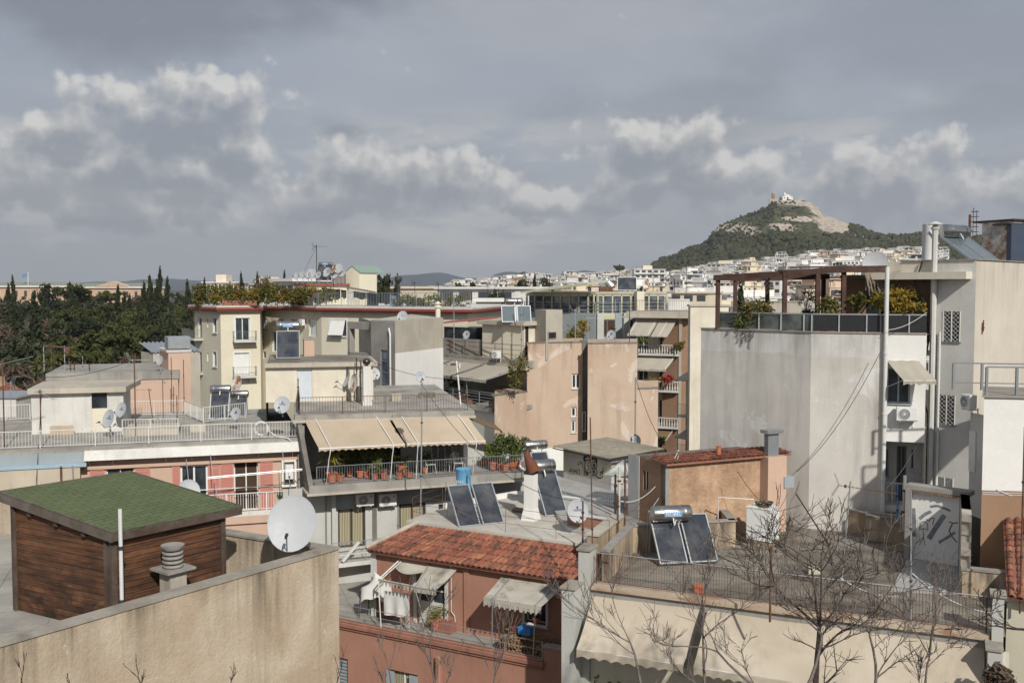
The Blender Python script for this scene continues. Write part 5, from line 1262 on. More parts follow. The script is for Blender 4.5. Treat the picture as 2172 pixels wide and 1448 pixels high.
	q.grid(160, 2, cor); t5 = thing('metal_shed', 'shed with a ribbed zinc roof beyond the peach stair tower', 'shed', tuple(S2.pt(0,GROUND))); q.build('sheet_roof', M['sheet'], t5)
	q = MB(); q.prism([vec2(S2.pt(.1,0,-.1)), vec2(S2.pt(S2.len,0,-.1)), vec2(S2.pt(S2.len,0,-2.4)), vec2(S2.pt(.1,0,-2.4))], GROUND, z0-.05); q.build('wall', M['conc_light'], t5)
	for k, (px, yt) in enumerate(((94,733), (110,736), (138,733), (176,756), (158,768), (150,772), (190,770))):
		p = PY(px, 800, 57.2); p.z = zt; pole(p, ZAT(yt, p.y)-zt, .028 if k != 3 else .02, 'galv' if k in (0,2,3) else 'rust', ('bare iron post of the frame on the peach parapet, %s' % ('leftmost','second','third','single thin one','short and rusty','very short one','right end one')[k]))
	q = MB(); q.bar(PY(92, 733, 57.2), PY(150, 737, 57.2), .08, .08); q.bar(PY(140, 742, 57.2), PY(150, 744, 57.2), .3, .3); tag(q.build('iron_crossbar', M['rust'], None), 'rusty crossbar joining the posts on the peach parapet', 'crossbar')
	H2 = Face(XY(-60, 72), XY(63, 76)); t6 = thing('tiled_house', 'small orange house with a red tiled roof at the far left edge', 'house', tuple(H2.pt(0,GROUND))); ze = ZAT(846, 74)
	q = MB(); q.prism([vec2(H2.pt(0,0)), vec2(H2.pt(H2.len,0)), vec2(H2.pt(H2.len,0,-7)), vec2(H2.pt(0,0,-7))], GROUND, ze); q.build('wall', M['orange_rough'], t6)
	tile_part(t6, H2.pt(-.3,ze-.1,.4), H2.pt(H2.len+.3,ze-.1,.4), H2.pt(-.3,ze+1.1,-2.6), H2.pt(H2.len-.5,ze+1.1,-2.6), name='roof', pitch=.26)
	q = MB(); H2.slab(q, H2.len-1.4, H2.len-1.0, ze+.7, ze+1.5, -2.2, -1.7); q.build('chimney', M['orange_rough'], t6)
	H3 = Face(XY(-60, 66), XY(30, 66)); t7 = thing('white_shed', 'low white shed in front of the red tiled house', 'shed', tuple(H3.pt(0,GROUND))); q = MB(); H3.slab(q, 0, H3.len, GROUND, ZAT(845, 66), -4, 0); q.build('wall', M['white_old'], t7); q = MB(); H3.slab(q, -.1, H3.len+.1, ZAT(845,66), ZAT(841,66), -4, .1); q.build('roof', M['sheet'], t7)
build_D()
# ================================================================ O: bare concrete terrace on the right
def build_O():
	zf = -9.8; a = PZ(1248, 1238, zf); b = PZ(2100, 1346, zf); F = Face(a, b)
	t = thing('terrace_building', 'building with a bare grey roof terrace behind a rusty railing, beige awnings below', 'building', (a.x, a.y, GROUND))
	w0 = PZ(1290, 1233, zf); wm = PZ(1343, 1172, zf); w1 = PZ(1560, 1160, zf); k0 = PZ(1664, 1108, zf); k1 = PZ(1711, 1102, zf); k2 = PZ(1836, 1138, zf); 
	far = Vector((21, 38, zf)); e = F.pt(F.len+.4,zf)
	floor = [F.pt(0,zf,0), F.pt(F.len+.4,zf,0), F.pt(F.len+.4,zf,-6.5), Vector((20.5,37,zf)), Vector((k2.x+.3,k2.y+.5,zf)), Vector((k1.x+.3,k1.y+.3,zf)), Vector((k0.x-.3,k0.y+.3,zf)), Vector((w1.x-.1,w1.y+.9,zf)), Vector((wm.x-.1,wm.y+.4,zf)), Vector((w0.x-.5,w0.y+.8,zf))]
	q = MB(); q.ngon(floor); q.build('terrace_floor', M['roof_dark'], t)
	q = MB(); F.slab(q, 0, F.len, zf-.12, zf+.03, -.3, .18); q.build('edge_coping', plaster('rust stained marble edge', (.50,.42,.32), (.4,.33,.25), (.22,.09,.035), gs=.8, scale=1.0, streak=(1.2,1.2,3), gthr=(.5,.6)), t)
	q = MB(); F.slab(q, 0, F.len, zf-.42, zf-.12, -.3, .06); q.build('edge_beam', M['conc'], t)
	q = MB(); F.wall(q, -.6, F.len+.5, GROUND, zf-.42, []); G = Face(F.pt(-.6,0,-8), F.pt(-.6,0,0)); G.wall(q, 0, G.len, GROUND, zf-.12, []); q.build('facade', M['cream_old'], t)
	railing(t, [F.pt(.25,zf+.03,-.1), F.pt(F.len-.1,zf+.03,-.1)], 1.02, 'rust', gap=.088, bar=.011, post=2.6, rail=.018)
	q = MB(); q.tube([F.pt(.25,zf+1.06,-.1), F.pt(F.len-.1,zf+1.06,-.1)], .018, 6); q.build('handrail', M['galv'], t)
	def pier(px0, px1, yt, off0, off1, zbot, name, mat='gate_wall'):
		s0, s1 = fs(F, px0, 1250), fs(F, px1, 1250); z = F.hit((px0+px1)/2, yt, off1)[1]; q = MB(); F.slab(q, s0, s1, zbot, z, off0, off1); o = q.build(name, M[mat], t)
		q = MB(); F.slab(q, s0-.06, s1+.06, z, z+.07, off0-.06, off1+.06); q.build('pier_cap', M['coping'], o)
	pier(1231, 1254, 1168, -.5, .2, GROUND, 'gate_pier'); pier(1214, 1240, 1252, .2, 1.0, GROUND, 'lower_pier')
	pier(2105, 2130, 1266, -.3, .25, zf-2.2, 'gate_pier'); pier(2096, 2124, 1380, .2, .9, GROUND, 'lower_pier')
	def rw(p, q_, h, mat='stained_parapet', th=.22, name='parapet'):
		G = Face(p, q_); m = MB(); G.slab(m, 0, G.len, zf-.1, zf+h, -th, 0); o = m.build(name, M[mat], t); m = MB(); G.slab(m, -.03, G.len+.03, zf+h, zf+h+.05, -th-.05, .05); m.build('coping', M['conc'], o)
		return G
	rw(w0, wm, 1.0); rw(wm, w1, 1.0); rw(w1, Vector((w1.x+.05,w1.y+2.6,zf)), 1.0, name='step_wall')
	rw(k0, k1, .92); rw(k1, k2, .92); rw(k2, Vector((k2.x+3.4,k2.y-2.2,zf)), .95); rw(Vector((w1.x+.4,w1.y+2.6,zf)), k0, .95)
	q = MB(); p = PZ(1836, 1145, zf); G = Face(p, p+F.d*1.15); G.slab(q, 0, 1.15, zf, zf+.92, -.8, 0); q.build('block', M['stained_parapet'], t); q = MB(); G.slab(q, -.04, 1.19, zf+.92, zf+.97, -.84, .04); q.build('block_top', M['roof_dark'], t)
	q = MB(); p = PZ(1891, 1166, zf); G = Face(p, p+F.d*.7); G.slab(q, 0, .7, zf, zf+.98, -.9, 0); q.build('block', M['stained_parapet'], t); q = MB(); G.slab(q, -.04, .74, zf+.98, zf+1.03, -.94, .04); q.build('block_top', M['roof_dark'], t)
	h0 = PZ(1932, 1183, zf); h1 = PZ(2032, 1200, zf); H = Face(h0, h1); t2 = thing('ruined_hut', 'broken open rooftop hut with brush marks and a child drawing on its white wall', 'hut', tuple(h0)); zt = ZAT(1036, 35.8)
	q = MB(); H.slab(q, 0, H.len, zf, zt, -.2, 0); bw = q.build('back_wall', M['white_clean'], t2)
	q = MB(); H.slab(q, -.16, .0, zf, zt, -.2, .25); q.build('left_jamb', M['conc'], t2)
	f1 = PZ(2036, 1262, zf); Rr = Face(f1, H.pt(H.len+.02, zf, 0)); 
	q = MB(); n = 12; rnd = random.Random(5); fz = ZAT(1090, f1.y)
	th = .3; ins = H.d*th
	for k in range(n):
		z0 = zf+(fz-zf)*k/n; z1 = zf+(fz-zf)*(k+1)/n; e0 = rnd.uniform(-.05,.07)
		P = [Rr.pt(e0,z0), Rr.pt(Rr.len,z0)]
		q.hexa([Rr.pt(e0,z0,0), Rr.pt(e0,z0,0)+ins, Rr.pt(Rr.len,z0,0)+ins, Rr.pt(Rr.len,z0,0), Rr.pt(e0,z1,0), Rr.pt(e0,z1,0)+ins, Rr.pt(Rr.len,z1,0)+ins, Rr.pt(Rr.len,z1,0)])
	q.hexa([Rr.pt(.9,fz), Rr.pt(.9,fz)+ins, Rr.pt(Rr.len,fz)+ins, Rr.pt(Rr.len,fz), Rr.pt(1.7,zt), Rr.pt(1.7,zt)+ins, Rr.pt(Rr.len,zt)+ins, Rr.pt(Rr.len,zt)])
	q.build('side_wall', M['orange_rough'] if False else M['conc_light'], t2)
	q = MB(); H.slab(q, -.2, H.len+.4, zt, zt+.16, -.35, .22); q.build('roof_remnant', M['conc'], t2)
	q = MB()
	for k in range(26): s = -.15+k*(H.len+.3)/26; H.slab(q, s, s+.05, zt-.05-rnd.uniform(0,.06), zt, .14, .21)
	q.build('broken_bricks', M['brown_wall'], t2)
	q = MB(); q.ngon([H.pt(-.1,zf+.006,0), Vector(f1)+Vector((-2.1,.35,.006)), Vector(f1)+Vector((0,0,.006)), H.pt(H.len,zf+.006,0)]); q.build('painted_floor', M['roof_grey'], t2)
	def stroke(pts, w, mat, nm='brush_mark'):
		q = MB(); P = [fp(H, x, y, .006) for x, y in pts]
		for i in range(len(P)-1):
			d = (P[i+1]-P[i]).normalized(); s = d.cross(H.n).normalized()*w
			q.quad(P[i]-s, P[i+1]-s*.9, P[i+1]+s*.9, P[i]+s)
		q.build(nm, mat, bw)
	dk = plaster('smeared grey paint', (.10,.115,.14), (.2,.21,.23), (.6,.6,.58), gs=.6, scale=3)
	br = flat('rust brown crayon', (.17,.055,.03), .8); gr = flat('grey crayon', (.25,.25,.25), .8)
	stroke([(1937,1077),(1939,1105),(1939,1137)], .075, dk); stroke([(1950,1100),(1962,1090),(1975,1084)], .06, dk)
	stroke([(1973,1074),(1988,1072),(2005,1078),(2016,1083)], .045, dk); stroke([(1970,1142),(1985,1118),(2003,1092)], .09, dk); stroke([(1991,1150),(2008,1140),(2026,1128)], .05, dk)
	stroke([(1958,1122),(1959,1138),(1950,1155)], .018, gr, 'stick_figure'); stroke([(1959,1138),(1962,1156)], .018, gr, 'stick_figure'); stroke([(1951,1124),(1953,1108),(1960,1105),(1967,1109),(1968,1124),(1960,1120),(1954,1122)], .02, gr, 'stick_figure')
	stroke([(2013,1106),(2022,1109),(2032,1108)], .02, br); stroke([(2020,1110),(2013,1125),(2020,1138),(2030,1150)], .022, br); stroke([(1965,1100),(1970,1105),(1975,1098),(1982,1098),(1978,1112)], .016, br)
	p0 = PZ(2040, 1264, zf); p1 = PZ(2145, 1275, zf); G = Face(p0, p1); q = MB(); G.slab(q, 0, G.len, zf-.1, zf+.85, -.25, 0); q.build('parapet', M['stained_parapet'], t); q = MB(); G.slab(q, -.05, G.len, zf+.85, zf+.92, -.3, .04); q.build('coping', M['conc'], t)
	Aa = lambda px, py: fp(F, px, py, .05)
	nrm = F.n
	def out(p, d, dz): return Vector(p)+nrm*d+Vector((0,0,dz))
	a0, a1, a2, a3 = Aa(1256,1262), Aa(1492,1292), Aa(1500,1293), Aa(2088,1372)
	awning(t, a0, a1, out(a0,1.35,-1.35)-F.d*.05, out(a1,1.35,-1.35)-F.d*.3, 'canvas_beige', val=.3, scal=.08, arms=(), sag=.09, nsc=9)
	awning(t, a2, a3, out(a2,1.35,-1.35)-F.d*.1, out(a3,1.35,-1.35), 'canvas_beige', val=.3, scal=.08, arms=(), sag=.09, nsc=26)
	q = MB(); q.bar(Aa(1492,1288), out(a1,1.3,-1.45)-F.d*.25, .09, .09); q.build('awning_strut', M['dark_metal'], t)
	c = PZ(1463, 1199, zf); solar(1462, 1193, c.y, 'big solar heater with blue lettered steel tank on the bare terrace', az=-80, panels=2, pw=1.04, pl=1.92, tilt=49, tl=1.42, tr=.285, word='NOBEL', gap=.09, tz=.12, back=-.55, tx=-.35)
	p = PZ(1625, 1150, zf+.2); p = Vector((p.x, p.y+.55, p.z)); ct = thing('rusty_cistern', 'white enamelled square water tank with rust spots on the bare terrace', 'water tank', (p.x, p.y, zf)); an = R(-38); zt = ZAT(1080, p.y-.4)
	q = MB(); q.box((p.x, p.y, zf+.2), 1.0, .8, zt-zf-.2, an); q.build('tank', M['rust_white'], ct, bevel=.015)
	q = MB(); q.box((p.x, p.y, zt+.001), 1.04, .84, .03, an); q.build('lid', M['rust_white'], ct); q = MB(); q.lathe((p.x, p.y-.1, zt+.03), [(0,.03),(.2,.03),(.22,0)], 18); q.build('hatch', M['rust'], ct)
	q = MB(); q.box((p.x, p.y, zf), .9, .72, .2, an); q.build('plinth', M['stained_parapet'], ct)
	q = MB(); q.tube([Vector((p.x-.35,p.y,zt+.03)), Vector((p.x-.35,p.y,zt+.3)), Vector((p.x-1.7,p.y+.1,zt+.36)), Vector((p.x-1.7,p.y+.1,zt-.9))], .022); q.build('pipe', M['pvc'], ct)
	for x, s_, mt, lab in ((-.12,.16,'lf_green','dark bowl with green rim standing on the rusty cistern'), (.22,.19,'dark_metal','black plastic bowl standing on the rusty cistern')):
		b_ = Vector((p.x+x, p.y+.1, zt+.035)); q = MB(); q.lathe(tuple(b_), [(s_*.6,0),(s_,.12),(s_*1.1,.13),(s_*1.0,.16),(s_*.85,.1),(0,.05)], 18); tag(q.build('bowl', M[mt] if mt != 'lf_green' else flat('dark green glaze', (.05,.08,.03), .4), None, smooth=True), lab, 'bowl')
	for (x0, y0, x1, y1, lab) in ((1650,1017,1683,1118,'long bare stick leaning upright behind the cistern'), (1658,1016,1686,1108,'second stick leaning behind the cistern'), (1688,1046,1756,1152,'longest dark pole leaning down onto the bare terrace')):
		b_ = PZ(x1, y1, zf); tp = PY(x0, y0, b_.y+2.0); q = MB(); q.tube([tp, b_], .03, 6); tag(q.build('leaning_pole', M['dark_metal'] if x0 > 1685 else M['bark'], None), lab, 'pole')
	for k in range(5):
		p_ = PZ(1704+k*5, 1112, zf); q = MB(); q.tube([p_, p_+Vector((.08,.12,.42))], .065, 10); tag(q.build('roof_tile', M['pot'], None), 'spare clay barrel tile leaning on the rear terrace parapet', 'tile', 'spare tiles leaning on the parapet')
	q = MB(); p_ = PZ(1702, 1112, zf); q.box(tuple(p_), .4, .1, .33, .2); tag(q.build('slate_stack', M['white_old'], None), 'small upright stack of pale slabs left of the spare tiles', 'slabs')
	p_ = PZ(1783, 1262, zf+.03); 
	y = yagi(p_, ZAT(1020, p_.y)-p_.z, -14, 1.75, 12, 'long boom TV antenna on a grey mast at the terrace railing', mat='galv', elw=.2, r=.026, tilt=-6, zig=True, lean=(.25,0), bmat='rust')
	p_ = PZ(1633, 1318, zf+.03); yagi(p_, ZAT(1158, p_.y)-p_.z, 168, 1.9, 16, 'rusted TV antenna low on a dark post at the terrace railing', mat='rust', elw=.16, refl=None, r=.035, tilt=8, bmat='rust')
	p_ = PZ(1932, 1316, zf+.03); pole(p_, ZAT(1040, p_.y)-p_.z, .028, 'galv', 'light grey pole rising in front of the ruined hut', lean=(-.08,0))
	p_ = PZ(1903, 1106, zf+.9); pole(p_, ZAT(1030, p_.y)-p_.z, .03, 'plastic_blue', 'blue plastic pipe left of the ruined hut')
	p_ = PZ(1917, 1120, zf+.9); pole(p_, ZAT(1008, p_.y)-p_.z, .065, 'galv', 'thick zinc pipe next to the blue plastic pipe', 'flue_pipe', 'pipe')
	p_ = PZ(1258, 1225, zf+.03); pole(p_, ZAT(885, p_.y)-p_.z, .022, 'rust', 'very tall thin rusty pole rising from the terrace corner pier', lean=(-.12,0))
	p_ = PZ(1236, 1150, -9.3); pole(p_, ZAT(1062, p_.y)-p_.z, .032, 'rust', 'short rusty post in front of the wordmark dish')
	G = Face(PZ(1268,1146,-9.0), PZ(1322,1104,-9.0)); q = MB(); G.slab(q, 0, G.len, -11, -8.85, -.4, 0); o = thing('boundary_wall', 'stained concrete boundary wall between the tiled house and the bare terrace', 'wall', tuple(G.pt(0,-11)));
	q.build('masonry', M['stained_parapet'], o); q = MB(); G.slab(q, -.05, G.len+.05, -8.85, -8.78, -.45, .06); q.build('coping', M['conc_light'], o)
build_O()
def build_SPQ():
	zs = -9.32; P = [PZ(1203,1116,zs), PZ(1262,1134,zs), PZ(1330,1116,zs), PZ(1425,1100,zs), PY(1500,900,49), PY(1150,900,51), PZ(1150,1050,zs)]
	t = thing('low_roof_building', 'low building with a pale painted flat roof behind the wordmark dish', 'building', (P[0].x, P[0].y, GROUND))
	q = MB(); q.prism([vec2(p) for p in P], GROUND, zs-.01); q.build('wall', M['white_old'], t); q = MB(); q.ngon([(p.x,p.y,zs) for p in P]); q.build('roof', M['roof_grey'], t)
	railing(t, [PZ(1200,1046,zs+.05), PZ(1306,1078,zs+.05), PZ(1345,1070,zs+.05)], 1.0, 'galv', gap=.12, bar=.014, post=2)
	tf = thing('wire_fence', 'sagging wire mesh fence on rusty posts along the pale roof edge', 'fence', tuple(PZ(1325,1120,zs))); pts = [PZ(1325,1122,zs), PZ(1400,1108,zs), PZ(1470,1097,zs)]
	for i in range(2):
		G = Face(pts[i], pts[i+1]); n = int(G.len/.14); q = MB(); H = .98
		for k in range(-7, n):
			for sg in (0, 1):
				s0, s1 = k*.14, k*.14+H; z0, z1 = zs, zs+H
				if s0 < 0: z0 += -s0; s0 = 0
				if s1 > G.len: z1 -= s1-G.len; s1 = G.len
				if s1 <= s0: continue
				if sg: q.tube([G.pt(s0,2*zs+H-z0,0), G.pt(s1,2*zs+H-z1,0)], .0035, 3, cap=False)
				else: q.tube([G.pt(s0,z0,0), G.pt(s1,z1,0)], .0035, 3, cap=False)
		for z in (.02, .35, .66, H): q.bar(G.pt(0,zs+z), G.pt(G.len,zs+z), .012)
		q.build('mesh_panel', M['rust'], tf)
	for (x, yb, yt, r, m, lab) in ((1305,1095,1005,.045,'dark_metal','dark square post left of the cream post on the pale roof'), (1313,1092,990,.05,'white_old','cream post carrying the little glass pyramid'), (1325,1122,978,.035,'rust','rusty post at the left end of the wire mesh fence'),
						   (1310,1133,1050,.04,'rust','short rusted post wrapped with cable'), (1437,1075,955,.06,'pvc','tall white plastic pipe in front of the rough orange wall'), (1386,1100,975,.08,'rust','fat rusted stove pipe on the pale roof'), (1466,1092,1022,.03,'rust','thin rusty post at the right end of the wire mesh fence'),
						   (1567,1090,997,.04,'galv','grey tube standing by the rough orange wall')):
		p = PZ(x, yb, zs); pole(p, ZAT(yt, p.y)-zs, r, m, lab, 'stove_pipe' if r == .08 else 'metal_post', 'pipe' if r in (.08,.06) else 'post')
	p = PZ(1387, 1100, zs); z = ZAT(975, p.y); q = MB(); q.tube([(p.x,p.y,z), (p.x,p.y,z+.05), (p.x+.06,p.y-.1,z+.16), (p.x+.1,p.y-.3,z+.12)], .13, 12); tag(q.build('flue_elbow', M['rust'], None, smooth=True), 'rusted elbow cowl on top of the fat stove pipe', 'cowl')
	zt = -6.75; n0 = PZ(1413, 984, zt); F = Face(n0, PZ(1668, 962, zt)); L = F.pt(0,0,-2.7)
	t2 = thing('orange_house', 'small house with a rough orange wall and a thin strip of clay tiles on top', 'house', (n0.x, n0.y, GROUND)); ops = []
	q = MB(); F.wall(q, .14, F.len, GROUND, zt, []); q.build('front_wall', M['orange_rough'], t2)
	q = MB(); F.slab(q, -.04, .14, GROUND, zt+.05, -.3, .03); q.build('corner_render', M['conc'], t2)
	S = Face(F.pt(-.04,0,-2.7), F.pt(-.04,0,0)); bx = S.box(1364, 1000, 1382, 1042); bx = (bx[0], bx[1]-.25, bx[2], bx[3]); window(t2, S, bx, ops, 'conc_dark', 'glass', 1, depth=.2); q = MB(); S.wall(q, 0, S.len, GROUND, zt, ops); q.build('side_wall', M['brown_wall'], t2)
	q = MB(); S.slab(q, .1, 1.35, GROUND, zt-.02, .0, .012) if False else None
	wp = fs(S, 1356, 1040); q = MB(); S.slab(q, 0, max(.2, wp), GROUND, zt+.02, 0, .02); q.build('whitewash', M['white_old'], t2)
	b = Face(F.pt(F.len,0), F.pt(F.len,0,-2.7)); q = MB(); b.wall(q, 0, 2.7, GROUND, zt, []); q2 = MB(); F.slab(q2, .0, F.len, zt-.3, zt-.06, -2.7, -1.0); q2.build('rear_roof', M['roof_dark'], t2); q.build('end_wall', M['orange_rough'], t2)
	s0, s1 = fs(F, 1612, 1010), fs(F, 1651, 1010); q = MB(); F.slab(q, s0, s1, GROUND, zt+.02, 0, .5); q.build('chimney_breast', M['pinkwall'], t2)
	q = MB(); F.slab(q, s0+.15, s1-.25, zt+.02, ZAT(922, n0.y+1.5), .05, .3); o = q.build('flue', M['grey_metal'], t2); q = MB(); F.slab(q, s0+.02, s1-.12, ZAT(922, n0.y+1.5)+.02, ZAT(916, n0.y+1.5)+.05, -.05, .42); q.build('flue_cap', M['sheet'], o)
	tile_part(t2, F.pt(-.1,zt+.06,.22), F.pt(F.len+.1,zt+.06,.22), F.pt(-.1,zt+.15,-1.05), F.pt(F.len+.1,zt+.15,-1.05), name='tile_strip')
	q = MB(); c = F.pt(fs(F,1534,965), zt+.1, -.3); q.lathe(tuple(c), [(.09,0),(.08,.35),(.1,.36),(.1,.4)], 12); q.build('clay_vent', M['pot'], t2)
	q = MB(); a = F.pt(fs(F,1655,1040), -8.2, .35); q.box((a.x,a.y,ZAT(1032,a.y)), .5, .4, .45, F.ang); q.build('meter_box', M['blue_grey'], t2)
	zq = -7.84; e0 = PZ(1195,950,zq); e1 = PZ(1297,973,zq); e2 = PZ(1402,958,zq); e3 = e0+(e2-e1)
	t3 = thing('graffiti_shed', 'shed with graffiti walls and a grey corrugated roof', 'shed', tuple((e1.x,e1.y,zs)))
	A, B = Face(e0, e1), Face(e1, e2); q = MB(); q.prism([vec2(e0), vec2(e1), vec2(e2), vec2(e3)], zs-1, zq-.02); wl = q.build('wall', plaster('tagged cream wall', (.56,.52,.40), (.50,.46,.36), gs=.3, patch=((.47,.46,.47), .54, .5)), t3)
	c = [PZ(1186,943,zq+.05), PZ(1297,974,zq+.05), PZ(1395,955,zq+.05)]; 
	r0, r1, r2 = e0-B.d*.0+A.n*.35-A.d*.4+Vector((0,0,.08)), e1+A.n*.35+B.n*.35+Vector((0,0,.08)), e2+B.n*.35+Vector((0,0,.18)); r3 = r0+(r2-r1)
	n = 46
	q = MB(); q.grid(n*6, 3, lambda u, v: r0.lerp(r1, u).lerp(r3.lerp(r2, u), v)+Vector((0,0,.035*sin(u*n*2*pi*.9)))); o = q.build('corrugated_roof', M['corr'], t3, smooth=True)
	q = MB(); q.bar(r1-Vector((0,0,.08)), r2-Vector((0,0,.08)), .05, .1); q.bar(r0-Vector((0,0,.1)), r1-Vector((0,0,.1)), .04, .05); q.build('edge_rail', M['dark_metal'], t3)
	blk = M['logo_dark']; blu = flat('blue spray paint', (.10,.16,.42), .7)
	def gr(F_, pts, w, mt, nm='graffiti', closed=False):
		q = MB(); P = [fp(F_, 1180+x*(260/1882), 920+y*(200/1448), .01) for x, y in pts]
		if closed: P.append(P[0])
		for i in range(len(P)-1):
			d = (P[i+1]-P[i]); 
			if d.length < 1e-5: continue
			d.normalize(); s = d.cross(F_.n).normalized()*w; q.quad(P[i]-s-d*w*.6, P[i+1]-s+d*w*.6, P[i+1]+s+d*w*.6, P[i]+s-d*w*.6)
		q.build(nm, mt, wl)
	def cir(cx, cy, rx, ry, a0=0, a1=360, n=16): return [(cx+rx*cos(R(a0+(a1-a0)*k/n)), cy+ry*sin(R(a0+(a1-a0)*k/n))) for k in range(n+1)]
	w = .022
	gr(A, [(510,430),(485,450),(480,480),(500,500),(505,530),(480,560)], w, blk); gr(A, cir(485,490,50,95,100,330), w*1.2, blk); gr(A, cir(480,380,52,48,150,360), w*3.4, blk); gr(A, cir(570,410,46,40,190,380), w*3.2, blk)
	gr(A, cir(575,475,48,52,-90,250), w*1.3, blk); gr(A, cir(575,580,50,52,-80,260), w*1.3, blk); gr(A, cir(578,478,14,18), w*1.5, blk); gr(A, cir(575,578,14,18), w*1.5, blk); gr(A, cir(480,540,55,60,30,200), w, blk)
	gr(A, [(610,640),(640,672),(680,678),(712,650),(716,610),(695,590),(720,560),(715,520)], w*1.3, blk); gr(A, cir(690,610,18,30,120,320), w, blk)
	for k, pth in enumerate(([(205,620),(200,560),(225,530),(240,560),(215,575),(240,620)], [(255,625),(258,545)], [(270,620),(275,545),(290,580),(305,545),(305,625)], [(330,625),(318,580),(335,545),(355,560),(360,600),(345,630)], [(420,580),(440,590),(425,620),(440,640)], [(450,640),(460,590),(468,640)], [(472,640),(474,595),(486,635),(488,590)],
								[(320,455),(350,480),(345,420)], [(360,440),(385,430),(380,470)], [(395,430),(410,470),(400,500),(415,510)], [(300,290),(340,300),(380,310),(420,325)])): gr(A, pth, w*.75, blk)
	for pth in (cir(1000,450,40,32,0,360), cir(1090,430,45,60,150,420), cir(1150,500,60,70,170,400), [(980,470),(1020,500),(1070,560),(1120,540)]): gr(B, pth, w*2.2, blu)
	for pth in ([(1480,320),(1485,265),(1500,300),(1520,260),(1530,320)], [(1040,660),(1035,740),(1050,700)], [(1080,650),(1110,660),(1085,720),(1110,735)], [(1300,340),(1320,310),(1340,340)], [(1350,300),(1350,340),(1380,305)]): gr(B, pth, w*.8, blu)
	b = PY(1316, 1005, 43.0); t4 = thing('glass_pyramid', 'small pyramid skylight of tinted glass on a post', 'skylight', tuple(b)); w_ = .85; C = [b+Vector((cos(R(20+90*k))*w_, sin(R(20+90*k))*w_, 0)) for k in range(4)]; tp = b+Vector((.1,0,.62))
	q = MB(); 
	for k in range(4): q.tri(C[k], C[(k+1) % 4], tp)
	q.build('panes', glassm('pale pyramid glass', (.25,.27,.24), .1), t4)
	q = MB()
	for k in range(4): q.bar(C[k], tp, .035); q.bar(C[k], C[(k+1) % 4], .045)
	q.build('frame', M['grey_metal'], t4)
	dish(1348, 934, 50.0, .27, 'white dish with navy wordmark on the mast above the corrugated shed roof', az=-82, el=12, logo='nova', mast=.45)
	p = PY(1347, 955, 49.6); p.z = -8.6; pole(p, ZAT(800, p.y)-p.z, .035, 'galv', 'mast carrying the wordmark dish beside the peach party wall')
	solar(1153, 1000, 43.3, 'steel heater tank tilted behind the tall collector', az=-70, panels=1, pw=.8, pl=1.0, tilt=50, tl=1.0, tr=.2)
build_SPQ()
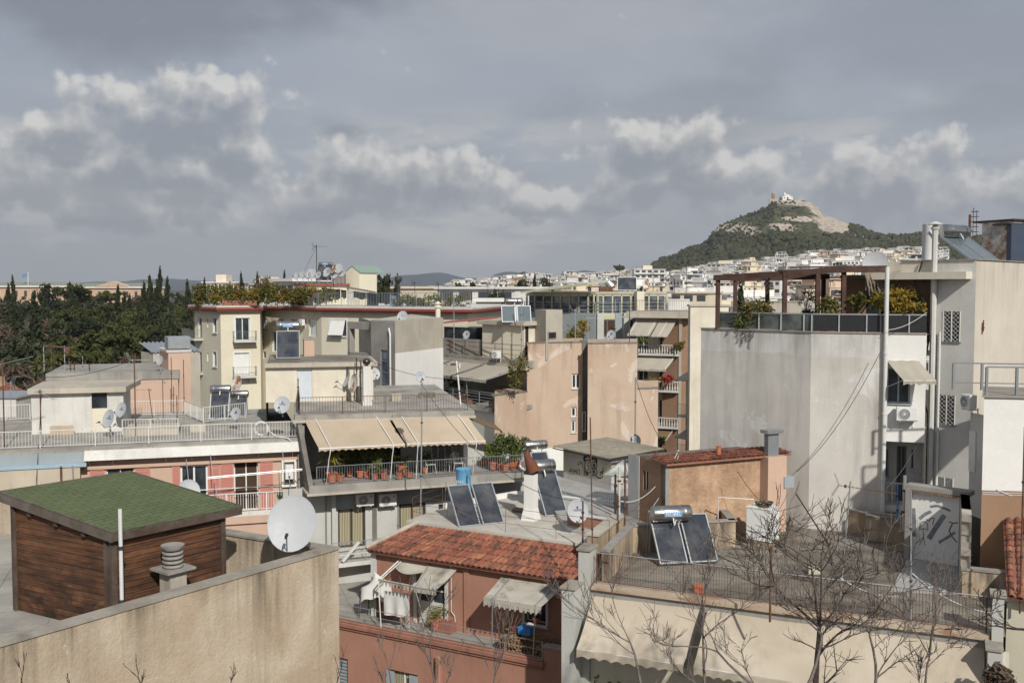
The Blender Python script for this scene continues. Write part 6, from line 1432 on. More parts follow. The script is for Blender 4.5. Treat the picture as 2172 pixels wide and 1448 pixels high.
# ================================================================ L, M, N: the tall pale buildings on the right
def build_L():
	zt = -1.78; A, B, C, D = XY(1487,44.2), XY(1721,40.3), XY(1868,39.4), XY(1966,38.9)
	t = thing('grey_party_building', 'tall building with blank grey party walls and a pergola terrace on top', 'building', (B[0], B[1], GROUND))
	q = MB()
	for a, b in ((A, B), (B, C)): F = Face(a, b); F.wall(q, 0, F.len, GROUND, zt, [])
	bk = (A[0]+6, A[1]+9); G = Face((bk[0], bk[1]), A); G.wall(q, 0, G.len, GROUND, zt, [])
	q.build('party_wall', M['greywall'], t)
	F = Face(C, D); ops = []; zl = F.hit(1915, 936)[1]
	bx = F.box(1881, 780, 1931, 855); w = window(t, F, bx, ops, 'alu', 'glass', 2, 1, depth=.12, fw=.06, sill=.08)
	q = MB(); F.wall(q, .12, F.len, zl, zt, ops); q.build('facade', M['white_clean'], t)
	q = MB(); F.slab(q, 0, .2, GROUND, zt-.0, -.3, .03); q.build('corner_strip', M['cream_old'], t)
	q = MB(); F.slab(q, .2, F.len, zl-.02, zl, -1.3, 0); q.build('soffit', M['white_old'], t)
	Rr = Face(F.pt(0,0,-1.2), F.pt(F.len,0,-1.2)); o2 = []
	window(t, Rr, Rr.box(1872,950,1886,1012), o2, 'alu', 'glass', 1); db = Rr.box(1901, 945, 1922, 1070); w = window(t, Rr, db, o2, 'grey_metal', 'dark', 2, 1, name='barred_door')
	q = MB(); 
	for k in range(7): s = db[0]+(db[1]-db[0])*(k+.5)/7; Rr.slab(q, s-.008, s+.008, db[2], db[3], -.05, -.03)
	q.build('bars', M['grey_metal'], w); window(t, Rr, Rr.box(1931,952,1941,995), o2, 'white_paint', 'glass', 1, sill=.1)
	q = MB(); Rr.wall(q, 0, Rr.len, GROUND, zl, o2); g = Face(F.pt(F.len,0,-1.2), F.pt(F.len,0,0)); g.wall(q, 0, g.len, GROUND, zl, []); q.build('recessed_wall', M['white_old'], t)
	zb = ZAT(1075, 39); q = MB(); F.slab(q, .2, F.len, zb-.25, zb, -1.2, .0); q.build('balcony_slab', M['white_old'], t)
	q = MB(); 
	for k in range(8):
		s = .35+k*.2; q.tube([F.pt(s,zb,-.1), F.pt(s,zb+.25,.08), F.pt(s,zb+.5,-.02), F.pt(s,zb+.9,-.1)], .013, 5)
	q.bar(F.pt(.2,zb+.9,-.1), F.pt(F.len-.1,zb+.9,-.1), .03); q.build('balcony_rail', M['white_paint'], t)
	h = F.hit(1916, 890); ac_unit(F, h[0]+.1, h[1], 'air conditioner under the small awning window of the tall pale facade', w=.78, h=.55)
	a0, a1 = F.hit(1881, 764), F.hit(1948, 764); b0, b1 = F.hit(1916, 806, 1.0), F.hit(1986, 806, 1.0)
	awning(t, F.pt(a0[0],a0[1],.03), F.pt(a1[0],a1[1],.03), F.pt(b0[0],b0[1],1.0), F.pt(b1[0],b1[1],1.0), 'canvas_tan' if False else 'canvas_grey', val=.2, scal=.06, arms=(), sag=.03)
	q = MB(); q.tube([F.pt(b0[0],b0[1],1.0), F.pt(.12,b0[1]-.45,.05)], .015); q.build('awning_strut', M['galv'], t)
	q = MB(); s = fs(F, 1876, 850); q.tube([F.pt(s,ZAT(566,39.2),.14), F.pt(s,GROUND,.14)], .085, 14)
	for z in (-2.6,-5,-7.6): q.lathe(tuple(F.pt(s,z,.14)), [(.085,0),(.1,.01),(.1,.09),(.085,.1)], 14)
	o = thing('vent_stack', 'tall white vent pipe running up the corner of the grey party wall', 'pipe', tuple(F.pt(s,GROUND,.14))); q.build('pipe', M['pvc'], o, smooth=True)
	q = MB(); poly = [A, B, C, D, (D[0]+5, D[1]+8), bk]; q.ngon([(p[0], p[1], zt-.02) for p in poly]); q.build('terrace_floor', M['roof_conc'], t)
	q = MB()
	for a, b in ((A, B), (B, C), (C, D)): g = Face(a, b); g.slab(q, 0, g.len, zt, zt+.05, -.25, .05)
	q.build('coping', M['coping'], t)
	for i, (a, b) in enumerate(((XY(1517,43.6), B), (B, C), (C, D))):
		g = Face(a, b); h = .72; q = MB(); g.slab(q, 0, g.len, zt+.08, zt+h, -.16, -.145); bal = q.build('glass_balustrade', M['smoke'] if i else glassm('clear balustrade glass', (.06,.065,.06), .05), t)
		q = MB(); q.bar(g.pt(0,zt+h+.03,-.15), g.pt(g.len,zt+h+.03,-.15), .05); q.build('handrail', M['alu'], bal)
		for k in range(int(g.len/1.0)+1):
			q = MB(); q.bar(g.pt(min(k*1.05,g.len),zt+.05,-.12), g.pt(min(k*1.05,g.len),zt+h,-.12), .05); q.build('post', M['alu'], bal)
	pt = thing('pergola', 'dark brown timber pergola on the roof terrace of the grey party building', 'pergola', (A[0], A[1], zt))
	def at(px, py, Y): return PY(px, py, Y)
	posts = ((1523,590,43.6), (1628,588,46.5), (1665,578,41.8), (1735,572,41.4), (1790,570,41.2), (1747,585,46.5), (1560,590,48)); 
	for (x, yt, Y) in posts:
		p = at(x, yt, Y); q = MB(); q.bar((p.x,p.y,zt), (p.x,p.y,p.z), .17); q.build('post', M['wood_perg'], pt)
	for p0, p1 in (((1516,589,43.6),(1672,580,41.7)), ((1665,579,41.8),(1800,571,41.0)), ((1790,571,41.2),(1930,574,41.2)), ((1516,589,43.6),(1560,590,48)), ((1560,592,48),(1760,586,46.5))):
		q = MB(); q.bar(at(*p0), at(*p1), .12, .24); q.build('beam', M['wood_perg'], pt)
	q = MB()
	for k in range(34):
		u = k/33; a = at(1660,575,41.7).lerp(at(1920,572,41.3), u); b = a+Vector((.9,4.6,.12)); q.bar(a, b, .07, .04)
	q.build('rafters', M['wood_perg'], pt)
	q = MB()
	for k in range(60):
		u = k/59; a = at(1685,571,41.9).lerp(at(1915,568,41.6), u); q.bar(a+Vector((0,RND.uniform(-.1,.4),.06)), a+Vector((1.0,4.4,.2)), .09, .03)
	q.build('reed_mat', M['wood_dark'], pt)
	q = MB()
	for k in range(46):
		a = at(1838+RND.uniform(-4,34), 578+RND.uniform(-2,3), 41.0); q.bar(a, a+Vector((RND.uniform(.0,.35),RND.uniform(-.1,.1),-RND.uniform(.4,.95))), .02)
	for k in range(30):
		a = at(1895+RND.uniform(-4,30), 576, 40.6); q.bar(a, a+Vector((RND.uniform(.1,.6),RND.uniform(-.1,.1),-RND.uniform(.1,.35))), .02)
	q.build('hanging_reeds', flat('dry reeds', (.30,.25,.19), .9), pt)
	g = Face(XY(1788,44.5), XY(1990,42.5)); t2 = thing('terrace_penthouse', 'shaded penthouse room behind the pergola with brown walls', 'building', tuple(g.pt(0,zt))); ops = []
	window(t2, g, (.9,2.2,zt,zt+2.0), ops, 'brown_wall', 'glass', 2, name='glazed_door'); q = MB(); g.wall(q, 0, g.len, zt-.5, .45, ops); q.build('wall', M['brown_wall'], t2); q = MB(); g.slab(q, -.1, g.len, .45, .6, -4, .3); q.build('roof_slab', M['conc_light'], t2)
	dish(1857, 560, 44.5, .56, 'big plain dish standing behind the pergola roof', az=-104, el=10, mast=.3, oval=1.0)
	def shrub(px0, py0, px1, py1, Y, mat, n, lab, size=.07, kd='shrub', pot=True, trunk=True):
		a, b = PY(px0, py0, Y), PY(px1, py1, Y); c = (a+b)/2; rx, rz = abs(b.x-a.x)/2, abs(a.z-b.z)/2
		tt = thing(kd, lab, kd.replace('_', ' '), (c.x, c.y, zt)); q = MB(); leaves(q, c, (rx, rx*.8, rz), n, size, RND, 20, asp=2.6, hollow=.15); q.build('foliage', M[mat], tt)
		if trunk:
			q = MB(); 
			for k in range(4): q.tube([(c.x+RND.uniform(-.1,.1), c.y, zt+.2), (c.x+RND.uniform(-.3,.3)*rx, c.y, c.z), (c.x+RND.uniform(-.6,.6)*rx, c.y, c.z+rz*.5)], .018, 5)
			q.build('stem', M['bark'], tt)
		if pot: q = MB(); q.lathe((c.x,c.y,zt), [(.22,0),(.3,.3),(.33,.3),(.33,.36),(.28,.36),(0,.3)], 16); q.build('pot', M['pot'], tt)
	shrub(1572,628,1642,690, 42.6, 'lf_mix', 1100, 'wide green and yellow shrub at the left end of the pergola terrace', pot=False)
	shrub(1550,665,1600,700, 42.8, 'lf_green', 420, 'dark low shrub spilling over the left terrace edge', pot=False, trunk=False)
	shrub(1735,622,1785,690, 41.2, 'lf_mix', 700, 'round headed tree in a wide pot behind the glass balustrade, left of its pair'); shrub(1796,618,1838,660, 41.0, 'lf_mix', 520, 'round headed tree in a wide pot behind the glass balustrade, right of its pair')
	shrub(1832,608,1970,668, 40.1, 'lf_gold', 2400, 'large golden bamboo spreading over the right end of the balustrade', .085, pot=False)
	shrub(1685,605,1735,660, 43.5, 'lf_brown', 300, 'bare brown climber between the pergola posts', .05, 'climber', pot=False); shrub(1700,655,1730,680, 42, 'lf_dark', 260, 'low cycad like plant at the foot of the pergola', .09, pot=False, trunk=False)
	g = Face(A, B); q = MB(); rnd = random.Random(4)
	for k in range(9):
		h = g.hit(1562+k*4.5+rnd.uniform(-2,2), 700); L = rnd.uniform(.3,1.0)
		for j in range(int(L*34)):
			c = g.pt(h[0]+rnd.uniform(-.04,.04), zt+.05-j/34, .03); a_ = Vector((rnd.gauss(0,1), rnd.gauss(0,1), rnd.gauss(0,1))).normalized()*.035; b_ = a_.orthogonal().normalized()*.022; q.quad(c-a_, c+b_, c+a_, c-b_)
	tag(q.build('hanging_creeper', M['lf_brown'], None), 'thin dead creeper hanging down the grey party wall', 'creeper')
	D2 = XY(1974,39.6); K = XY(2067,38.3); E = XY(2230,44.6); zm = 1.10
	t3 = thing('cream_tower_building', 'tall cream building at the right with diamond lattice window grilles', 'building', (K[0], K[1], GROUND)); g = Face(D2, K); ops = []
	def grille(bx):
		w = window(t3, g, bx, ops, 'grey_metal', 'glass', 2, 1, depth=.16, sill=.05); q = MB(); n = 4; m = 7; W = (bx[1]-bx[0])/n; H = (bx[3]-bx[2])/m
		for i in range(n):
			for j in range(m): q.bar(g.pt(bx[0]+i*W,bx[2]+j*H,.0), g.pt(bx[0]+(i+1)*W,bx[2]+(j+1)*H,.0), .012); q.bar(g.pt(bx[0]+i*W,bx[2]+(j+1)*H,.0), g.pt(bx[0]+(i+1)*W,bx[2]+j*H,.0), .012)
		for s in (bx[0], bx[1], (bx[0]+bx[1])/2): q.bar(g.pt(s,bx[2],0), g.pt(s,bx[3],0), .03)
		q.build('lattice_grille', M['white_old'], w)
	for b_ in ((2000,660,2036,724), (1989,838,2025,900), (1985,1012,2021,1048)): grille(g.box(*b_))
	q = MB(); g.wall(q, 0, g.len, GROUND, zm, ops); q.build('shaded_wall', M['white_old'], t3)
	e = Face(K, E); q = MB(); e.wall(q, 0, e.len, GROUND, zm, []); q.build('party_wall', M['rightwall'], t3)
	q = MB(); g.slab(q, -1.2, g.len+.02, zm, zm+.04, -.2, .06); e.slab(q, 0, e.len, zm, zm+.04, -.2, .06); q.build('coping', M['coping'], t3)
	q = MB(); q.ngon([(D2[0],D2[1],zm-.3), (K[0],K[1],zm-.3), (E[0],E[1],zm-.3), (D2[0]+3,D2[1]+10,zm-.3)]); q.build('roof', M['roof_conc'], t3)
	q = MB(); g.slab(q, -1.9, 0, ZAT(577,39.6)-.0, zm, -.2, 0); q.build('side_parapet', M['cream_old'], t3)
	q = MB(); zc = ZAT(592, 39); g.slab(q, -2.4, g.len-.15, zc, zc+.28, -.1, .5); q.build('canopy_slab', M['cream_old'], t3)
	q = MB(); h = e.hit(2082, 695); q.bar(e.pt(h[0],h[1]-.25,.03), e.pt(h[0],h[1]+.2,.03), .03); q.bar(e.pt(h[0]+.12,h[1]-.15,.03), e.pt(h[0]+.12,h[1]+.3,.03), .03); q.bar(e.pt(h[0]-.05,h[1],.05), e.pt(h[0]+.2,h[1],.05), .03); q.build('wall_bracket', M['rust'], t3)
	q = MB(); s = .15; q.tube([g.pt(s,GROUND,.12), g.pt(s,zm+.2,.12), g.pt(s,zm+1.3,.12)], .12, 8); q.build('chimney_pipe', M['white_old'], o2_ := thing('square_flue', 'tall white flue climbing the cream building, with a flat cap', 'chimney', tuple(g.pt(s,GROUND,.12))))
	c = g.pt(s, zm+1.3, .12); q = MB(); q.lathe(tuple(c), [(.12,-.08),(.17,-.06),(.17,0),(.12,.02),(.1,.1)], 8); q.lathe(tuple(c+Vector((0,0,.12))), [(.28,0),(.27,.02),(.1,.1),(0,.12)], 14); q.build('cap', M['white_old'], o2_)
	q = MB(); s = .42; q.tube([g.pt(s,-3.2,.1), g.pt(s,-2.0,.1)], .04); q.tube([g.pt(s+.0,-1.7,.1), g.pt(s,GROUND,.1)], .05, 10); q.build('downpipe', M['pvc'], t3)
	q = MB(); q.tube([g.pt(-.35,zm+.0,.1), g.pt(-.6,.2,.15), g.pt(-.2,-.6,.12), g.pt(.0,-2,.12), g.pt(-.35,-4.0,.1), g.pt(.0,-5.0,.08), g.pt(.0,-10,.08)], .035, 6); tag(q.build('cable_bundle', M['cable'], None), 'black cable bundle looping down between the two tall pale buildings', 'cable')
	p = PY(1972, 526, 41.5); q = MB(); zt_ = ZAT(478, 41.5); q.lathe((p.x,p.y,.7), [(0,0),(.3,0),(.3,zt_-.7),(.31,zt_-.68),(.31,zt_-.65),(0,zt_-.66)], 28); ct = thing('white_cylinder_tank', 'upright white cylinder tank on the cream building roof', 'water tank', (p.x,p.y,.7)); q.build('cylinder', M['white_paint'], ct, smooth=True); q = MB(); q.tube([(p.x-.15,p.y-.32,zt_-.25), (p.x+.2,p.y-.4,zt_-.8)], .03); q.build('pipe', M['galv'], ct)
	c = PY(2072, 553, 41.2); s_ = solar(2092, 553, 40.5, 'steel tank heater with two pale collectors on the cream building roof', az=-56, panels=2, pw=.95, pl=1.75, tilt=36, tl=1.5, tr=.27, pane='solar_pale', gap=.1, back=-.35, tz=.22, tx=-.1)
	c = XY(2104,45); t5 = thing('container_cabin', 'dark blue and rusty metal container behind the cream building', 'container', (c[0],c[1],.3)); e5 = Face(XY(2104,45), XY(2140,44.2)); e6 = Face(XY(2140,44.2), XY(2260,46))
	z0, z1 = ZAT(535,44.5)-.6, ZAT(478,45); q = MB(); e5.slab(q, 0, e5.len, z0, z1, -2, 0); q.build('blue_panel', flat('dark blue sheet', (.05,.065,.10), .6), t5); q = MB(); e6.slab(q, .01, e6.len, z0, z1+.15, -1.5, 0); q.build('rusty_panel', rusty('rusting white sheet', (.42,.40,.38), (.22,.11,.05), (.42,.6), scale=1.6), t5); q = MB(); e5.slab(q, -.05, e5.len, z1, z1+.06, -2, .1); e6.slab(q, 0, e6.len, z1+.16, z1+.24, -2, .1); q.build('roof_edge', M['dark_metal'], t5)
	q = MB(); e7 = Face(XY(2128,46), XY(2260,46)); e7.slab(q, 0, e7.len, -2, z0+.02, -3, .0); q.build('base', M['conc'], t5)
	for px, yt, r, m, lab in ((2056,455,.06,'rust','dark rusty stack above the pale collectors'),): p = PY(px, 520, 44); p.z = .8; pole(p, ZAT(yt, 44)-.8, r, m, lab, 'stove_pipe', 'pipe')
	for px, yt, lab in ((2064,441,'lattice antenna mast left of two on the skyline at right'), (2071,446,'dotted antenna mast right of two on the skyline at right')):
		p = PY(px, 480, 60); q = MB(); p.z = .5; z1 = ZAT(yt, 60); q.bar(tuple(p), (p.x,p.y,z1), .03); z = p.z+.5
		while z < z1: q.bar((p.x-.12,p.y,z), (p.x+.12,p.y,z), .05); z += .3
		tag(q.build('antenna_mast', M['dark_metal'], None), lab, 'antenna')
	zn = -3.66; n0 = XY(2091,33.5); n1 = XY(2260,33.0); g = Face(n0, n1); t4 = thing('white_block_building', 'low white rendered block at the right edge with a brown lower wall', 'building', (n0[0],n0[1],GROUND))
	zm_ = ZAT(1040, 33.4); q = MB(); g.wall(q, 0, g.len, zm_, zn, []); q.build('white_wall', M['white_clean'], t4); q = MB(); g.wall(q, 0, g.len, GROUND, zm_, []); q.build('brown_wall', M['brown_wall'], t4)
	l = Face((n0[0]*1.1,n0[1]*1.1), g.pt(0,0,0)); q = MB(); l.wall(q, 0, l.len, GROUND, zn, []); q.build('side_wall', M['white_old'], t4); q = MB(); q.prism([vec2(g.pt(-.08,0,.08)), vec2(g.pt(g.len,0,.08)), vec2(g.pt(g.len,0,-3.3)), (n0[0]*1.1-.05,n0[1]*1.1)], zn, zn+.05); q.build('roof', M['coping'], t4)
	for k, y_ in enumerate((-.35, -2.0)):
		q = MB(); p0, p1 = g.pt(-.55 if k else .15,zn+.05,y_), g.pt(3,zn+.05,y_)
		q.bar(p0, p0+Vector((0,0,.95)), .08); q.bar(p0+g.d*.95, p0+g.d*.95+Vector((0,0,.95)), .08); q.bar(p0+Vector((0,0,.95)), p1+Vector((0,0,.95)), .05); q.bar(p0+Vector((0,0,.25)), p1+Vector((0,0,.25)), .04); q.build('railing', M['grey_metal'], t4)
	rc = Face(XY(2063,37.4), XY(2092,36.6)); q = MB(); rc.wall(q, 0, rc.len, GROUND, ZAT(1040,37)-.0+2.9, []); q.build('recess_wall', M['white_old'], t4)
	ac_unit(rc, .28, ZAT(868,37), 'air conditioner half hidden behind the white block at the right edge', w=.55, h=.55); q = MB(); rc.slab(q, .02, .4, ZAT(1002,37), ZAT(916,37), 0, .05); q.build('louvred_shutter', M['white_paint'], t4)
	b0 = Face(XY(2052,35.5), XY(2092,34.4)); q = MB(); b0.wall(q, 0, b0.len, GROUND, ZAT(1092,35), []); q.build('low_wall', M['conc_dark'], t4)
	t6 = thing('right_tiled_house', 'house with steep clay tiles cut by the right edge of the picture', 'house', (17.3,31,GROUND)); e0, e1 = PY(2136,1262,29.5), PY(2290,1300,28.5); r0, r1 = PY(2128,1100,33.3), PY(2290,1085,32.5)
	tile_part(t6, e0, e1, r0, r1, name='tile_covering'); q = MB(); w = Face(e0+Vector((.15,.3,0)), e1+Vector((0,.3,0))); w.wall(q, 0, w.len, GROUND, min(e0.z,e1.z)+.1, []); w2 = Face(w.pt(0,0,-4), w.pt(0,0,0)); w2.wall(q, 0, 4, GROUND, e0.z+.1, []); q.build('wall', M['cream'], t6)
	q = MB(); w.slab(q, -.1, w.len, e0.z-.25, e0.z-.1, -.3, .1); q.build('eave_course', M['cream_old'], t6)
	p = PY(2163, 1300, 29.4); pole(Vector((p.x,p.y,p.z)), ZAT(905,29.4)-p.z, .03, 'rust', 'rusty mast at the right edge of the picture', 'antenna_mast')
	p = PY(2166, 1048, 29.4); q = MB()
	for dz in (0, .06, .13): q.tube([p+Vector((-1.15,0,dz)), p+Vector((.5,0,dz-.04))], .01, 5)
	q.tube([p+Vector((-.75,0,.13)), p+Vector((-.3,.0,-.05))], .03, 6); tag(q.build('tv_antenna', M['galv'], None), 'TV antenna head on the mast at the right edge', 'antenna')
build_L()
# ================================================================ middle distance
def bxp(t, F, s0, s1, z0, z1, o0, o1, mat, name):
	q = MB(); F.slab(q, s0, s1, z0, z1, o0, o1); return q.build(name, M[mat], t)
def shrubT(px, py, Y, rx, rz, mat, n, lab, size=.14, grp=None, base=None, kind='shrub', asp=1.8):
	c = PY(px, py, Y); tt = thing(kind, lab, kind.replace('_',' '), (c.x, c.y, c.z-rz if base is None else base), grp); q = MB(); leaves(q, c, (rx, rx*.7, rz), n, size, RND, 14, hollow=.1, asp=asp); q.build('foliage', M[mat], tt)
	q = MB(); q.tube([(c.x,c.y,c.z-rz if base is None else base), (c.x,c.y,c.z)], .03, 5); q.build('stem', M['bark'], tt); return tt
def build_F():
	V = [XY(413,91.5), XY(468,87), XY(552,88.6), XY(557,93), XY(642,88.4), XY(682,85.6), XY(992,78)]
	pts = V + [(V[-1][0]+3, 95), (V[0][0]+2, 108)]
	t = thing('cream_apartment_building', 'cream apartment building with a red cornice and a planted roof terrace', 'building', (V[1][0], V[1][1], GROUND)); zt = -1.95
	Fs = [Face(V[i], V[i+1]) for i in range(6)]; ops = {i: [] for i in range(6)}
	def W(i, x0, y0, x1, y1, fr='white_paint', gl='glass', nx=2, nm='window', **k): return window(t, Fs[i], Fs[i].box(x0,y0,x1,y1), ops[i], fr, gl, nx, 1, name=nm, depth=.15, fw=.08, **k)
	W(1,499,674,530,722,nm='balcony_door',surround=.12); W(1,497,748,529,812,gl='white_paint',nm='balcony_door',surround=.12)
	for y in (674,746): W(0,452,y,460,y+32,nx=1,sill=.1,surround=.06); W(0,421,y,428,y+44,nx=1,nm='balcony_door'); W(0,439,y+2,442,y+20,nx=1,gl='conc_dark',nm='vent_grille')
	W(3,558,674,566,696,sill=.08); W(3,594,675,602,688,surround=.06); W(3,617,676,630,685,surround=.08); W(3,578,703,589,746,nx=1,surround=.08); W(3,556,745,564,760,nx=1)
	W(4,655,677,672,714,gl='white_paint',nx=1,nm='shuttered_door'); w = W(5,700,679,735,714,surround=.14,sill=.1)
	h0 = Fs[5].box(701,679,734,712); F = Fs[5]; q = MB(); a, b = F.pt(h0[0]+.05,h0[3]-.05,.05), F.pt(h0[1]-.05,h0[3]-.05,.05); q.hexa([a,b,b+Vector((0,0,.03)),a+Vector((0,0,.03))]+[p+F.n*.55+Vector((.12,0,-1.2)) for p in (a,b,b+Vector((0,0,.03)),a+Vector((0,0,.03)))]); q.build('drop_awning', M['white_paint'], t)
	W(0,417,820,424,835,nx=1)
	q = MB()
	for i in range(6): Fs[i].wall(q, 0, Fs[i].len, GROUND, zt, ops[i])
	for i in range(6, len(pts)): g = Face(pts[i], pts[(i+1) % len(pts)]); g.wall(q, 0, g.len, GROUND, zt, [])
	q.build('wall', M['cream'], t)
	o1 = inset(pts, -.45); q = MB(); q.prism(o1, zt, zt+.12); q.build('soffit', M['red_paint'], t); q = MB(); q.prism(inset(pts, -.55), zt+.12, zt+.32); q.build('cornice', M['red_paint'], t); q = MB(); q.prism(inset(pts, -.5), zt+.32, zt+.46); q.build('roof', M['white_old'], t)
	for i, y in ((1,722),(1,797),(0,718),(0,790)):
		F = Fs[i]; s0, s1 = (fs(F,493,y), fs(F,542,y)) if i else (-1.2, fs(F,431,y)); z = F.hit(520 if i else 420, y)[1]; q = MB(); F.slab(q, s0, s1, z-.12, z, 0, .85); q.build('balcony', M['white_old'], t)
		railing(t, [F.pt(s0+.03,z,.02), F.pt(s0+.03,z,.8), F.pt(s1-.03,z,.8), F.pt(s1-.03,z,.02)], .85, 'grey_metal', gap=.13, bar=.014, posts=False)
	s = fs(Fs[4],645,680); h = Fs[4].hit(646, 690); ac_unit(Fs[4], h[0], h[1], 'air conditioner in the recess of the cream apartment building', w=.7)
	zr = zt+.46; r0 = inset(pts, -.3)
	railing(t, [(r0[4][0],r0[4][1],zr), (r0[5][0],r0[5][1],zr), (r0[6][0],r0[6][1],zr)], 1.15, 'grey_metal', gap=.16, bar=.02, post=2.5, rail=.03)
	for k, (x0, x1) in enumerate(((472,545),(620,660))): g = Face(XY(x0,88.0), XY(x1,87.5)); bxp(t, g, 0, g.len, zr, zr+.45, -.4, 0, 'terracotta_dk', 'planter')
	cols = ['lf_mix','lf_mix','lf_brown','lf_mix','lf_gold']
	for k in range(22):
		px = 418+k*13.2+RND.uniform(-4,4); r = RND.uniform(.75,1.15); hz = RND.uniform(.75,1.25)
		shrubT(px, 612+1.45*2112/89-18*hz*.9-4, 89-(k*.12), r, hz, cols[k % 5] if k % 5 != 2 else 'lf_mix', 480, 'autumn coloured shrub crowding the edge of the cream building roof terrace', .13, 'shrubs along the cream roof terrace')
	for k, px in enumerate((845,862,880,905,925,945,962,978)): shrubT(px, 640, 82.5, .8, .7, ('lf_green','lf_mix')[k % 2], 260, 'low green shrub behind the right half of the cream roof railing', .12, 'green shrubs behind the cream roof railing')
	a, b = PY(682,610,88), PY(905,634,83); q = MB(); q.tube([a, a.lerp(b,.5)+Vector((0,0,-.1)), b], .012, 4); tag(q.build('clothes_line', M['cable'], None), 'clothes line strung across the cream roof terrace', 'clothes line')
	for k, (u, w_, h_, m, lab) in enumerate(((.06,1.1,.8,'black_cloth','first black cloth at the left end of the clothes line'), (.15,.8,.85,'black_cloth','second black cloth on the clothes line'), (.22,.6,.7,'black_cloth','black cloth left of the white shirt'), (.29,.5,1.3,'cloth','white printed shirt on the clothes line'),
			(.38,1.4,.6,'black_cloth','long black cloth right of the white shirt'), (.5,1.2,1.2,'black_cloth','dark trousers in the middle of the clothes line'), (.62,.9,.8,'black_cloth','dark top in the middle right of the clothes line'), (.72,1.3,1.7,'blue_cloth','big slate blue sheet on the clothes line'), (.86,.9,1.5,'blue_cloth','narrow blue towel near the right end of the clothes line'), (.95,.8,.7,'black_cloth','last black cloth at the right end of the clothes line'))):
		c = a.lerp(b, u); d = (b-a).normalized(); q = MB(); q.grid(6, 5, lambda s, v: c+d*(s-.5)*w_+Vector((0,.05*sin(s*9+v*4)*v,-v*h_*(1-.12*sin(s*8))))); tag(q.build('laundry', M[m], None, smooth=True), lab, 'laundry')
	zp = ZAT(601, 91.5); g0 = [XY(624,94), XY(654,91.5), XY(737,93), XY(737,98), XY(624,99)]; t2 = thing('roof_penthouse', 'cream roof penthouse crowded with satellite dishes on top', 'building', (g0[1][0],g0[1][1],zr)); q = MB(); q.prism(g0, zr, zp-.2); q.build('wall', M['cream'], t2); q = MB(); q.prism(inset(g0,-.25), zp-.2, zp); q.build('roof_slab', M['red_paint'], t2)
	A_, B_ = XY(734,93.5), XY(763,92.6); g = Face(A_, B_); z1, z2 = ZAT(577,93), ZAT(565,93); t3 = thing('gabled_stair_house', 'small cream gabled stair house with a green roof on the cream building', 'building', (A_[0],A_[1],zr)); q = MB(); q.hexa([g.pt(0,zr), g.pt(g.len,zr), g.pt(g.len,zr,-2.5), g.pt(0,zr,-2.5), g.pt(0,z1), g.pt(g.len,z1), g.pt(g.len,z1,-2.5), g.pt(0,z1,-2.5)]); m = g.len/2
	q.tri(g.pt(0,z1), g.pt(g.len,z1), g.pt(m,z2)); q.tri(g.pt(g.len,z1,-3.5), g.pt(0,z1,-3.5), g.pt(m,z2,-3.5)); q.build('wall', M['cream'], t3); q = MB(); 
	for s in (-.12, g.len+.12): q.hexa([g.pt(s,z1-.08,.05), g.pt(m,z2+.02,.05), g.pt(m,z2+.02,-3.6), g.pt(s,z1-.08,-3.6), g.pt(s,z1,.05), g.pt(m,z2+.1,.05), g.pt(m,z2+.1,-3.6), g.pt(s,z1,-3.6)])
	q.build('roof', flat('verdigris sheet', (.22,.31,.26), .7), t3)
	q = MB(); c = XY(716,94); bl = Face(XY(705,94.5), XY(734,93.8)); bl.slab(q, 0, bl.len, zr, z1-.1, -3, 0); t4 = thing('lift_housing', 'grey lift housing left of the green gabled stair house', 'building', (c[0],c[1],zr)); q.build('wall', M['conc'], t4)
	for k, (px, py, r, azv, lg) in enumerate(((629,584,.34,-125,None),(641,582,.34,-122,'small'),(653,584,.34,-120,None),(660,580,.45,-105,None),(675,583,.33,-125,'ring'),(693,577,.42,-120,'small'),(707,571,.42,-150,None),(709,582,.36,-110,None),(718,569,.44,-110,None),(726,578,.36,-115,'small'))):
		dish(px, py, 91.6+.02*k, r, ('leftmost dish of the row','second dish of the row','dish half behind the biggest one','biggest dish of the row','dish with a ring emblem in the row','dish in front of the roof collector','edge on stained dish','low dish below the highest one','highest dish of the row','rightmost dish of the row')[k]+' on the cream building penthouse', az=azv, el=22, logo=lg, mast=max(.2, PY(px,py,91.6).z-zp+.05), mat='dish_rust' if k == 6 else 'dish', group='dishes on the cream building penthouse')
	solar(686, 594, 93, 'solar heater standing among the dishes on the cream building', az=-100, panels=1, pw=1.5, pl=1.5, tilt=68, tl=1.3, tr=.2, back=-.1, tz=.1, word='NOBEL')
	p = PY(672, 598, 92.5); yagi(p, ZAT(519,92.5)-p.z, -5, 1.3, 4, 'tall TV antenna mast above the dish crowded penthouse', mat='dark_metal', elw=.5, r=.04, bmat='dark_metal')
	q = MB(); q.bar(PY(672,523,92.5), PY(640,585,92.5), .02); tag(q.build('guy_wire', M['cable'], None), 'guy wire of the tall TV antenna mast', 'wire')
	q = MB(); c0, c1 = PY(710,603,90), PY(795,618,86); q.grid(60, 6, lambda u, v: c0.lerp(c1, u)+Vector((.6*v,-1.8*v,-.2*v+.04*sin(u*110)))); tag(q.build('corrugated_canopy', M['corr'], None), 'sagging grey corrugated canopy beside the clothes line', 'canopy')
	p = PY(845, 640, 84); q = MB(); z = ZAT(600,84); q.tube([p, (p.x,p.y,z)], .12, 8); q.lathe((p.x,p.y,z), [(.15,0),(.3,.15),(.34,.32),(.28,.5),(0,.6)], 14); tag(q.build('flue_pipe', M['dark_metal'], None, smooth=True), 'grey flue with a black ball cap above the clothes line', 'chimney')
	c = PY(840, 615, 96); 
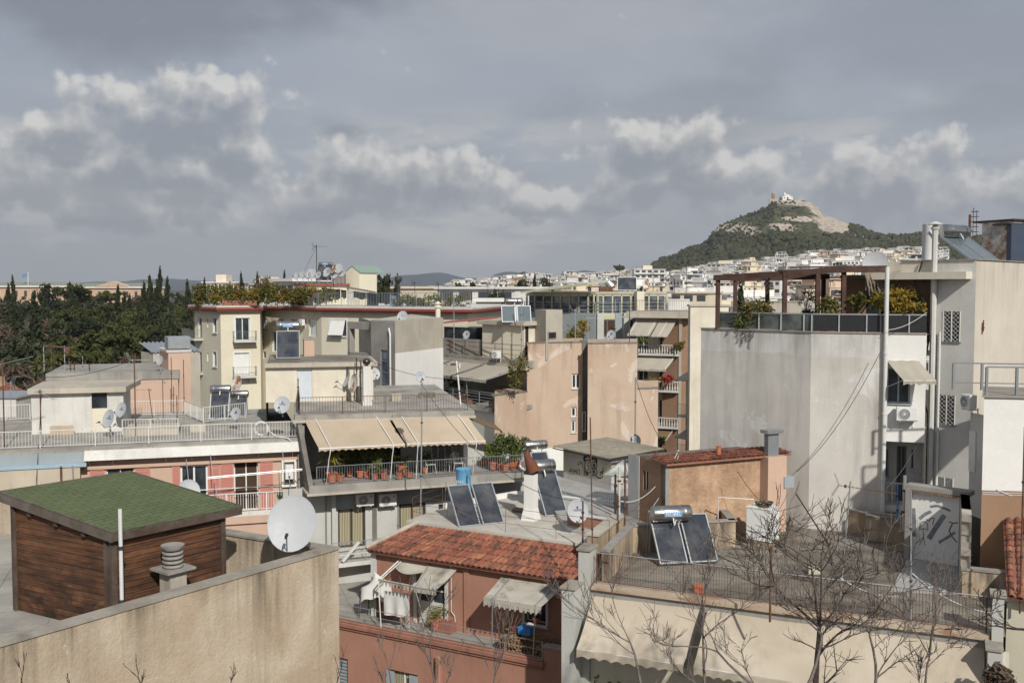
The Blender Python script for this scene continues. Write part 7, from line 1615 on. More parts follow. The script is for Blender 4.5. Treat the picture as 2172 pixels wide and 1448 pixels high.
def build_G():
	A, B, C = XY(787,62.5), XY(838,60.6), XY(940,66.5); z = -2.02; D = (C[0]-3, C[1]+9); t = thing('concrete_mid_building', 'raw concrete building with a tall narrow blue window strip', 'building', (B[0],B[1],GROUND)); a, b = Face(A,B), Face(B,C); o = []
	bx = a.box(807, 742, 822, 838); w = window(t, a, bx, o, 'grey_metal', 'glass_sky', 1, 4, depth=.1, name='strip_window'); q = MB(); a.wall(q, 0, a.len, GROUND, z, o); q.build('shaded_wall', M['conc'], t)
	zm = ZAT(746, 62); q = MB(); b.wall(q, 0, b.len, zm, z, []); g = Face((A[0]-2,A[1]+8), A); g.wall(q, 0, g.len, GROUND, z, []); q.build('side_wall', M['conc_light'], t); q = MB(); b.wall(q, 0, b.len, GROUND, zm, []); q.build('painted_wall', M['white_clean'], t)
	q = MB(); q.prism([A, B, C, D], z, z+.08); q.build('roof', M['conc_light'], t); q = MB(); s = fs(a,826,760); q.tube([a.pt(s+.1,z-.4,.1), a.pt(s+.25,z-.8,.12), a.pt(s+.3,GROUND,.12)], .06, 8); q.build('downpipe', M['pvc'], t)
	g = Face(XY(737,65), XY(787,63)); t2 = thing('open_structure', 'open concrete frame left of the raw concrete building', 'frame', tuple(g.pt(0,GROUND))); q = MB(); g.slab(q, 0, g.len, ZAT(698,64), ZAT(683,64), -.4, 0); g.slab(q, 0, .25, GROUND, ZAT(698,64), -.4, 0); g.slab(q, 0, g.len, ZAT(775,64), ZAT(748,64), -.4, 0); q.build('frame', M['conc'], t2)
	dish(853, 672, 62, .36, 'plain dish on the edge of the raw concrete building roof', az=-110, el=18, mast=.4, logo='small')
	p = PY(929, 688, 68); q = MB(); q.lathe(tuple(p), [(.18,-.5),(.17,1.1),(.26,1.15),(.26,1.25),(.12,1.3),(.24,1.42),(0,1.6)], 12); tag(q.build('round_chimney', M['cream_old'], None), 'slim round chimney with a cone cap behind the raw concrete building', 'chimney')
	p = PY(892, 1095, 41.3); pole(p, ZAT(812,41.3)-p.z, .03, 'galv', 'very tall mast with a small dish at the front corner of the tiled house roof', lean=(.1,0)); dish(892, 799, 41.2, .2, 'small white dish on top of the very tall mast', az=-65, el=14, mast=.15, logo='OTE')
def build_H():
	zs = -4.8; S = Face(PZ(893,745,zs), PZ(1119,765.5,zs)); zt = -3.64
	t = thing('peach_party_building', 'big building with peach party walls, and a terrace with beige awnings', 'building', (S.pt(S.len,0).x, S.pt(S.len,0).y, GROUND))
	P = [XY(1118,66.2), XY(1236,67.4)]; Q = [XY(1247,65.8), XY(1352,66.4)]; Rr = [XY(1352,66.9), XY(1397,67.5)]; L = [XY(1049,63.6), XY(1118,66.0)]
	def wl(seg, z, mat, ops, nm='party_wall', back=6):
		f = Face(*seg); q = MB(); f.wall(q, 0, f.len, ZAT(952,f.a.y), z, ops); k_ = 1+back/f.a.y; A2, B2 = f.pt(0,z)*k_, f.pt(f.len,z)*k_; A2.z = B2.z = z; g = Face(A2, f.pt(0,0)); g.wall(q, 0, g.len, GROUND, z, []); g = Face(f.pt(f.len,0,0), B2); g.wall(q, 0, g.len, GROUND, z, []); q.ngon([f.pt(0,z), f.pt(f.len,z), B2, A2]); q.build(nm, M[mat], t)
		q = MB(); f.wall(q, 0, f.len, GROUND, ZAT(952,f.a.y), ops if False else []); q.build('white_base', M['white_clean'], t)
		q = MB(); f.slab(q, -.05, f.len+.05, z, z+.07, -.3, .04); q.build('coping', M['conc_dark'], t); return f
	f = Face(*P); o = []
	for b_ in ((1213,792,1232,824),(1212,863,1223,884),(1212,891,1222,917)): window(t, f, f.box(*b_), o, 'white_paint', 'glass', 2 if b_[2] > 1225 else 1, 1, depth=.15, fw=.1, sill=.08)
	wl(P, zt, 'peach', o); wl(Q, zt, 'peach', []); wl(Rr, ZAT(825,67), 'peach', []); wl(L, ZAT(836,64.5), 'peach', [])
	bxp(t, Face(XY(1234,67.6), XY(1248,67.6)), 0, .45, GROUND, zt+.05, -2, 0, 'conc_dark', 'shaft_wall')
	window(t, Face(XY(1234,67.5), XY(1248,67.5)), (.05,.28,ZAT(917,67),ZAT(875,67)), [], 'white_paint', 'glass', 1, 1, depth=-.06)
	q = MB(); q.prism([vec2(S.pt(0,0)), vec2(S.pt(S.len,0)), vec2(S.pt(S.len,0,-9)), vec2(S.pt(0,0,-9))], zs-.5, zs); q.build('roof_slab', M['roof_conc'], t); bxp(t, S, -.1, S.len, zs-.62, zs-.3, -.2, .2, 'conc_light', 'slab_lip')
	railing(t, [S.pt(.2,zs,-.1), S.pt(S.len-.1,zs,-.1)], 1.0, 'rust', bars=False, mids=(.33,.66), post=1.9, rail=.028)
	zb = -7.75; O = Face(S.pt(-1,0,2.8), S.pt(S.len-.2,0,2.8)); q = MB(); q.prism([vec2(O.pt(0,0)), vec2(O.pt(O.len,0)), vec2(S.pt(S.len,0,-2)), vec2(S.pt(-1,0,-2))], zb-.3, zb); q.build('balcony_slab', M['conc'], t)
	q = MB(); i = Face(S.pt(-1,0,-1.2), S.pt(S.len,0,-1.2)); i.wall(q, 0, i.len, GROUND, zs-.4, []); q.build('back_wall', M['gate_wall'], t); q = MB(); i = Face(O.pt(0,0,-.3), O.pt(O.len,0,-.3)); i.wall(q, 0, i.len, GROUND, zb-.3, []); q.build('lower_wall', M['gate_wall'], t)
	railing(t, [O.pt(0,zb,-.1), O.pt(O.len,zb,-.1)], .95, 'grey_metal', bars=False, mids=(.2,.4,.6,.8), post=1.6, rail=.03)
	bxp(t, O, 0, O.len*.8, zb, zb+.3, -.5, -.15, 'terracotta', 'planter')
	for k in range(3):
		s0, s1 = .3+k*(S.len-.6)/3, .2+(k+1)*(S.len-.6)/3-.15; awning(t, S.pt(s0,zs-.45,.15), S.pt(s1,zs-.45,.15), S.pt(s0-.05,zs-1.15,3.0), S.pt(s1-.05,zs-1.15,3.0), 'canvas_grey', val=.22, scal=.06, arms=(.97,), armmat='galv', sag=.05)
	for s in (.2, 2.6, O.len*.55, O.len*.8): q = MB(); q.tube([O.pt(s,zb,-.05), O.pt(s,zs-1.2,.1)], .03, 5); q.build('awning_post', M['galv'], t)
	for k, (s, r, h, m) in enumerate(((.8,.6,.8,'lf_brown'),(3,.5,.6,'lf_green'),(5.2,.5,.5,'lf_mix'),(7.2,.6,.7,'lf_mix'),(8.5,.7,.8,'lf_olive'))):
		if s > O.len: continue
		c = O.pt(s, zb+h+.3, -.5); tt = thing('shrub', ('thorny brown','green','yellowish','leafy','silvery grey')[k]+' shrub under the beige awnings of the peach building', 'shrub', tuple(O.pt(s,zb,-.5))); q = MB(); leaves(q, c, (r,r*.7,h), 330, .12, RND, 10); q.build('foliage', M[m], tt)
	shrubT(1095, 785, 64.0, .9, 1.3, 'lf_mix', 520, 'tall yellow green shrub growing at the right end of the beige awnings', .11, asp=2)
	h = Face(XY(1023,70.5), XY(1112,67.5)); t2 = thing('roof_hut', 'cream roof hut with a stained slab on the peach building', 'building', tuple(h.pt(0,zs))); zt2 = ZAT(684,69); bxp(t2, h, 0, h.len, zs, zt2-.15, -3, 0, 'cream_old', 'wall'); bxp(t2, h, -.2, h.len+.3, zt2-.15, zt2+.05, -3.2, .35, 'conc_light', 'roof_slab')
	h = Face(XY(1112,67.5), XY(1140,68.5)); t2 = thing('roof_hut', 'narrower cream roof hut with a grey duct, right of its stained neighbour', 'building', tuple(h.pt(0,zs))); bxp(t2, h, 0, h.len, zs, ZAT(690,68), -2, 0, 'cream', 'wall'); bxp(t2, h, -.2, h.len+.2, ZAT(690,68), ZAT(684,68)+.1, -2.2, .3, 'conc_light', 'roof_slab'); bxp(t2, h, .1, .4, zs, ZAT(692,68), 0, .03, 'dark', 'door')
	h = Face(XY(937,74), XY(1020,71)); t2 = thing('glazed_roof_shed', 'roof shed with a faded red corrugated sheet on the peach building', 'shed', tuple(h.pt(0,zs))); bxp(t2, h, 0, h.len, zs, ZAT(718,72.5), -2, 0, 'conc', 'wall'); bxp(t2, h, .2, h.len-.6, ZAT(718,72.5), ZAT(694,72.5), -2, -.05, 'glass', 'glazing')
	q = MB(); c0, c1 = h.pt(-.2,ZAT(687,73),.3), h.pt(h.len+1.3,ZAT(676,70),.3); q.grid(90, 4, lambda u, v: c0.lerp(c1,u)+Vector((1.0*v,2.6*v,.12*v+.035*sin(u*120)))); q.build('red_sheet', flat('faded red sheet', (.30,.075,.06), .7), t2)
	for (x0, x1, Y, yt, lab) in ((1135,1192,66.5,657,'broad concrete chimney block with a small square vent'),):
		a = Face(XY(1135,68.2), XY(1158,66.5)); b = Face(XY(1158,66.5), XY(1193,67.5)); t3 = thing('chimney_block', lab, 'chimney', tuple(a.pt(0,zt))); q = MB(); q.prism([vec2(a.pt(0,0)), vec2(a.pt(a.len,0)), vec2(b.pt(b.len,0)), vec2(b.pt(b.len,0,-1.4))], zs, ZAT(yt,66.8)); q.build('stack', M['conc_light'], t3); bx = b.box(1163,705,1178,717); q = MB(); b.slab(q, bx[0]-.06, bx[1]+.06, bx[2]-.06, bx[3]+.06, 0, .05); o = q.build('vent_frame', M['conc'], t3); q = MB(); b.slab(q, bx[0], bx[1], bx[2], bx[3], .05, .06); q.build('vent', M['dark'], o)
	solar(1096, 683, 67.8, 'two pale blue grey collectors with a rust banded tank on the peach building', az=-84, panels=2, pw=.95, pl=1.25, tilt=62, tl=1.15, tr=.22, pane='solar_pale', back=-.1, tz=.3, rust=True, tx=-.1)
	f = Face(XY(1049,68.5), XY(1120,67)); ac_unit(f, .35, zs+.05, 'white air conditioner standing on the peach building roof', w=.55, h=.5)
	dish(989, 710, 68.5, .28, 'small dish with a ring emblem on the peach building railing', az=-125, el=16, logo='ring', mast=.9); dish(1296, 710, 66, .30, 'dish with a ring emblem on top of the peach party wall', az=-120, el=16, logo='ring', mast=.35)
	for k, (px, yb, yt, r, m, lab) in enumerate(((911,742,670,.035,'rust','rusty post at the left end of the peach building roof rail'),(963,745,625,.03,'galv','tall slim mast in front of the red sheet roof'),(1106,760,630,.03,'galv','tall mast before the two pale collectors'),(1220,725,655,.03,'galv','antenna mast with grid head above the peach wall'),(1247,725,672,.03,'galv','antenna mast with a zigzag boom above the peach wall'),(1305,725,635,.03,'galv','mast beside the ring emblem dish on the peach wall'),(1335,725,655,.03,'rust','last mast at the right end of the peach wall'),(975,820,770,.05,'rust_white','bent flaking post below the beige awnings'))):
		p = PY(px, yb, 66.5 if px > 1000 else 70)
		if k in (3, 4): yagi(p, ZAT(yt,p.y)-p.z, 0, 1.0, 5, lab, mat=m, elw=.35, r=r, refl='v' if k == 3 else None)
		else: pole(p, ZAT(yt,p.y)-p.z, r, m, lab)
def build_IJ():
	zr = -2.55; A, B = XY(1338,90), XY(1446,88); C = XY(1463,89); F = Face(A, B); t = thing('balcony_building', 'tan building with white balustrade balconies and faded awnings in the gap', 'building', (A[0],A[1],GROUND))
	q = MB(); i = Face(F.pt(0,0,-1.5), F.pt(F.len,0,-1.5)); ops = []
	zf = [zr-3.25*(k+1) for k in range(5)]
	for k, z in enumerate(zf):
		for s in (1.6, 3.6): window(t, i, (F.len-s-.9, F.len-s+.1, z, z+2.2), ops, 'white_paint', 'glass', 2, 1, name='balcony_door', fw=.08)
	i.wall(q, 0, i.len, GROUND, zr, ops); q.build('wall', M['cream_old'], t); bxp(t, Face(B, C), 0, Face(B,C).len, GROUND, zr, -2, 0, 'brown_wall', 'pier'); bxp(t, F, F.len-.25, F.len, GROUND, zr, -1.5, 0, 'conc_light', 'pier_edge')
	bxp(t, F, -.4, F.len+.9, zr, zr+.5, -8, .2, 'conc_light', 'roof_slab'); bxp(t, F, -.8, F.len+.9, zr-.06, zr+.04, -1, .5, 'conc_light', 'roof_lip')
	railing(t, [F.pt(-.3,zr+.5,.1), F.pt(F.len+.8,zr+.5,.1)], 1.0, 'rust', gap=.16, bar=.02, posts=False, rail=.03)
	for k, z in enumerate(zf[:4]):
		bxp(t, F, 0, F.len-.25, z-.18, z, -1.5, .25, 'white_old', 'balcony_slab'); q = MB(); n = int(F.len/.24)
		for j in range(n): c = F.pt(.1+j*.24, z, .15); q.lathe(tuple(c), [(.04,0),(.075,.2),(.035,.5),(.05,.75)], 6)
		q.bar(F.pt(0,z+.78,.15), F.pt(F.len-.25,z+.78,.15), .14, .08); q.build('balustrade', M['white_old'], t)
	awning(t, F.pt(.4,zr-.3,-.1), F.pt(2.5,zr-.3,-.1), F.pt(.1,zr-1.55,1.3), F.pt(2.2,zr-1.55,1.3), 'canvas_grey', val=.15, scal=.05, arms=(.1,.9)); awning(t, F.pt(2.6,zr-.3,-.1), F.pt(4.2,zr-.3,-.1), F.pt(2.3,zr-1.6,1.3), F.pt(3.8,zr-1.6,1.3), 'canvas_grey', val=.15, scal=.05, arms=(.5,))
	for k in (0, 2): awning(t, F.pt(.3,zf[k]-.3,-.1), F.pt(4.1,zf[k]-.3,-.1), F.pt(.1,zf[k]-1.3,1.0), F.pt(3.6,zf[k]-1.3,1.0), 'canvas_brown' if k else 'canvas_grey', val=.25, scal=.06, arms=(.97,))
	for px, py, r, m, lab in ((1385,808,.9,'lf_gold','yellow bush on the second balcony of the tan building'),(1417,803,.6,'lf_red','red flowers on the second balcony of the tan building'),(1362,722,.6,'lf_green','green plant on the top balcony of the tan building'),(1440,733,.6,'lf_mix','yellow trailing plant over the top balustrade'),(1400,932,.7,'lf_green','dark plants on the lowest visible balcony')): shrubT(px, py, 87.8, r, r*.6, m, 260, lab, .13)
	zt = ZAT(619,93); g0, g1, g2 = XY(1112,99), XY(1262,93), XY(1417,95); t2 = thing('glass_rooftop_building', 'blue grey building crowned by a dark glazed rooftop gallery', 'building', (g1[0],g1[1],GROUND)); a, b = Face(g0,g1), Face(g1,g2); zm = ZAT(664,93); D = [(g2[0]+3,g2[1]+14),(g0[0]+6,g0[1]+14)]
	q = MB(); q.prism([inset([g0,g1,g2]+D,.4)[k] for k in range(5)], zm, zt-.2); q.build('glazing', M['glass_sky'], t2); q = MB(); q.prism([inset([g0,g1,g2]+D,.2)[k] for k in range(5)], zt-.2, zt); q.build('gallery_roof', M['conc_light'], t2)
	q = MB()
	for f, n in ((a,8),(b,8)):
		for k in range(n+1): s = f.len*k/n; f.slab(q, s-.07, s+.07, zm, zt-.2, -.45, -.3)
	for f in (a, b): f.slab(q, 0, f.len, zt-.4, zt-.2, -.44, -.3)
	q.build('mullions', M['olive_frame'], t2)
	q = MB(); q.prism([g0,g1,g2]+D, GROUND, zm); q.build('lower_wall', M['blue_grey'], t2); railing(t2, [a.pt(0,zm,-.05), a.pt(a.len,zm,-.05), b.pt(b.len,zm,-.05)], 1.0, 'grey_metal', bars=False, mids=(.35,.68), post=2.4, rail=.04)
	for px in (1262,1318): s = fs(b, px+3, 690); bxp(t2, b, s-.05, s+.6, GROUND, zm-.02, 0, .4, 'gate_wall', 'column')
	for x0, x1 in ((1270,1304),(1322,1342)): bx = b.box(x0,678,x1,712); window(t2, b, bx, [], 'grey_metal', 'brown_int', 2, 1, depth=-.06)
	bx = b.box(1268,664,1304,677); bxp(t2, b, bx[0], bx[1], bx[2], bx[3], 0, .1, 'olive_frame', 'band')
	q = MB(); c = [PY(1104,622,97), PY(1245,605,91.5), PY(1292,597,94), PY(1160,614,101)]; q.hexa(c+[p+Vector((0,0,.18)) for p in c]); q.build('raised_roof', M['olive_frame'], t2)
	s = fs(b,1353,640); bxp(t2, b, s-.3, s+.45, zm, ZAT(620,94)+.1, -.2, .5, 'cream_old', 'chimney'); dish(1370, 605, 97, .42, 'rust red dish on the glass crowned roof', az=-60, mast=.7, mat='dish_rust'); solar(1330, 616, 98, 'dark collector field above the glass gallery', az=-95, panels=1, pw=1.9, pl=1.4, tilt=70, tank=False, name='solar_collectors')
	for k,(px,py) in enumerate(((1215,705),(1238,690),(1228,715))): shrubT(px, py, 88, .7, .8, 'lf_gold', 280, 'golden autumn shrub in front of the blue grey building, %s' % ('left','top','lowest')[k], .14)
	q = MB(); p0, p1 = PY(1272,590,98), PY(1300,606,98); g = Face((p0.x,98),(p1.x,98)); t5 = thing('flue_hood', 'rusty sheet metal hood on the glass crowned roof', 'vent', tuple(g.pt(0,zt))); g.slab(q, 0, g.len, zt, zt+.5, -1, 0); q.build('base', M['rust'], t5); q = MB(); q.tube([g.pt(.2,zt+.5,-.4), g.pt(.6,zt+1.1,-.4), g.pt(g.len-.1,zt+.5,-.4)], .4, 8); q.build('hood', M['sheet'], t5)
	for seg, yt, mt, lab in (((1464,76,1545,76.5),650,'cream_old','plain cream wall rising behind the grey party building'), ((1560,120,1700,118),640,'conc_light','pale roof structure seen through the pergola')):
		f = Face(XY(seg[0],seg[1]), XY(seg[2],seg[3])); t6 = thing('plain_building', lab, 'building', tuple(f.pt(0,GROUND))); bxp(t6, f, 0, f.len, GROUND, ZAT(yt,seg[1]), -.5, 0, mt, 'wall'); bxp(t6, f, -.1, f.len+.1, ZAT(yt,seg[1])+.01, ZAT(yt,seg[1])+.15, -.5, .1, 'conc_light', 'coping')
	f = Face(XY(1398,97), XY(1462,96)); t6 = thing('white_board_screen', 'white boarded screen on the roof right of the glass gallery', 'screen', tuple(f.pt(0,zr+.5))); bxp(t6, f, 0, f.len, zr, ZAT(634,97), -.1, 0, 'white_clean', 'boards')
	f = Face(XY(1445,80), XY(1490,78)); t6 = thing('side_balconies', 'narrow old facade with small awnings between the tan and grey buildings', 'building', tuple(f.pt(0,GROUND))); bxp(t6, f, .6, f.len+.2, GROUND, ZAT(800,79), -2, 0, 'cream_old', 'wall')
	for y in (880, 965): z = ZAT(y,79); bxp(t6, f, .5, f.len, z-.15, z, 0, .8, 'white_old', 'balcony_slab'); railing(t6, [f.pt(.5,z,.75), f.pt(f.len,z,.75)], .9, 'galv', gap=.14, bar=.015, posts=False)
	for y in (790, 912): z = ZAT(y,79); awning(t6, f.pt(.6,z,0), f.pt(f.len,z,0), f.pt(.4,z-.5,1.0), f.pt(f.len,z-.5,1.0), 'canvas_grey', val=.15, scal=.05, arms=())
build_F(); build_G(); build_H(); build_IJ()
# ================================================================ terrain, city, hill, park, mountains
def lerpT(T, x):
	if x <= T[0][0]: return T[0][1]
	for (a, b), (c, d) in zip(T, T[1:]):
		if x <= c: return b+(d-b)*(x-a)/(c-a)
	return T[-1][1]
E_ = [(-2000,612),(900,609),(960,596),(1000,590),(1100,582),(1200,578),(1300,571),(1350,567),(1400,578),(1450,568),(1500,559),(1560,549),(1620,545),(1700,538),(1800,526),(1900,520),(2000,524),(2200,530),(4000,590)]
C_ = [(-2000,622),(1000,614),(1060,608),(1088,592),(1112,583),(1126,586),(1138,600),(1180,608),(1330,606),(1360,594),(1383,564),(1400,552),(1433,544),(1460,529),(1488,520),(1504,511),(1508,496),(1518,483),(1543,471),(1571,459),(1599,451),(1626,438),(1636,427),(1706,426),(1734,441),(1743,457),(1762,462),(1792,474),(1833,491),(1875,503),(1920,503),(1960,497),(2000,505),(2200,505),(2600,560),(4000,610)]
def sm(t): t = min(max(t, 0), 1); return t*t*(3-2*t)
def terr(px, Y):
	zE = (612-lerpT(E_, px))/2112*1150-17; zC = (612-lerpT(C_, px))/2112*1550
	b = -23.5 if px > 500 else -20
	if px <= 500: b = -23.5+3.5*sm((500-px)/100)*sm((Y-80)/120)
	if Y <= 220: return b if Y > 150 else b
	if Y <= 1150: return b+(zE-b)*((Y-220)/930)**.85
	if Y <= 1550:
		u = (Y-1150)/400; k = sm(u)*.35+.65*(u if u < .9 else u)
		z = zE+(zC-zE)*k; n = mnoise.noise(Vector((px*.012, Y*.012, 0)))*6+mnoise.noise(Vector((px*.04, Y*.03, 5)))*2.5+mnoise.noise(Vector((px*.1, Y*.02, 2)))*1.6
		return z+n*sin(pi*min(u*1.02,1))*min(1, max(0,(zC+10)/60))
	u = (Y-1550)/900; return max(-24, zC+(-24-zC)*sm(u))
def build_far():
	g = MB(); g.quad((-40000,-40000,GROUND-.6), (40000,-40000,GROUND-.6), (40000,40000,GROUND-.6), (-40000,40000,GROUND-.6)); o = g.build('ground', plaster('city ground', (.11,.11,.10), (.08,.09,.07), scale=.02, bump=0)); o['kind'] = 'structure'
	ys = [60,150,220,300,400,500,600,700,800,900,1000,1100,1150]+[1150+12*k for k in range(1,34)]+[1560,1600,1700,1850,2050,2300,2450]
	xs = [-1600,-1000,-500,-200]+[k*20 for k in range(48)]+[960+7*k for k in range(180)]+[2240,2400,2700,3200,4000]
	q = MB(); nx, ny = len(xs)-1, len(ys)-1
	q.grid(nx, ny, lambda u, v: (lambda X, Y: Vector(((X-1086)/2112*Y, Y, terr(X, Y))))(xs[round(u*nx)], ys[round(v*ny)]))
	N = NT('hill scrub and rock'); P = N.pos(); xyz = N.sep(P)
	n1 = N.noise(P, .045, 7, .62, .3); n2 = N.noise(P, .18, 6, .7); nstr = N.noise(N.map(P, (.012,.012,.11)), 1, 6, .6)
	col = N.mix(N.rng(n1, .38, .62), (.085,.095,.05), (.16,.15,.085)); col = N.mix(N.rng(n2, .45, .62), col, (.03,.037,.022))
	col = N.mix(N.math('MULTIPLY', N.rng(nstr, .6, .68), .55), col, (.33,.28,.2))
	def ell(cx, cz, rx, rz):
		a = N.math('DIVIDE', N.math('SUBTRACT', xyz[0], cx), rx); b = N.math('DIVIDE', N.math('SUBTRACT', xyz[2], cz), rz)
		return N.math('ADD', N.math('SQRT', N.math('ADD', N.math('MULTIPLY', a, a), N.math('MULTIPLY', b, b))), N.math('MULTIPLY', N.math('SUBTRACT', N.noise(P, .05, 6, .7), .5), 2.0))
	rock = N.mix(N.rng(N.noise(N.map(P, (.16,.16,.06)), 1, 8, .78), .40, .60), (.66,.58,.48), (.30,.25,.20))
	for e in ((472,90,48,30), (455,118,18,22), (515,97,22,12), (322,86,24,16), (372,84,18,9), (440,128,44,6), (405,98,26,5)): col = N.mix(N.rng(ell(*e), .75, 1.0, 1, 0), col, rock)
	flatc = N.rng(xyz[2], 20, 32); col = N.mix(flatc, (.13,.12,.10), col); N.bump(N.noise(P, .12, 8, .75), .7, 8)
	o = q.build('terrain', N.done(col, .95, 0, .1), smooth=False); o['kind'] = 'structure'
	rnd = random.Random(11); q = MB(); ico = []; ph = (1+5**.5)/2
	iv = [(-1,ph,0),(1,ph,0),(-1,-ph,0),(1,-ph,0),(0,-1,ph),(0,1,ph),(0,-1,-ph),(0,1,-ph),(ph,0,-1),(ph,0,1),(-ph,0,-1),(-ph,0,1)]; ivl = [Vector(v).normalized() for v in iv]
	ifc = [(0,11,5),(0,5,1),(0,1,7),(0,7,10),(0,10,11),(1,5,9),(5,11,4),(11,10,2),(10,7,6),(7,1,8),(3,9,4),(3,4,2),(3,2,6),(3,6,8),(3,8,9),(4,9,5),(2,4,11),(6,2,10),(8,6,7),(9,8,1)]
	def blob(c, r, h):
		b = len(q.v)
		for v in ivl: k = rnd.uniform(.7,1.25); q.v.append((c[0]+v.x*r*k, c[1]+v.y*r*k, c[2]+v.z*h*k+h*.6))
		for f in ifc: q.f.append(tuple(b+i for i in f)); q.m.append(0)
	for k in range(9000):
		px = rnd.uniform(1380,2200); Y = rnd.uniform(1150,1548) if k % 3 else rnd.uniform(1150,1330); z = terr(px, Y); py = 612-z*2112/Y; ex = lerpT(C_, px)
		if py < 497 and px < 1800 and px > 1480:
			if rnd.random() < (.72 if mnoise.noise(Vector((px*.02, Y*.02, 9))) < .12 else .3) or 1690 < px < 1795: continue
			r = rnd.uniform(1.0,2.4)
		else: r = rnd.uniform(1.8,3.8)
		blob(((px-1086)/2112*Y, Y, z), r, r*rnd.uniform(.8,1.3))
	for k in range(500):
		px = rnd.uniform(1085,1135); Y = rnd.uniform(1350,1548); r = rnd.uniform(2,4); blob(((px-1086)/2112*Y, Y, terr(px, Y)), r, r)
	tag(q.build('hillside_woods', leafm('hill woods', (.030,.036,.018), (.055,.058,.032), (.07,.062,.04), .05, .0), None), kind='stuff')['label'] = 'dark pine woods and scrub covering the rocky hill'
	def XZ(px, py, Y=1545): p = PY(px, py, Y); return p
	c = XZ(1669, 424); t = thing('hilltop_chapel', 'small white chapel on the summit of the rocky hill', 'chapel', tuple(c)); zb = c.z-6; q = MB(); F = Face((XZ(1658,424).x,1540), (XZ(1682,424).x,1546)); z1 = ZAT(417,1543); zr_ = ZAT(412,1543); m = F.len/2
	q.hexa([F.pt(0,zb), F.pt(F.len,zb), F.pt(F.len,zb,-9), F.pt(0,zb,-9), F.pt(0,z1), F.pt(F.len,z1), F.pt(F.len,z1,-9), F.pt(0,z1,-9)]); q.hexa([F.pt(2,z1), F.pt(F.len-2,z1), F.pt(F.len-2,z1,-9), F.pt(2,z1,-9), F.pt(m-1,zr_), F.pt(m+1,zr_), F.pt(m+1,zr_,-9), F.pt(m-1,zr_,-9)]); q.build('wall', M['white_clean'], t)
	q = MB(); q.lathe(tuple(F.pt(m-3,zr_-1,-4)), [(2.2,0),(2.2,1.5),(1.8,2.6),(.9,3.4),(0,3.7)], 12); q.build('dome', M['white_clean'], t); q = MB(); F.slab(q, m-1.2, m+1.2, zb+5, z1-1, .0, .1); F.slab(q, 2.5, 4, zb+8, z1-1, 0, .1); q.build('window', M['dark'], t)
	p = XZ(1640,426); t = thing('bell_tower', 'tan stone bell tower left of the hilltop chapel', 'tower', tuple(p)); q = MB(); z2 = ZAT(411,1545); q.box((p.x,p.y,p.z-8), 4, 4, z2-p.z+8); q.build('shaft', M['brown_wall'], t); q = MB(); q.lathe((p.x,p.y,z2), [(2,0),(2,1.6),(1,2.6),(0,3)], 10); q.build('cap', M['conc_light'], t)
	for x0, x1, y0, y1, Y in ((1632,1652,421,434,1538),(1655,1700,424,430,1530),(1648,1690,429,437,1515)): f = Face(XZ(x0,430,Y)[:2], XZ(x1,430,Y)[:2]); q = MB(); f.slab(q, 0, f.len, ZAT(y1,Y)-8, ZAT(y0+1,Y), -3, 0); tag(q.build('terrace_wall', M['conc_light'], None), {1632:'stone retaining wall under the bell tower',1655:'upper stone terrace wall beside the chapel',1648:'lower curved looking terrace wall below the chapel'}[x0], 'wall')
	Mp = [(-900,606),(100,606),(240,600),(300,594),(330,592),(380,597),(480,602),(600,605),(780,603),(820,594),(850,588),(880,584),(915,579),(940,580),(965,587),(990,593),(1030,590),(1055,580),(1075,576),(1110,580),(1150,590),(1200,583),(1240,574),(1290,580),(1340,590),(1500,600),(3500,606)]
	q = MB(); YM = 7000
	def mt(u, v):
		px = -900+4400*u; Y = 6000+2600*v; h = (614-lerpT(Mp, px))/2112*YM; w = sin(pi*min(max(v,0),1))**.8 if 0 < v < 1 else 0; X = (px-1086)/2112*YM
		return Vector((X, Y, -26+(h+26)*w*(1+.0*v)+(mnoise.noise(Vector((X*.004, Y*.004, 1)))*22+mnoise.noise(Vector((X*.015, Y*.01, 3)))*8)*w*(1 if w < .95 else .15)))
	q.grid(300, 22, mt); q.build('mountains', plaster('haze tinted scrub', (.05,.065,.075), (.075,.085,.09), scale=.003, bump=0), smooth=True)['kind'] = 'structure'  # bluish base colour paints distance haze into the slopes, besides the volume
	wall = [flat('city white', (.74,.72,.68), .8, scale=.3), flat('city cream', (.66,.58,.45), .8, scale=.3), flat('city grey', (.50,.48,.45), .8, scale=.3), flat('city peach', (.60,.47,.36), .8, scale=.3)]
	dk = flat('city windows', (.07,.075,.085), .25); aw = flat('city awning', (.50,.42,.30), .8); gr = flat('city panels', (.12,.14,.18), .3); tl_ = flat('city tile', (.33,.13,.08), .9)
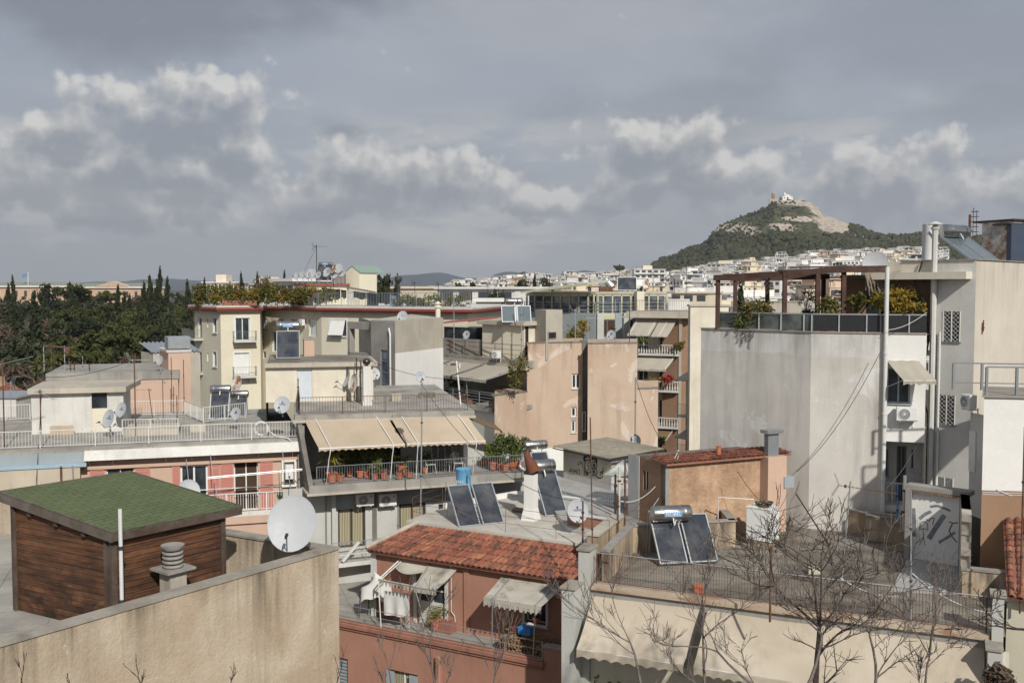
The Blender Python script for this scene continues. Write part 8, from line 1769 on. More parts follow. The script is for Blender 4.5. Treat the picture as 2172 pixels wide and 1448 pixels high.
	def block(rnd, w, d, fl, k):
		q = MB(); h = fl*3.0; q.box((0,0,-14), w, d, h+14, m=0)
		fr = Face((-w/2,-d/2), (w/2,-d/2)); sd = Face((w/2,-d/2), (w/2,d/2)); s2 = Face((-w/2,d/2), (-w/2,-d/2)); setb = rnd.random() < .6
		for f, L in ((fr,w), (sd,d), (s2,d)):
			blind = f is not fr and rnd.random() < .45
			for j in range(fl):
				z = j*3.0
				if blind: continue
				n = max(2, int(L/2.6))
				for i in range(n):
					if rnd.random() < .2: continue
					s = (i+.5)*L/n; ww = rnd.choice((.5,.8,1.0)); f.slab(q, s-ww, s+ww, z+.3+(.7 if rnd.random()<.4 else 0), z+2.3, -.02, .03, 1)
				if f is fr or rnd.random() < .4:
					a, b = L*rnd.uniform(0,.25), L*rnd.uniform(.7,1); f.slab(q, a, b, z-.12, z+.05, 0, 1.3, 0); f.slab(q, a, b, z+.05, z+.9, 1.2, 1.28, 0 if rnd.random()<.6 else 1)
					if rnd.random() < .35: f.slab(q, a+.5, min(b, a+rnd.uniform(2,5)), z+2.2, z+2.5, .1, 1.4, 2)
			f.slab(q, -.2, L+.2, h-.0, h+.35, -.3, .3, 0)
		q.box((rnd.uniform(-w*.2,w*.2), rnd.uniform(-1,2), h), w*rnd.uniform(.3,.6), d*.5, 2.6, m=0)
		if setb: q.box((rnd.uniform(-w*.1,w*.1), 1, h), w*.75, d*.6, 2.8, m=0); fr2 = Face((-w*.3,-d*.3+1), (w*.3,-d*.3+1)); fr2.slab(q, 0, fr2.len, h+.4, h+2.3, -.02, .04, 1); q.box((0,.5,h+2.8), w*.82, d*.7, .25, m=0)
		for i in range(rnd.randint(3,7)):
			x, y = rnd.uniform(-w*.45,w*.45), rnd.uniform(-d*.45,d*.1); c = (x, y, h+.35)
			e = rnd.random()
			if e < .4: q.hexa([(x-.9,y-.6,c[2]),(x+.9,y-.6,c[2]),(x+.9,y+.5,c[2]),(x-.9,y+.5,c[2]),(x-.9,y+.3,c[2]+1.3),(x+.9,y+.3,c[2]+1.3),(x+.9,y+.5,c[2]+1.3),(x-.9,y+.5,c[2]+1.3)], 3); q.bar((x-.7,y+.6,c[2]+1.6), (x+.7,y+.6,c[2]+1.6), .5, m=0)
			elif e < .7: q.box(c, .8, .8, rnd.uniform(1,2.2), m=0)
			else: q.bar(c, (x,y,c[2]+rnd.uniform(2,4.5)), .1, m=1)
		if k == 4: q.box((0,0,h+.3), w*.9, d*.9, .5, m=4)
		return q
	rnd = random.Random(21); protos = []
	for k in range(12):
		q = block(rnd, rnd.uniform(11,19), rnd.uniform(9,14), rnd.choice((4,5,5,6)), k)
		o = q.build('city_block', [wall[(0,0,1,0,2,0,1,3,0,1,0,2)[k]], dk, aw, gr, tl_], None); protos.append(o)
	n = 0; used = [False]*12
	rows = [(240,16),(290,20),(350,24),(420,26),(500,28),(590,30),(680,32),(780,34),(880,36),(980,38),(1075,40),(1150,42)]
	tot = 0
	for Y0, cnt in rows:
		for i in range(cnt):
			px = 935+(1960-935)*(i+.5)/cnt+rnd.uniform(-10,10); Y = Y0*rnd.uniform(.95,1.05)
			if tot >= 296: break
			if Y0 < 300 and px < 1300 and rnd.random() < .3: continue
			if 1375 < px < 1425 and Y0 > 1000: continue
			k = rnd.randrange(12); p = protos[k]
			o = p if not used[k] else p.copy()
			if used[k]: COL.objects.link(o)
			used[k] = True; z = terr(px, Y); hh = max(v.co.z for v in p.data.vertices) if 0 else 15
			o.location = ((px-1086)/2112*Y, Y, z); o.rotation_euler = (0,0,R(rnd.choice((-35,-28,-20,12,18,25,40))+rnd.uniform(-5,5)))
			s = rnd.uniform(.8,1.1); o.scale = (s*rnd.uniform(.8,1.2), s, rnd.uniform(.8,1.08)*(1 if Y0 > 350 else .95))
			tag(o, 'pale flat roofed apartment block in the dense city between the rooftops and the hill', 'building', 'apartment blocks of the city below the hill'); tot += 1
	for k in range(12):
		if not used[k]: bpy.data.objects.remove(protos[k])
	mass = MB(); src = [block(rnd, 13, 11, 5, 0) for _ in range(3)]
	for i in range(900):
		px = rnd.uniform(900,2000) if i % 4 else rnd.uniform(560,1000); Y = rnd.uniform(520,1190) if px > 950 else rnd.uniform(500,1100)
		if 1370 < px < 1430 and Y > 1000: continue
		a = R(rnd.choice((-30,-22,16,22,38))); s = rnd.uniform(.7,1.05); mass.add(src[i % 3], Matrix.Translation(((px-1086)/2112*Y, Y, terr(px, Y)-1)) @ Matrix.Rotation(a, 4, 'Z') @ Matrix.Diagonal((s, s, rnd.uniform(.65,1), 1)))
	tag(mass.build('distant_city', [wall[0], dk, aw, gr, tl_], None), 'mass of small far apartment blocks filling the city below the hill', kind='stuff')
	def blk(x0, x1, Y0, Y1, yt, nf, lab, mt=0, name='apartment_building', cols=0, depth=14):
		F = Face(XY(x0,Y0), XY(x1,Y1)); t = thing(name, lab, 'building', tuple(F.pt(0,GROUND))); z = ZAT(yt,(Y0+Y1)/2); q = MB(); F.slab(q, 0, F.len, GROUND, z, -depth, 0); q.build('wall', wall[mt], t); H = 3.1
		for j in range(nf):
			zz = z-(j+1)*H+.4; n = cols or max(3, int(F.len/3.4))
			for i in range(n): s = F.len*(i+.5)/n; w = F.len/n*.34; q = MB(); F.slab(q, s-w, s+w, zz+.5, zz+2.2, 0, .05); q.build('window', dk, t)
			if not cols: q = MB(); F.slab(q, 0, F.len, zz-.1, zz+.1, 0, 1.4); F.slab(q, 0, F.len, zz+.1, zz+.8, 1.3, 1.4); q.build('balcony', wall[mt], t)
		q = MB(); F.slab(q, -.4, F.len+.4, z, z+.4, -depth, .5); q.build('roof', wall[mt], t); 
		if Y0 > 300: q = MB(); F.slab(q, F.len*.3, F.len*.6, z+.4, z+2.8, -depth*.7, -3); q.build('roof_hut', wall[1], t)
		return F, z, t
	blk(928, 1092, 172, 165, 613, 2, 'long white building with a glazed top floor behind the cream roof terrace'); blk(432, 505, 330, 330, 600, 3, 'white colonnaded building beyond the park trees', cols=9); blk(508, 575, 360, 350, 604, 2, 'low white building between two dark cypresses', 1)
	blk(580, 625, 132, 128, 597, 1, 'white roof block left of the dish crowded penthouse', depth=8); blk(1498, 1576, 800, 790, 560, 5, 'wide glass banded office building at the foot of the hill', 2); blk(1345, 1410, 640, 640, 572, 4, 'white stepped building on the skyline left of the hill'); blk(765, 850, 180, 176, 612, 2, 'cream building behind the clothes line', 1)
	blk(1010, 1062, 118, 118, 640, 2, 'small white building behind the pale collectors', 0, depth=6); blk(1420, 1500, 240, 236, 622, 4, 'cream block seen left of the pergola', 1); 
	och = plaster('ochre palace render', (.60,.43,.30), (.55,.39,.28), scale=.05, bump=0)
	for x0, x1, yt, lab in ((-90,146,609,'long ochre palace wing beyond the park trees'),(146,300,611,'ochre palace front with a triangular pediment beyond the park trees')):
		F = Face(XY(x0,470), XY(x1,460)); t = thing('palace', lab, 'building', tuple(F.pt(0,GROUND))); z = ZAT(yt,465); q = MB(); F.slab(q, 0, F.len, GROUND, z, -18, 0); q.build('wall', och, t); q = MB(); F.slab(q, -.5, F.len+.5, z, z+.7, -18, .8); q.build('cornice', wall[0], t)
		q = MB(); c = [F.pt(0,z+.7), F.pt(F.len,z+.7), F.pt(F.len,z+.7,-18), F.pt(0,z+.7,-18), F.pt(5,z+2.4,-7), F.pt(F.len-5,z+2.4,-7), F.pt(F.len-5,z+2.4,-11), F.pt(5,z+2.4,-11)]; q.hexa(c); q.build('roof', flat('grey green roof', (.22,.25,.2), .8), t)
		n = int(F.len/4.6)
		for j in range(2):
			for i in range(n): s = F.len*(i+.5)/n; q = MB(); F.slab(q, s-.7, s+.7, z-4.4-j*5, z-1.6-j*5, 0, .1); q.build('window', dk, t)
		if x0 > 0: m = F.len*.62; q = MB(); q.hexa([F.pt(m-9,z+.7,1), F.pt(m+9,z+.7,1), F.pt(m+9,z+.7,-3), F.pt(m-9,z+.7,-3), F.pt(m-.2,z+3.2,1), F.pt(m+.2,z+3.2,1), F.pt(m+.2,z+3.2,-3), F.pt(m-.2,z+3.2,-3)]); q.build('pediment', och, t)
	p = PY(60, 606, 465); t = thing('flagpole', 'flagpole with a blue and white flag on the ochre palace', 'flagpole', tuple(p)); q = MB(); zz = ZAT(577,465); q.bar(p, (p.x,p.y,zz), .25); q.build('pole', wall[0], t); q = MB(); q.grid(6,3,lambda u,v: Vector((p.x-2.6*u, p.y+.5*sin(u*5), zz-.3-1.7*v-.8*u))); q.build('flag', M['blue_cloth'], t)
	rnd = random.Random(5); TP = {}
	def tproto(nm, mat, h, r, n, size, shape):
		t = thing(nm, 'x', 'tree'); q = MB()
		if shape == 'col':
			for k in range(12): f = k/12; z = h*(.08+.88*f); rr = r*(sin(pi*min(1,f*.75+.22))**.8)*(1-.45*f); leaves(q, (rnd.uniform(-.1,.1)*r,0,z), (rr,rr,h*.075), n//12, size, rnd, 6, up=.8)
		elif shape == 'umb':
			for k in range(9): a = rnd.uniform(0,6.3); d = rnd.uniform(0,.75)*r; leaves(q, (cos(a)*d, sin(a)*d, h*rnd.uniform(.76,.93)), (r*.42,r*.42,h*.085), n//9, size, rnd, 7)
		else:
			for k in range(11): a = rnd.uniform(0,6.3); d = rnd.uniform(0,.65)*r; leaves(q, (cos(a)*d, sin(a)*d, h*rnd.uniform(.38,.86)), (r*.45,r*.45,h*.15), n//11, size, rnd, 8, asp=1.3 if shape == 'rnd' else 4.5)
		hx = sorted(v[2] for v in q.v)[-12]; q.build('crown', M[mat], t); q = MB(); q.tube([(0,0,-4),(.1,0,h*.4),(0,.1,h*.8)], [.28,.2,.08], 7)
		if shape != 'col':
			for k in range(6): a = rnd.uniform(0,6.3); q.tube([(0,0,h*.4),(cos(a)*r*.3,sin(a)*r*.3,h*.6),(cos(a)*r*.6,sin(a)*r*.6,h*.78)], [.14,.09,.04], 5)
		q.build('trunk', M['bark_dk'], t); TP[nm] = (Proto(t), hx)
	tproto('cypress_tree','lf_dark',14,1.75,2600,.36,'col'); tproto('pine_tree','lf_pine',12,5.0,3200,.38,'umb'); tproto('broadleaf_tree','lf_olive',12,4.6,3400,.42,'rnd'); tproto('evergreen_tree','lf_dark',13,3.6,3200,.40,'rnd'); tproto('bare_tree','lf_brown',12,4.4,2600,.20,'bare')
	lab = {'cypress_tree':'dark narrow cypress among the park trees','pine_tree':'yellow green stone pine in the park','broadleaf_tree':'grey green leafy tree in the park','evergreen_tree':'dark dense evergreen in the park','bare_tree':'leafless brown tree in the park'}
	def tree(kd, px, ytop, Y, l=None, g=None, h=None):
		z = terr(px, Y); P_, h0 = TP[kd]; top = ZAT(ytop, Y); s = (top-z)/h0 if h is None else h/h0
		P_.put(((px-1086)/2112*Y, Y, z if h is None else top-h), rnd.uniform(0,6), l or lab[kd], g if l is None or g else None, (max(.7,min(1.5,s))*rnd.uniform(.85,1.1) if kd != 'cypress_tree' else max(.55,min(1.15,s**.6)),)*2+(s,))
	for Y, cnt, yt in ((112,11,775),(130,11,735),(150,12,705),(172,12,690),(198,13,672),(228,13,660),(262,13,648),(300,13,640),(345,13,634),(390,13,628)):
		for i in range(cnt):
			px = -30+455*(i+.5)/cnt+rnd.uniform(-12,12); y = yt+rnd.uniform(-14,18)
			if px < 130 and Y > 130: kd = rnd.choice(('bare_tree','broadleaf_tree','evergreen_tree','cypress_tree'))
			elif Y > 190: kd = rnd.choice(('pine_tree','pine_tree','evergreen_tree','broadleaf_tree','cypress_tree','bare_tree'))
			else: kd = rnd.choice(('evergreen_tree','broadleaf_tree','pine_tree','evergreen_tree','cypress_tree','bare_tree'))
			if kd == 'cypress_tree': y -= 14
			tree(kd, px, y, Y, None, 'trees of the park, %s' % kd.replace('_',' '))
	for kd, px, y, Y, l in (('cypress_tree',341,569,225,'tallest cypress, standing above the park skyline'),('cypress_tree',320,585,228,'broad cypress just left of the tallest one'),('cypress_tree',305,600,235,'lowest cypress of the clump left of the tallest one'),('cypress_tree',357,590,232,'cypress just right of the tallest one'),('cypress_tree',333,596,222,'cypress in front of the tallest one'),('cypress_tree',28,586,300,'lone slim cypress before the ochre palace at the far left'),('cypress_tree',18,603,290,'short slim cypress beside the far left one'),('evergreen_tree',105,601,290,'spiky conifer in front of the ochre palace'),
		('cypress_tree',150,600,300,'rounded cypress before the middle of the ochre palace'),('pine_tree',168,601,310,'small umbrella pine right of the rounded cypress'),('cypress_tree',399,597,190,'slim cypress left of the cream building'),('cypress_tree',75,622,150,'stout cypress low in the left of the park'),('cypress_tree',252,606,250,'spired cypress in the middle of the park'),('cypress_tree',275,625,240,'small cypress right of the spired one'),('cypress_tree',435,591,320,'small cypress before the white colonnaded building'),('cypress_tree',457,598,330,'squat dark tree before the white colonnaded building'),('cypress_tree',513,579,300,'dark cypress right of the white colonnaded building'),('cypress_tree',547,580,300,'slim cypress above the roof garden'),('cypress_tree',605,577,280,'dark rounded cypress left of the dish row'),('bare_tree',568,585,300,'bare tree between the roof garden and the dish row'),
		('evergreen_tree',823,581,150,'loose crowned tree right of the gabled stair house'),('cypress_tree',842,588,150,'dark tree beside the black ball flue'),('evergreen_tree',1010,598,200,'dark spiky conifer in front of the long white building'),('cypress_tree',1052,616,150,'dark cypress left of the pale collectors'),('cypress_tree',1066,622,150,'slim cypress above the pale collectors'),('evergreen_tree',1040,620,150,'rounded dark tree behind the pale collectors'),('evergreen_tree',1100,592,240,'conifer left of the raised roof of the glass gallery'),('cypress_tree',1133,582,330,'dark cypress above the raised roof'),('evergreen_tree',1160,588,340,'leafy tree right of the dark cypress on the city skyline'),('pine_tree',1312,561,1000,'big round pine on the skyline left of the hill'),('cypress_tree',1569,608,110,'slim cypress seen between two pergola posts')):
		tree(kd, px, y, Y, l)
	for P_, h in TP.values(): pass
	q = MB(); q.prism([(-9000,-300),(9000,-300),(9000,9200),(-9000,9200)], GROUND-1.7, 700); N = NT('haze'); N.t.nodes.remove(N.b); v = N.n('ShaderNodeVolumePrincipled'); v.inputs['Color'].default_value = (.80,.88,1,1); v.inputs['Density'].default_value = .00008; v.inputs['Anisotropy'].default_value = .2; N.l(v.outputs[0], N.t.nodes['Material Output'].inputs['Volume'])
	o = q.build('haze', N.mat); o['kind'] = 'stuff'
build_far()
def build_bare():
	def bt(nm, p, d, L, r, dep, seed, lab, mat='bark', **k):
		t = thing('bare_tree', lab, 'tree', tuple(p)); q = MB(); branch_tree(q, p, d, L, r, dep, random.Random(seed), **k); q.build('branches', M[mat], t)
		q = MB(); q.tube([(p[0],p[1],GROUND), (p[0]+.2,p[1],(GROUND+p[2])/2), (p[0],p[1],p[2])], [r*1.8,r*1.4,r], 8); q.build('trunk', M[mat], t)
	B = lambda px, py, Y: tuple(PY(px, py, Y))
	bt('a', B(1730,1500,21.5), (-.1,0,1), 1.75, .08, 4, 3, 'largest bare tree, with a thick dark trunk in front of the beige awnings', 'bark_dk', spread=.7, bend=.6, upb=.2, split=(3,4))
	bt('k', B(1850,1500,21.8), (.3,0,1), 1.6, .045, 4, 71, 'bare tree with fine branches fanning right of the thick dark trunk', spread=.6, bend=.5)
	bt('b', B(1690,1500,20.5), (.6,0,1), 1.7, .05, 4, 8, 'bare tree with pale forking stems leaning right of the thick dark trunk', spread=.5, bend=.5)
	bt('c', B(1640,1500,22.0), (-.7,.1,.9), 1.7, .045, 4, 12, 'bare tree leaning left from beside the thick dark trunk', spread=.5, bend=.5)
	bt('d', B(1500,1500,23.0), (-.15,0,1), 1.6, .045, 4, 21, 'slender bare tree before the dark gap between the beige awnings', spread=.45, bend=.4)
	bt('e', B(1370,1500,23.5), (-.1,0,1), 1.55, .042, 4, 25, 'slender bare tree before the left beige awning', spread=.45, bend=.4)
	bt('f', B(1960,1520,21.0), (-.1,0,1), 1.3, .035, 4, 31, 'small bare tree before the right end of the beige awnings', spread=.45)
	bt('g', B(930,1500,24.0), (0,0,1), 1.05, .04, 4, 37, 'bare tree in front of the terracotta facade', spread=.4, upb=.4)
	bt('h', B(835,1500,24.5), (-.1,0,1), .95, .03, 3, 41, 'smaller bare tree at the left of the terracotta facade', spread=.4, upb=.4)
	bt('i', B(1035,1500,24.5), (.1,0,1), 1.0, .03, 3, 43, 'smaller bare tree at the right of the terracotta facade', spread=.4, upb=.4)
	for k, (px, Y, L, s) in enumerate(((40,11.5,.22,51),(150,11.8,.14,52),(300,12.5,.26,53),(490,14,.20,54),(705,16,.36,55))): bt('j', B(px,1475,Y), (.15*(-1)**k,0,1), L, .012, 2, s, ('leftmost bare twig before the ochre wall','short bare twig right of the leftmost one','bare twig below the cabin pipe','dark bare twig low before the ochre wall','tall bare twig at the corner of the ochre wall')[k], 'bark_dk', upb=.5, spread=.35, rmin=.003)
	t = thing('tree_branch', 'dark twiggy branch reaching in from the right edge', 'branch', B(2200,1345,20)); q = MB(); branch_tree(q, B(2200,1335,20), (-1,0,-.15), .75, .035, 4, random.Random(63), upb=.0, spread=.45, bend=.3); q.build('branches', M['bark_dk'], t)
	for px, py, Y, r, lab in ((1290,1455,33,1.5,'lush green shrub in the shade under the left beige awning'),(1395,1462,33.5,1.0,'second green shrub under the left beige awning'),(2130,1440,26,.5,'brown dry shrub at the bottom right corner')): shrubT(px, py, Y, r, r*.75, 'lf_green' if px < 2000 else 'lf_brown', 700, lab, .13)
build_bare()
# ================================================================ cables and small roof clutter
def build_clutter():
	def cable(a, b, sagd, lab, mat='cable', r=.012):
		a, b = PY(*a), PY(*b); q = MB(); q.tube([a.lerp(b, k/14)-Vector((0,0,sagd*4*(k/14)*(1-k/14))) for k in range(15)], r, 4); tag(q.build('cable', M[mat], None), lab, 'cable')
	cable((1868,745,38.9),(1690,1000,40.0),.5,'thin cable running down across the grey party wall')
	cable((1967,898,39.5),(1880,1035,39.2),.3,'pale cord hanging from the right end of the balustrade', 'hose')
	cable((1966,662,38.8),(1880,700,39.0),.15,'pale cord slung between the balustrade and the vent stack', 'hose')
	cable((1348,800,49.6),(1400,930,49),.3,'cable dropping from the mast beside the peach wall')
	cable((1437,960,38.4),(1310,1060,39.2),.7,'pale hose looping from the tall plastic pipe to the wrapped post', 'hose', .018)
	cable((1440,965,38.4),(1375,1085,38.5),.25,'second pale hose hanging beside the tall plastic pipe', 'hose')
	cable((1410,985,38.3),(1668,962,40.4),.08,'pale cable lying along the clay tile strip', 'hose', .02)
	cable((785,765,50),(1003,800,62),.4,'cable slung from the ball topped chimney to the concrete building')
	cable((645,770,50.3),(672,610,90),.8,'cable rising from the rooftop hut towards the cream building')
	cable((892,812,41),(1236,1062,38),1.2,'long cable sagging from the very tall mast to the rusty post')
	cable((10,790,46),(288,760,47),.5,'wire between the far left mast and the grid antenna')
	cable((88,830,43),(70,1110,40),.3,'wire hanging from the rusty antenna over the pink building edge')
	cable((1783,1225,29.9),(1935,1260,29),.25,'white cord tied along the right half of the terrace rail', 'hose')
	cable((1935,1215,30),(2110,1300,28.6),.25,'white cord drooping from the light grey pole to the end pier', 'hose')
	cable((1565,1000,38),(1640,1080,37.5),.2,'cord from the grey tube to the rusty cistern')
	rnd = random.Random(77)
	def jbox(p, w, d, h, mat, nm, lab, cat): q = MB(); q.box(tuple(p), w, d, h, rnd.uniform(-.4,.4)); tag(q.build(nm, M[mat], None, bevel=.01), lab, cat)
	jbox(PZ(840,850,-5.7), .5, .4, .35, 'conc_light', 'concrete_block', 'pale concrete block on the awning building roof', 'block')
	jbox(PZ(905,842,-5.7), .8, .5, .25, 'conc_dark', 'roof_hatch', 'flat dark hatch on the awning building roof', 'hatch')
	jbox(PZ(560,928,-6.75), .4, .3, .3, 'conc', 'concrete_block', 'small concrete block near the coiled hose', 'block')
	jbox(PZ(420,915,-6.85), .7, .5, .35, 'conc_light', 'concrete_block', 'pale block in front of the lettered solar tank', 'block')
	jbox(PZ(1100,1085,-9.5), .5, .3, .15, 'conc_dark', 'concrete_block', 'low dark block beside the white chimney foot', 'block')
	jbox(PZ(1480,1255,-9.8), .3, .3, .25, 'pot', 'clay_block', 'clay block on the bare terrace near the railing', 'block')
	jbox(PZ(1725,1215,-9.8), .45, .35, .2, 'conc_light', 'concrete_block', 'loose pale slab in the middle of the bare terrace', 'block')
	for k, (px, yb, yt, Y) in enumerate(((1000,700,628,110),(1035,690,600,140),(1165,660,590,120),(1250,640,585,130),(1430,665,590,120),(1455,655,560,125),(930,660,600,130),(880,640,598,120),(765,640,590,110),(1385,640,575,115),(1600,660,598,110),(1690,655,600,120))):
		p = PY(px, yb, Y); yagi(p, ZAT(yt,Y)-p.z, rnd.uniform(-40,40), 1.1, 6, 'thin tall TV antenna mast, %s' % ('left of the small white building','just left of the dark conifer','above the glass gallery roof','near the rusty hood','right of the tan balcony building','left of the pergola','behind the green shrubs','behind the black ball flue','right of the gabled stair house','above the glass gallery right end','seen between the first pergola posts','seen in the middle of the pergola')[k], mat='dark_metal', elw=.6, r=.035, bmat='dark_metal')
	return
	g = Face(XY(1487,44.2), XY(1721,40.3)); q = MB(); q.tube([g.pt(g.len-.12,-1.8,.05), g.pt(g.len-.12,-9.6,.05)], .03, 6); tag(q.build('corner_pipe', M['pvc'], None), 'slim pipe down the fold of the grey party wall', 'pipe')
build_clutter()
# ================================================================ camera, light, render settings
def finish():
	cam = bpy.data.cameras.new('camera'); co = bpy.data.objects.new('camera', cam); COL.objects.link(co)
	co.rotation_euler = (pi/2 - PITCH, 0, 0); cam.sensor_width = 36; cam.lens = 36*FPX/2172
	cam.clip_start = .5; cam.clip_end = 60000; SC.camera = co
	az, el = R(-70), R(36)
	sd = Vector((cos(az)*cos(el), sin(az)*cos(el), sin(el)))
	su = bpy.data.lights.new('sun', 'SUN'); su.energy = 3.7; su.angle = R(1.0); su.color = (1, .955, .88)
	so = bpy.data.objects.new('sun', su); COL.objects.link(so); so.rotation_euler = sd.to_track_quat('Z', 'Y').to_euler()
	SC.view_settings.view_transform = 'Standard'; SC.view_settings.look = 'None'
	SC.view_settings.exposure = .2; SC.view_settings.gamma = 1
	make_world(sd, az, el)
	SC.cycles.max_bounces = 6; SC.cycles.diffuse_bounces = 3; SC.cycles.glossy_bounces = 3; SC.cycles.transmission_bounces = 3
	SC.cycles.transparent_max_bounces = 8; SC.cycles.volume_bounces = 0; SC.cycles.use_denoising = True
	SC.cycles.caustics_reflective = False; SC.cycles.caustics_refractive = False
# ================================================================ sky
def make_world(sd, az, el):
	w = bpy.data.worlds.new('World'); SC.world = w; w.use_nodes = True; T = w.node_tree
	for n in list(T.nodes): T.nodes.remove(n)
	class W(NT):
		def __init__(s, t): s.t = t; s._p = None
	N = W(T)
	out = N.n('ShaderNodeOutputWorld'); bg = N.n('ShaderNodeBackground'); N.l(bg.outputs[0], out.inputs[0])
	sky = N.n('ShaderNodeTexSky'); sky.sky_type = 'NISHITA'; sky.sun_disc = False; sky.sun_elevation = el; sky.sun_rotation = pi/2-az
	sky.air_density = 1.2; sky.dust_density = 2.5
	tc = N.n('ShaderNodeTexCoord').outputs['Generated']
	v = N.sep(tc)
	cb = N.n('ShaderNodeCombineXYZ')
	N.l(N.math('MULTIPLY', N.math('ARCTAN2', v[0], v[1]), 180/pi), cb.inputs[0])
	N.l(N.math('MULTIPLY', N.math('ARCSINE', v[2]), 180/pi), cb.inputs[1]); uv0 = cb.outputs[0]
	g = bpy.data.node_groups.new('cumulus', 'ShaderNodeTree')
	g.interface.new_socket('Vector', in_out='INPUT', socket_type='NodeSocketVector')
	g.interface.new_socket('Density', in_out='OUTPUT', socket_type='NodeSocketFloat')
	G = W(g); gi = G.n('NodeGroupInput'); go = G.n('NodeGroupOutput'); uv = gi.outputs[0]
	n1 = G.n('ShaderNodeTexNoise'); n1.inputs['Scale'].default_value = .30; n1.inputs['Detail'].default_value = 7; n1.inputs['Roughness'].default_value = .64; G.l(uv, n1.inputs['Vector'])
	nz = G.math('SUBTRACT', n1.outputs['Fac'], .5)
	def ae(px, py):
		d = ray(px, py); return math.degrees(atan2(d[0], d[1])), math.degrees(math.asin(d[2]/Vector(d).length))
	blobs = [(250,430,330,60), (1200,430,260,50), (400,255,220,125), (300,345,400,95), (170,290,140,80), (500,310,110,80), (60,385,180,75), (640,440,150,45), 
			 (830,365,180,90), (965,385,150,85), (740,410,190,70),
			 (1390,310,190,85), (1470,370,260,75), 
			 (1890,390,210,90), (2080,410,170,65), (2250,420,130,60),
			 (-400,320,380,130), (2900,350,400,110)]
	acc = None
	for (bx, by, rx, ry) in blobs:
		a, e = ae(bx, by); sx, sy = rx*.0263*1.6, ry*.0263*1.55
		m = G.n('ShaderNodeMapping'); m.vector_type = 'TEXTURE'; m.inputs['Location'].default_value = (a, e, 0); m.inputs['Scale'].default_value = (sx, sy, 1)
		G.l(uv, m.inputs['Vector']); gr = G.n('ShaderNodeTexGradient'); gr.gradient_type = 'SPHERICAL'; G.l(m.outputs[0], gr.inputs[0]); q = gr.outputs['Fac']
		acc = q if acc is None else G.math('MAXIMUM', acc, q)
	vo = G.n('ShaderNodeTexVoronoi'); vo.inputs['Scale'].default_value = .42; vo.inputs['Detail'].default_value = 2.0; vo.inputs['Roughness'].default_value = .55; G.l(uv, vo.inputs['Vector'])
	vz = G.math('SUBTRACT', .42, vo.outputs['Distance'])
	G.l(G.math('ADD', G.math('MULTIPLY', acc, 2.3), G.math('ADD', G.math('MULTIPLY', nz, 2.9), G.math('MULTIPLY', vz, 1.15))), go.inputs[0])
	def dens(off):
		a = N.n('ShaderNodeVectorMath', operation='ADD'); N.l(uv0, a.inputs[0]); a.inputs[1].default_value = off
		x = N.n('ShaderNodeGroup'); x.node_tree = g; N.l(a.outputs[0], x.inputs[0]); return x.outputs[0]
	D0 = dens((0,0,0)); D1 = dens((.45,1.0,0))
	cover = N.rng(D0, .12, .78, 0, 1, True)
	L = N.math('ADD', N.math('MULTIPLY', N.rng(D1, .1, 1.5, 1, 0), .66), N.rng(N.math('SUBTRACT', D0, D1), -.7, 1.2, 0, .38))
	z = v[2]
	nv = N.n('ShaderNodeTexNoise'); nv.inputs['Scale'].default_value = 2.2; nv.inputs['Detail'].default_value = 6; nv.inputs['Roughness'].default_value = .55
	N.l(N.map(tc, (1,1,2.6), loc=(3.1,1.7,.4)), nv.inputs['Vector']); nvf = N.rng(nv.outputs['Fac'], .36, .68, 0, 1, True)
	nf = N.n('ShaderNodeTexNoise'); nf.inputs['Scale'].default_value = 7; nf.inputs['Detail'].default_value = 6; nf.inputs['Roughness'].default_value = .55; N.l(N.map(tc, (1,1,2.2)), nf.inputs['Vector']); nfine = nf.outputs['Fac']
	nl = N.n('ShaderNodeTexNoise'); nl.inputs['Scale'].default_value = 5.5; nl.inputs['Detail'].default_value = 6; nl.inputs['Roughness'].default_value = .58; N.l(N.map(tc, (1,1,4.2), loc=(.3,1,2)), nl.inputs['Vector']); nfl = nl.outputs['Fac']
	base = N.mix(N.rng(z, .0, .30, 0, 1), (3.75,3.80,4.02), (2.70,3.15,3.92))
	veil = N.mix(N.math('MULTIPLY', nvf, .85), base, (3.95,3.98,4.18))
	veil = N.mix(N.rng(nfine, .35, .7, 0, .35), veil, (2.6,2.72,3.05))
	low = N.math('MULTIPLY', N.rng(nfl, .48, .62, 0, .85, True), N.math('MULTIPLY', N.rng(z, .01, .04), N.rng(z, .12, .19, 1, 0)))
	veil = N.mix(low, veil, (5.5,5.3,5.05))
	low = N.math('MULTIPLY', N.rng(nfl, .30, .46, .6, 0, True), N.rng(z, .16, .22, 1, 0)); veil = N.mix(low, veil, (2.9,2.95,3.2))
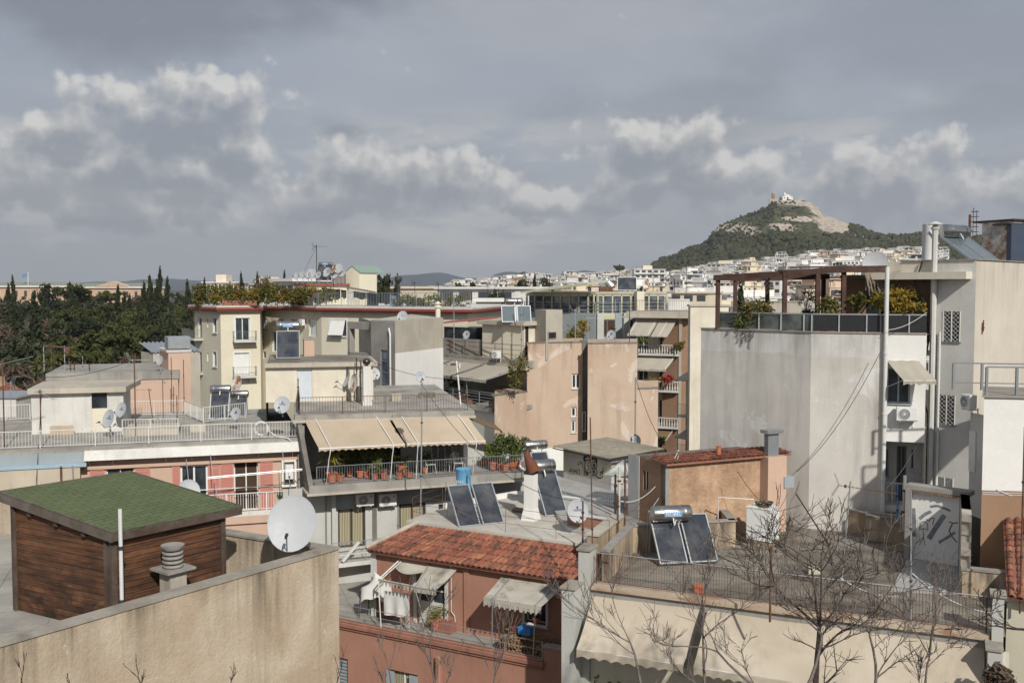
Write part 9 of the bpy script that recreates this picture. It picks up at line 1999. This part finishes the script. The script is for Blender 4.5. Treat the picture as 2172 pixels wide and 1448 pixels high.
	def spot(px, py, rx, ry, col, amt, veil):
		a, e = ae(px, py); m = N.n('ShaderNodeMapping'); m.vector_type = 'TEXTURE'; m.inputs['Location'].default_value = (a, e, 0); m.inputs['Scale'].default_value = (rx*.0263, ry*.0263, 1)
		N.l(uv0, m.inputs['Vector']); gr = N.n('ShaderNodeTexGradient'); gr.gradient_type = 'SPHERICAL'; N.l(m.outputs[0], gr.inputs[0])
		s = N.math('ADD', gr.outputs['Fac'], N.math('ADD', N.math('MULTIPLY', N.math('SUBTRACT', nv.outputs['Fac'], .5), 1.1), N.math('MULTIPLY', N.math('SUBTRACT', nfine, .5), 1.5)))
		s = N.math('MULTIPLY', N.rng(s, .15, .75, 0, amt, True), N.rng(gr.outputs['Fac'], 0, .12))
		return N.mix(s, veil, col)
	veil = spot(200, -10, 750, 230, (1.85,1.95,2.3), .9, veil)
	veil = spot(2000, 60, 560, 220, (2.3,2.45,2.85), .6, veil)
	veil = spot(1400, 260, 420, 130, (2.35,2.45,2.8), .55, veil)
	veil = spot(2080, 230, 260, 90, (2.3,2.45,2.8), .5, veil)
	veil = spot(720, 275, 130, 55, (2.2,2.3,2.6), .8, veil)
	cr = N.n('ShaderNodeValToRGB'); E = cr.color_ramp; E.elements[0].position = .10; E.elements[0].color = (.225,.235,.262,1); E.elements[1].position = 1; E.elements[1].color = (.74,.70,.65,1)
	for p, c in ((.28,(.25,.257,.287)), (.46,(.33,.332,.348)), (.6,(.405,.40,.40)), (.78,(.52,.50,.475))):
		q = E.elements.new(p); q.color = c+(1,)
	N.l(L, cr.inputs[0])
	sc = N.n('ShaderNodeVectorMath', operation='SCALE'); N.l(cr.outputs[0], sc.inputs[0]); sc.inputs['Scale'].default_value = 10
	col = N.mix(N.math('MULTIPLY', cover, .8), veil, sc.outputs[0])
	col = N.mix(N.rng(z, 0, .11, .45, 0), col, (3.85,3.85,4.02))
	col = N.mix(.08, col, sky.outputs[0])
	col = N.mix(N.rng(z, -.06, -.005, 1, 0), col, (1.6,1.55,1.5))
	N.l(col, bg.inputs['Color']); bg.inputs['Strength'].default_value = .10
finish()
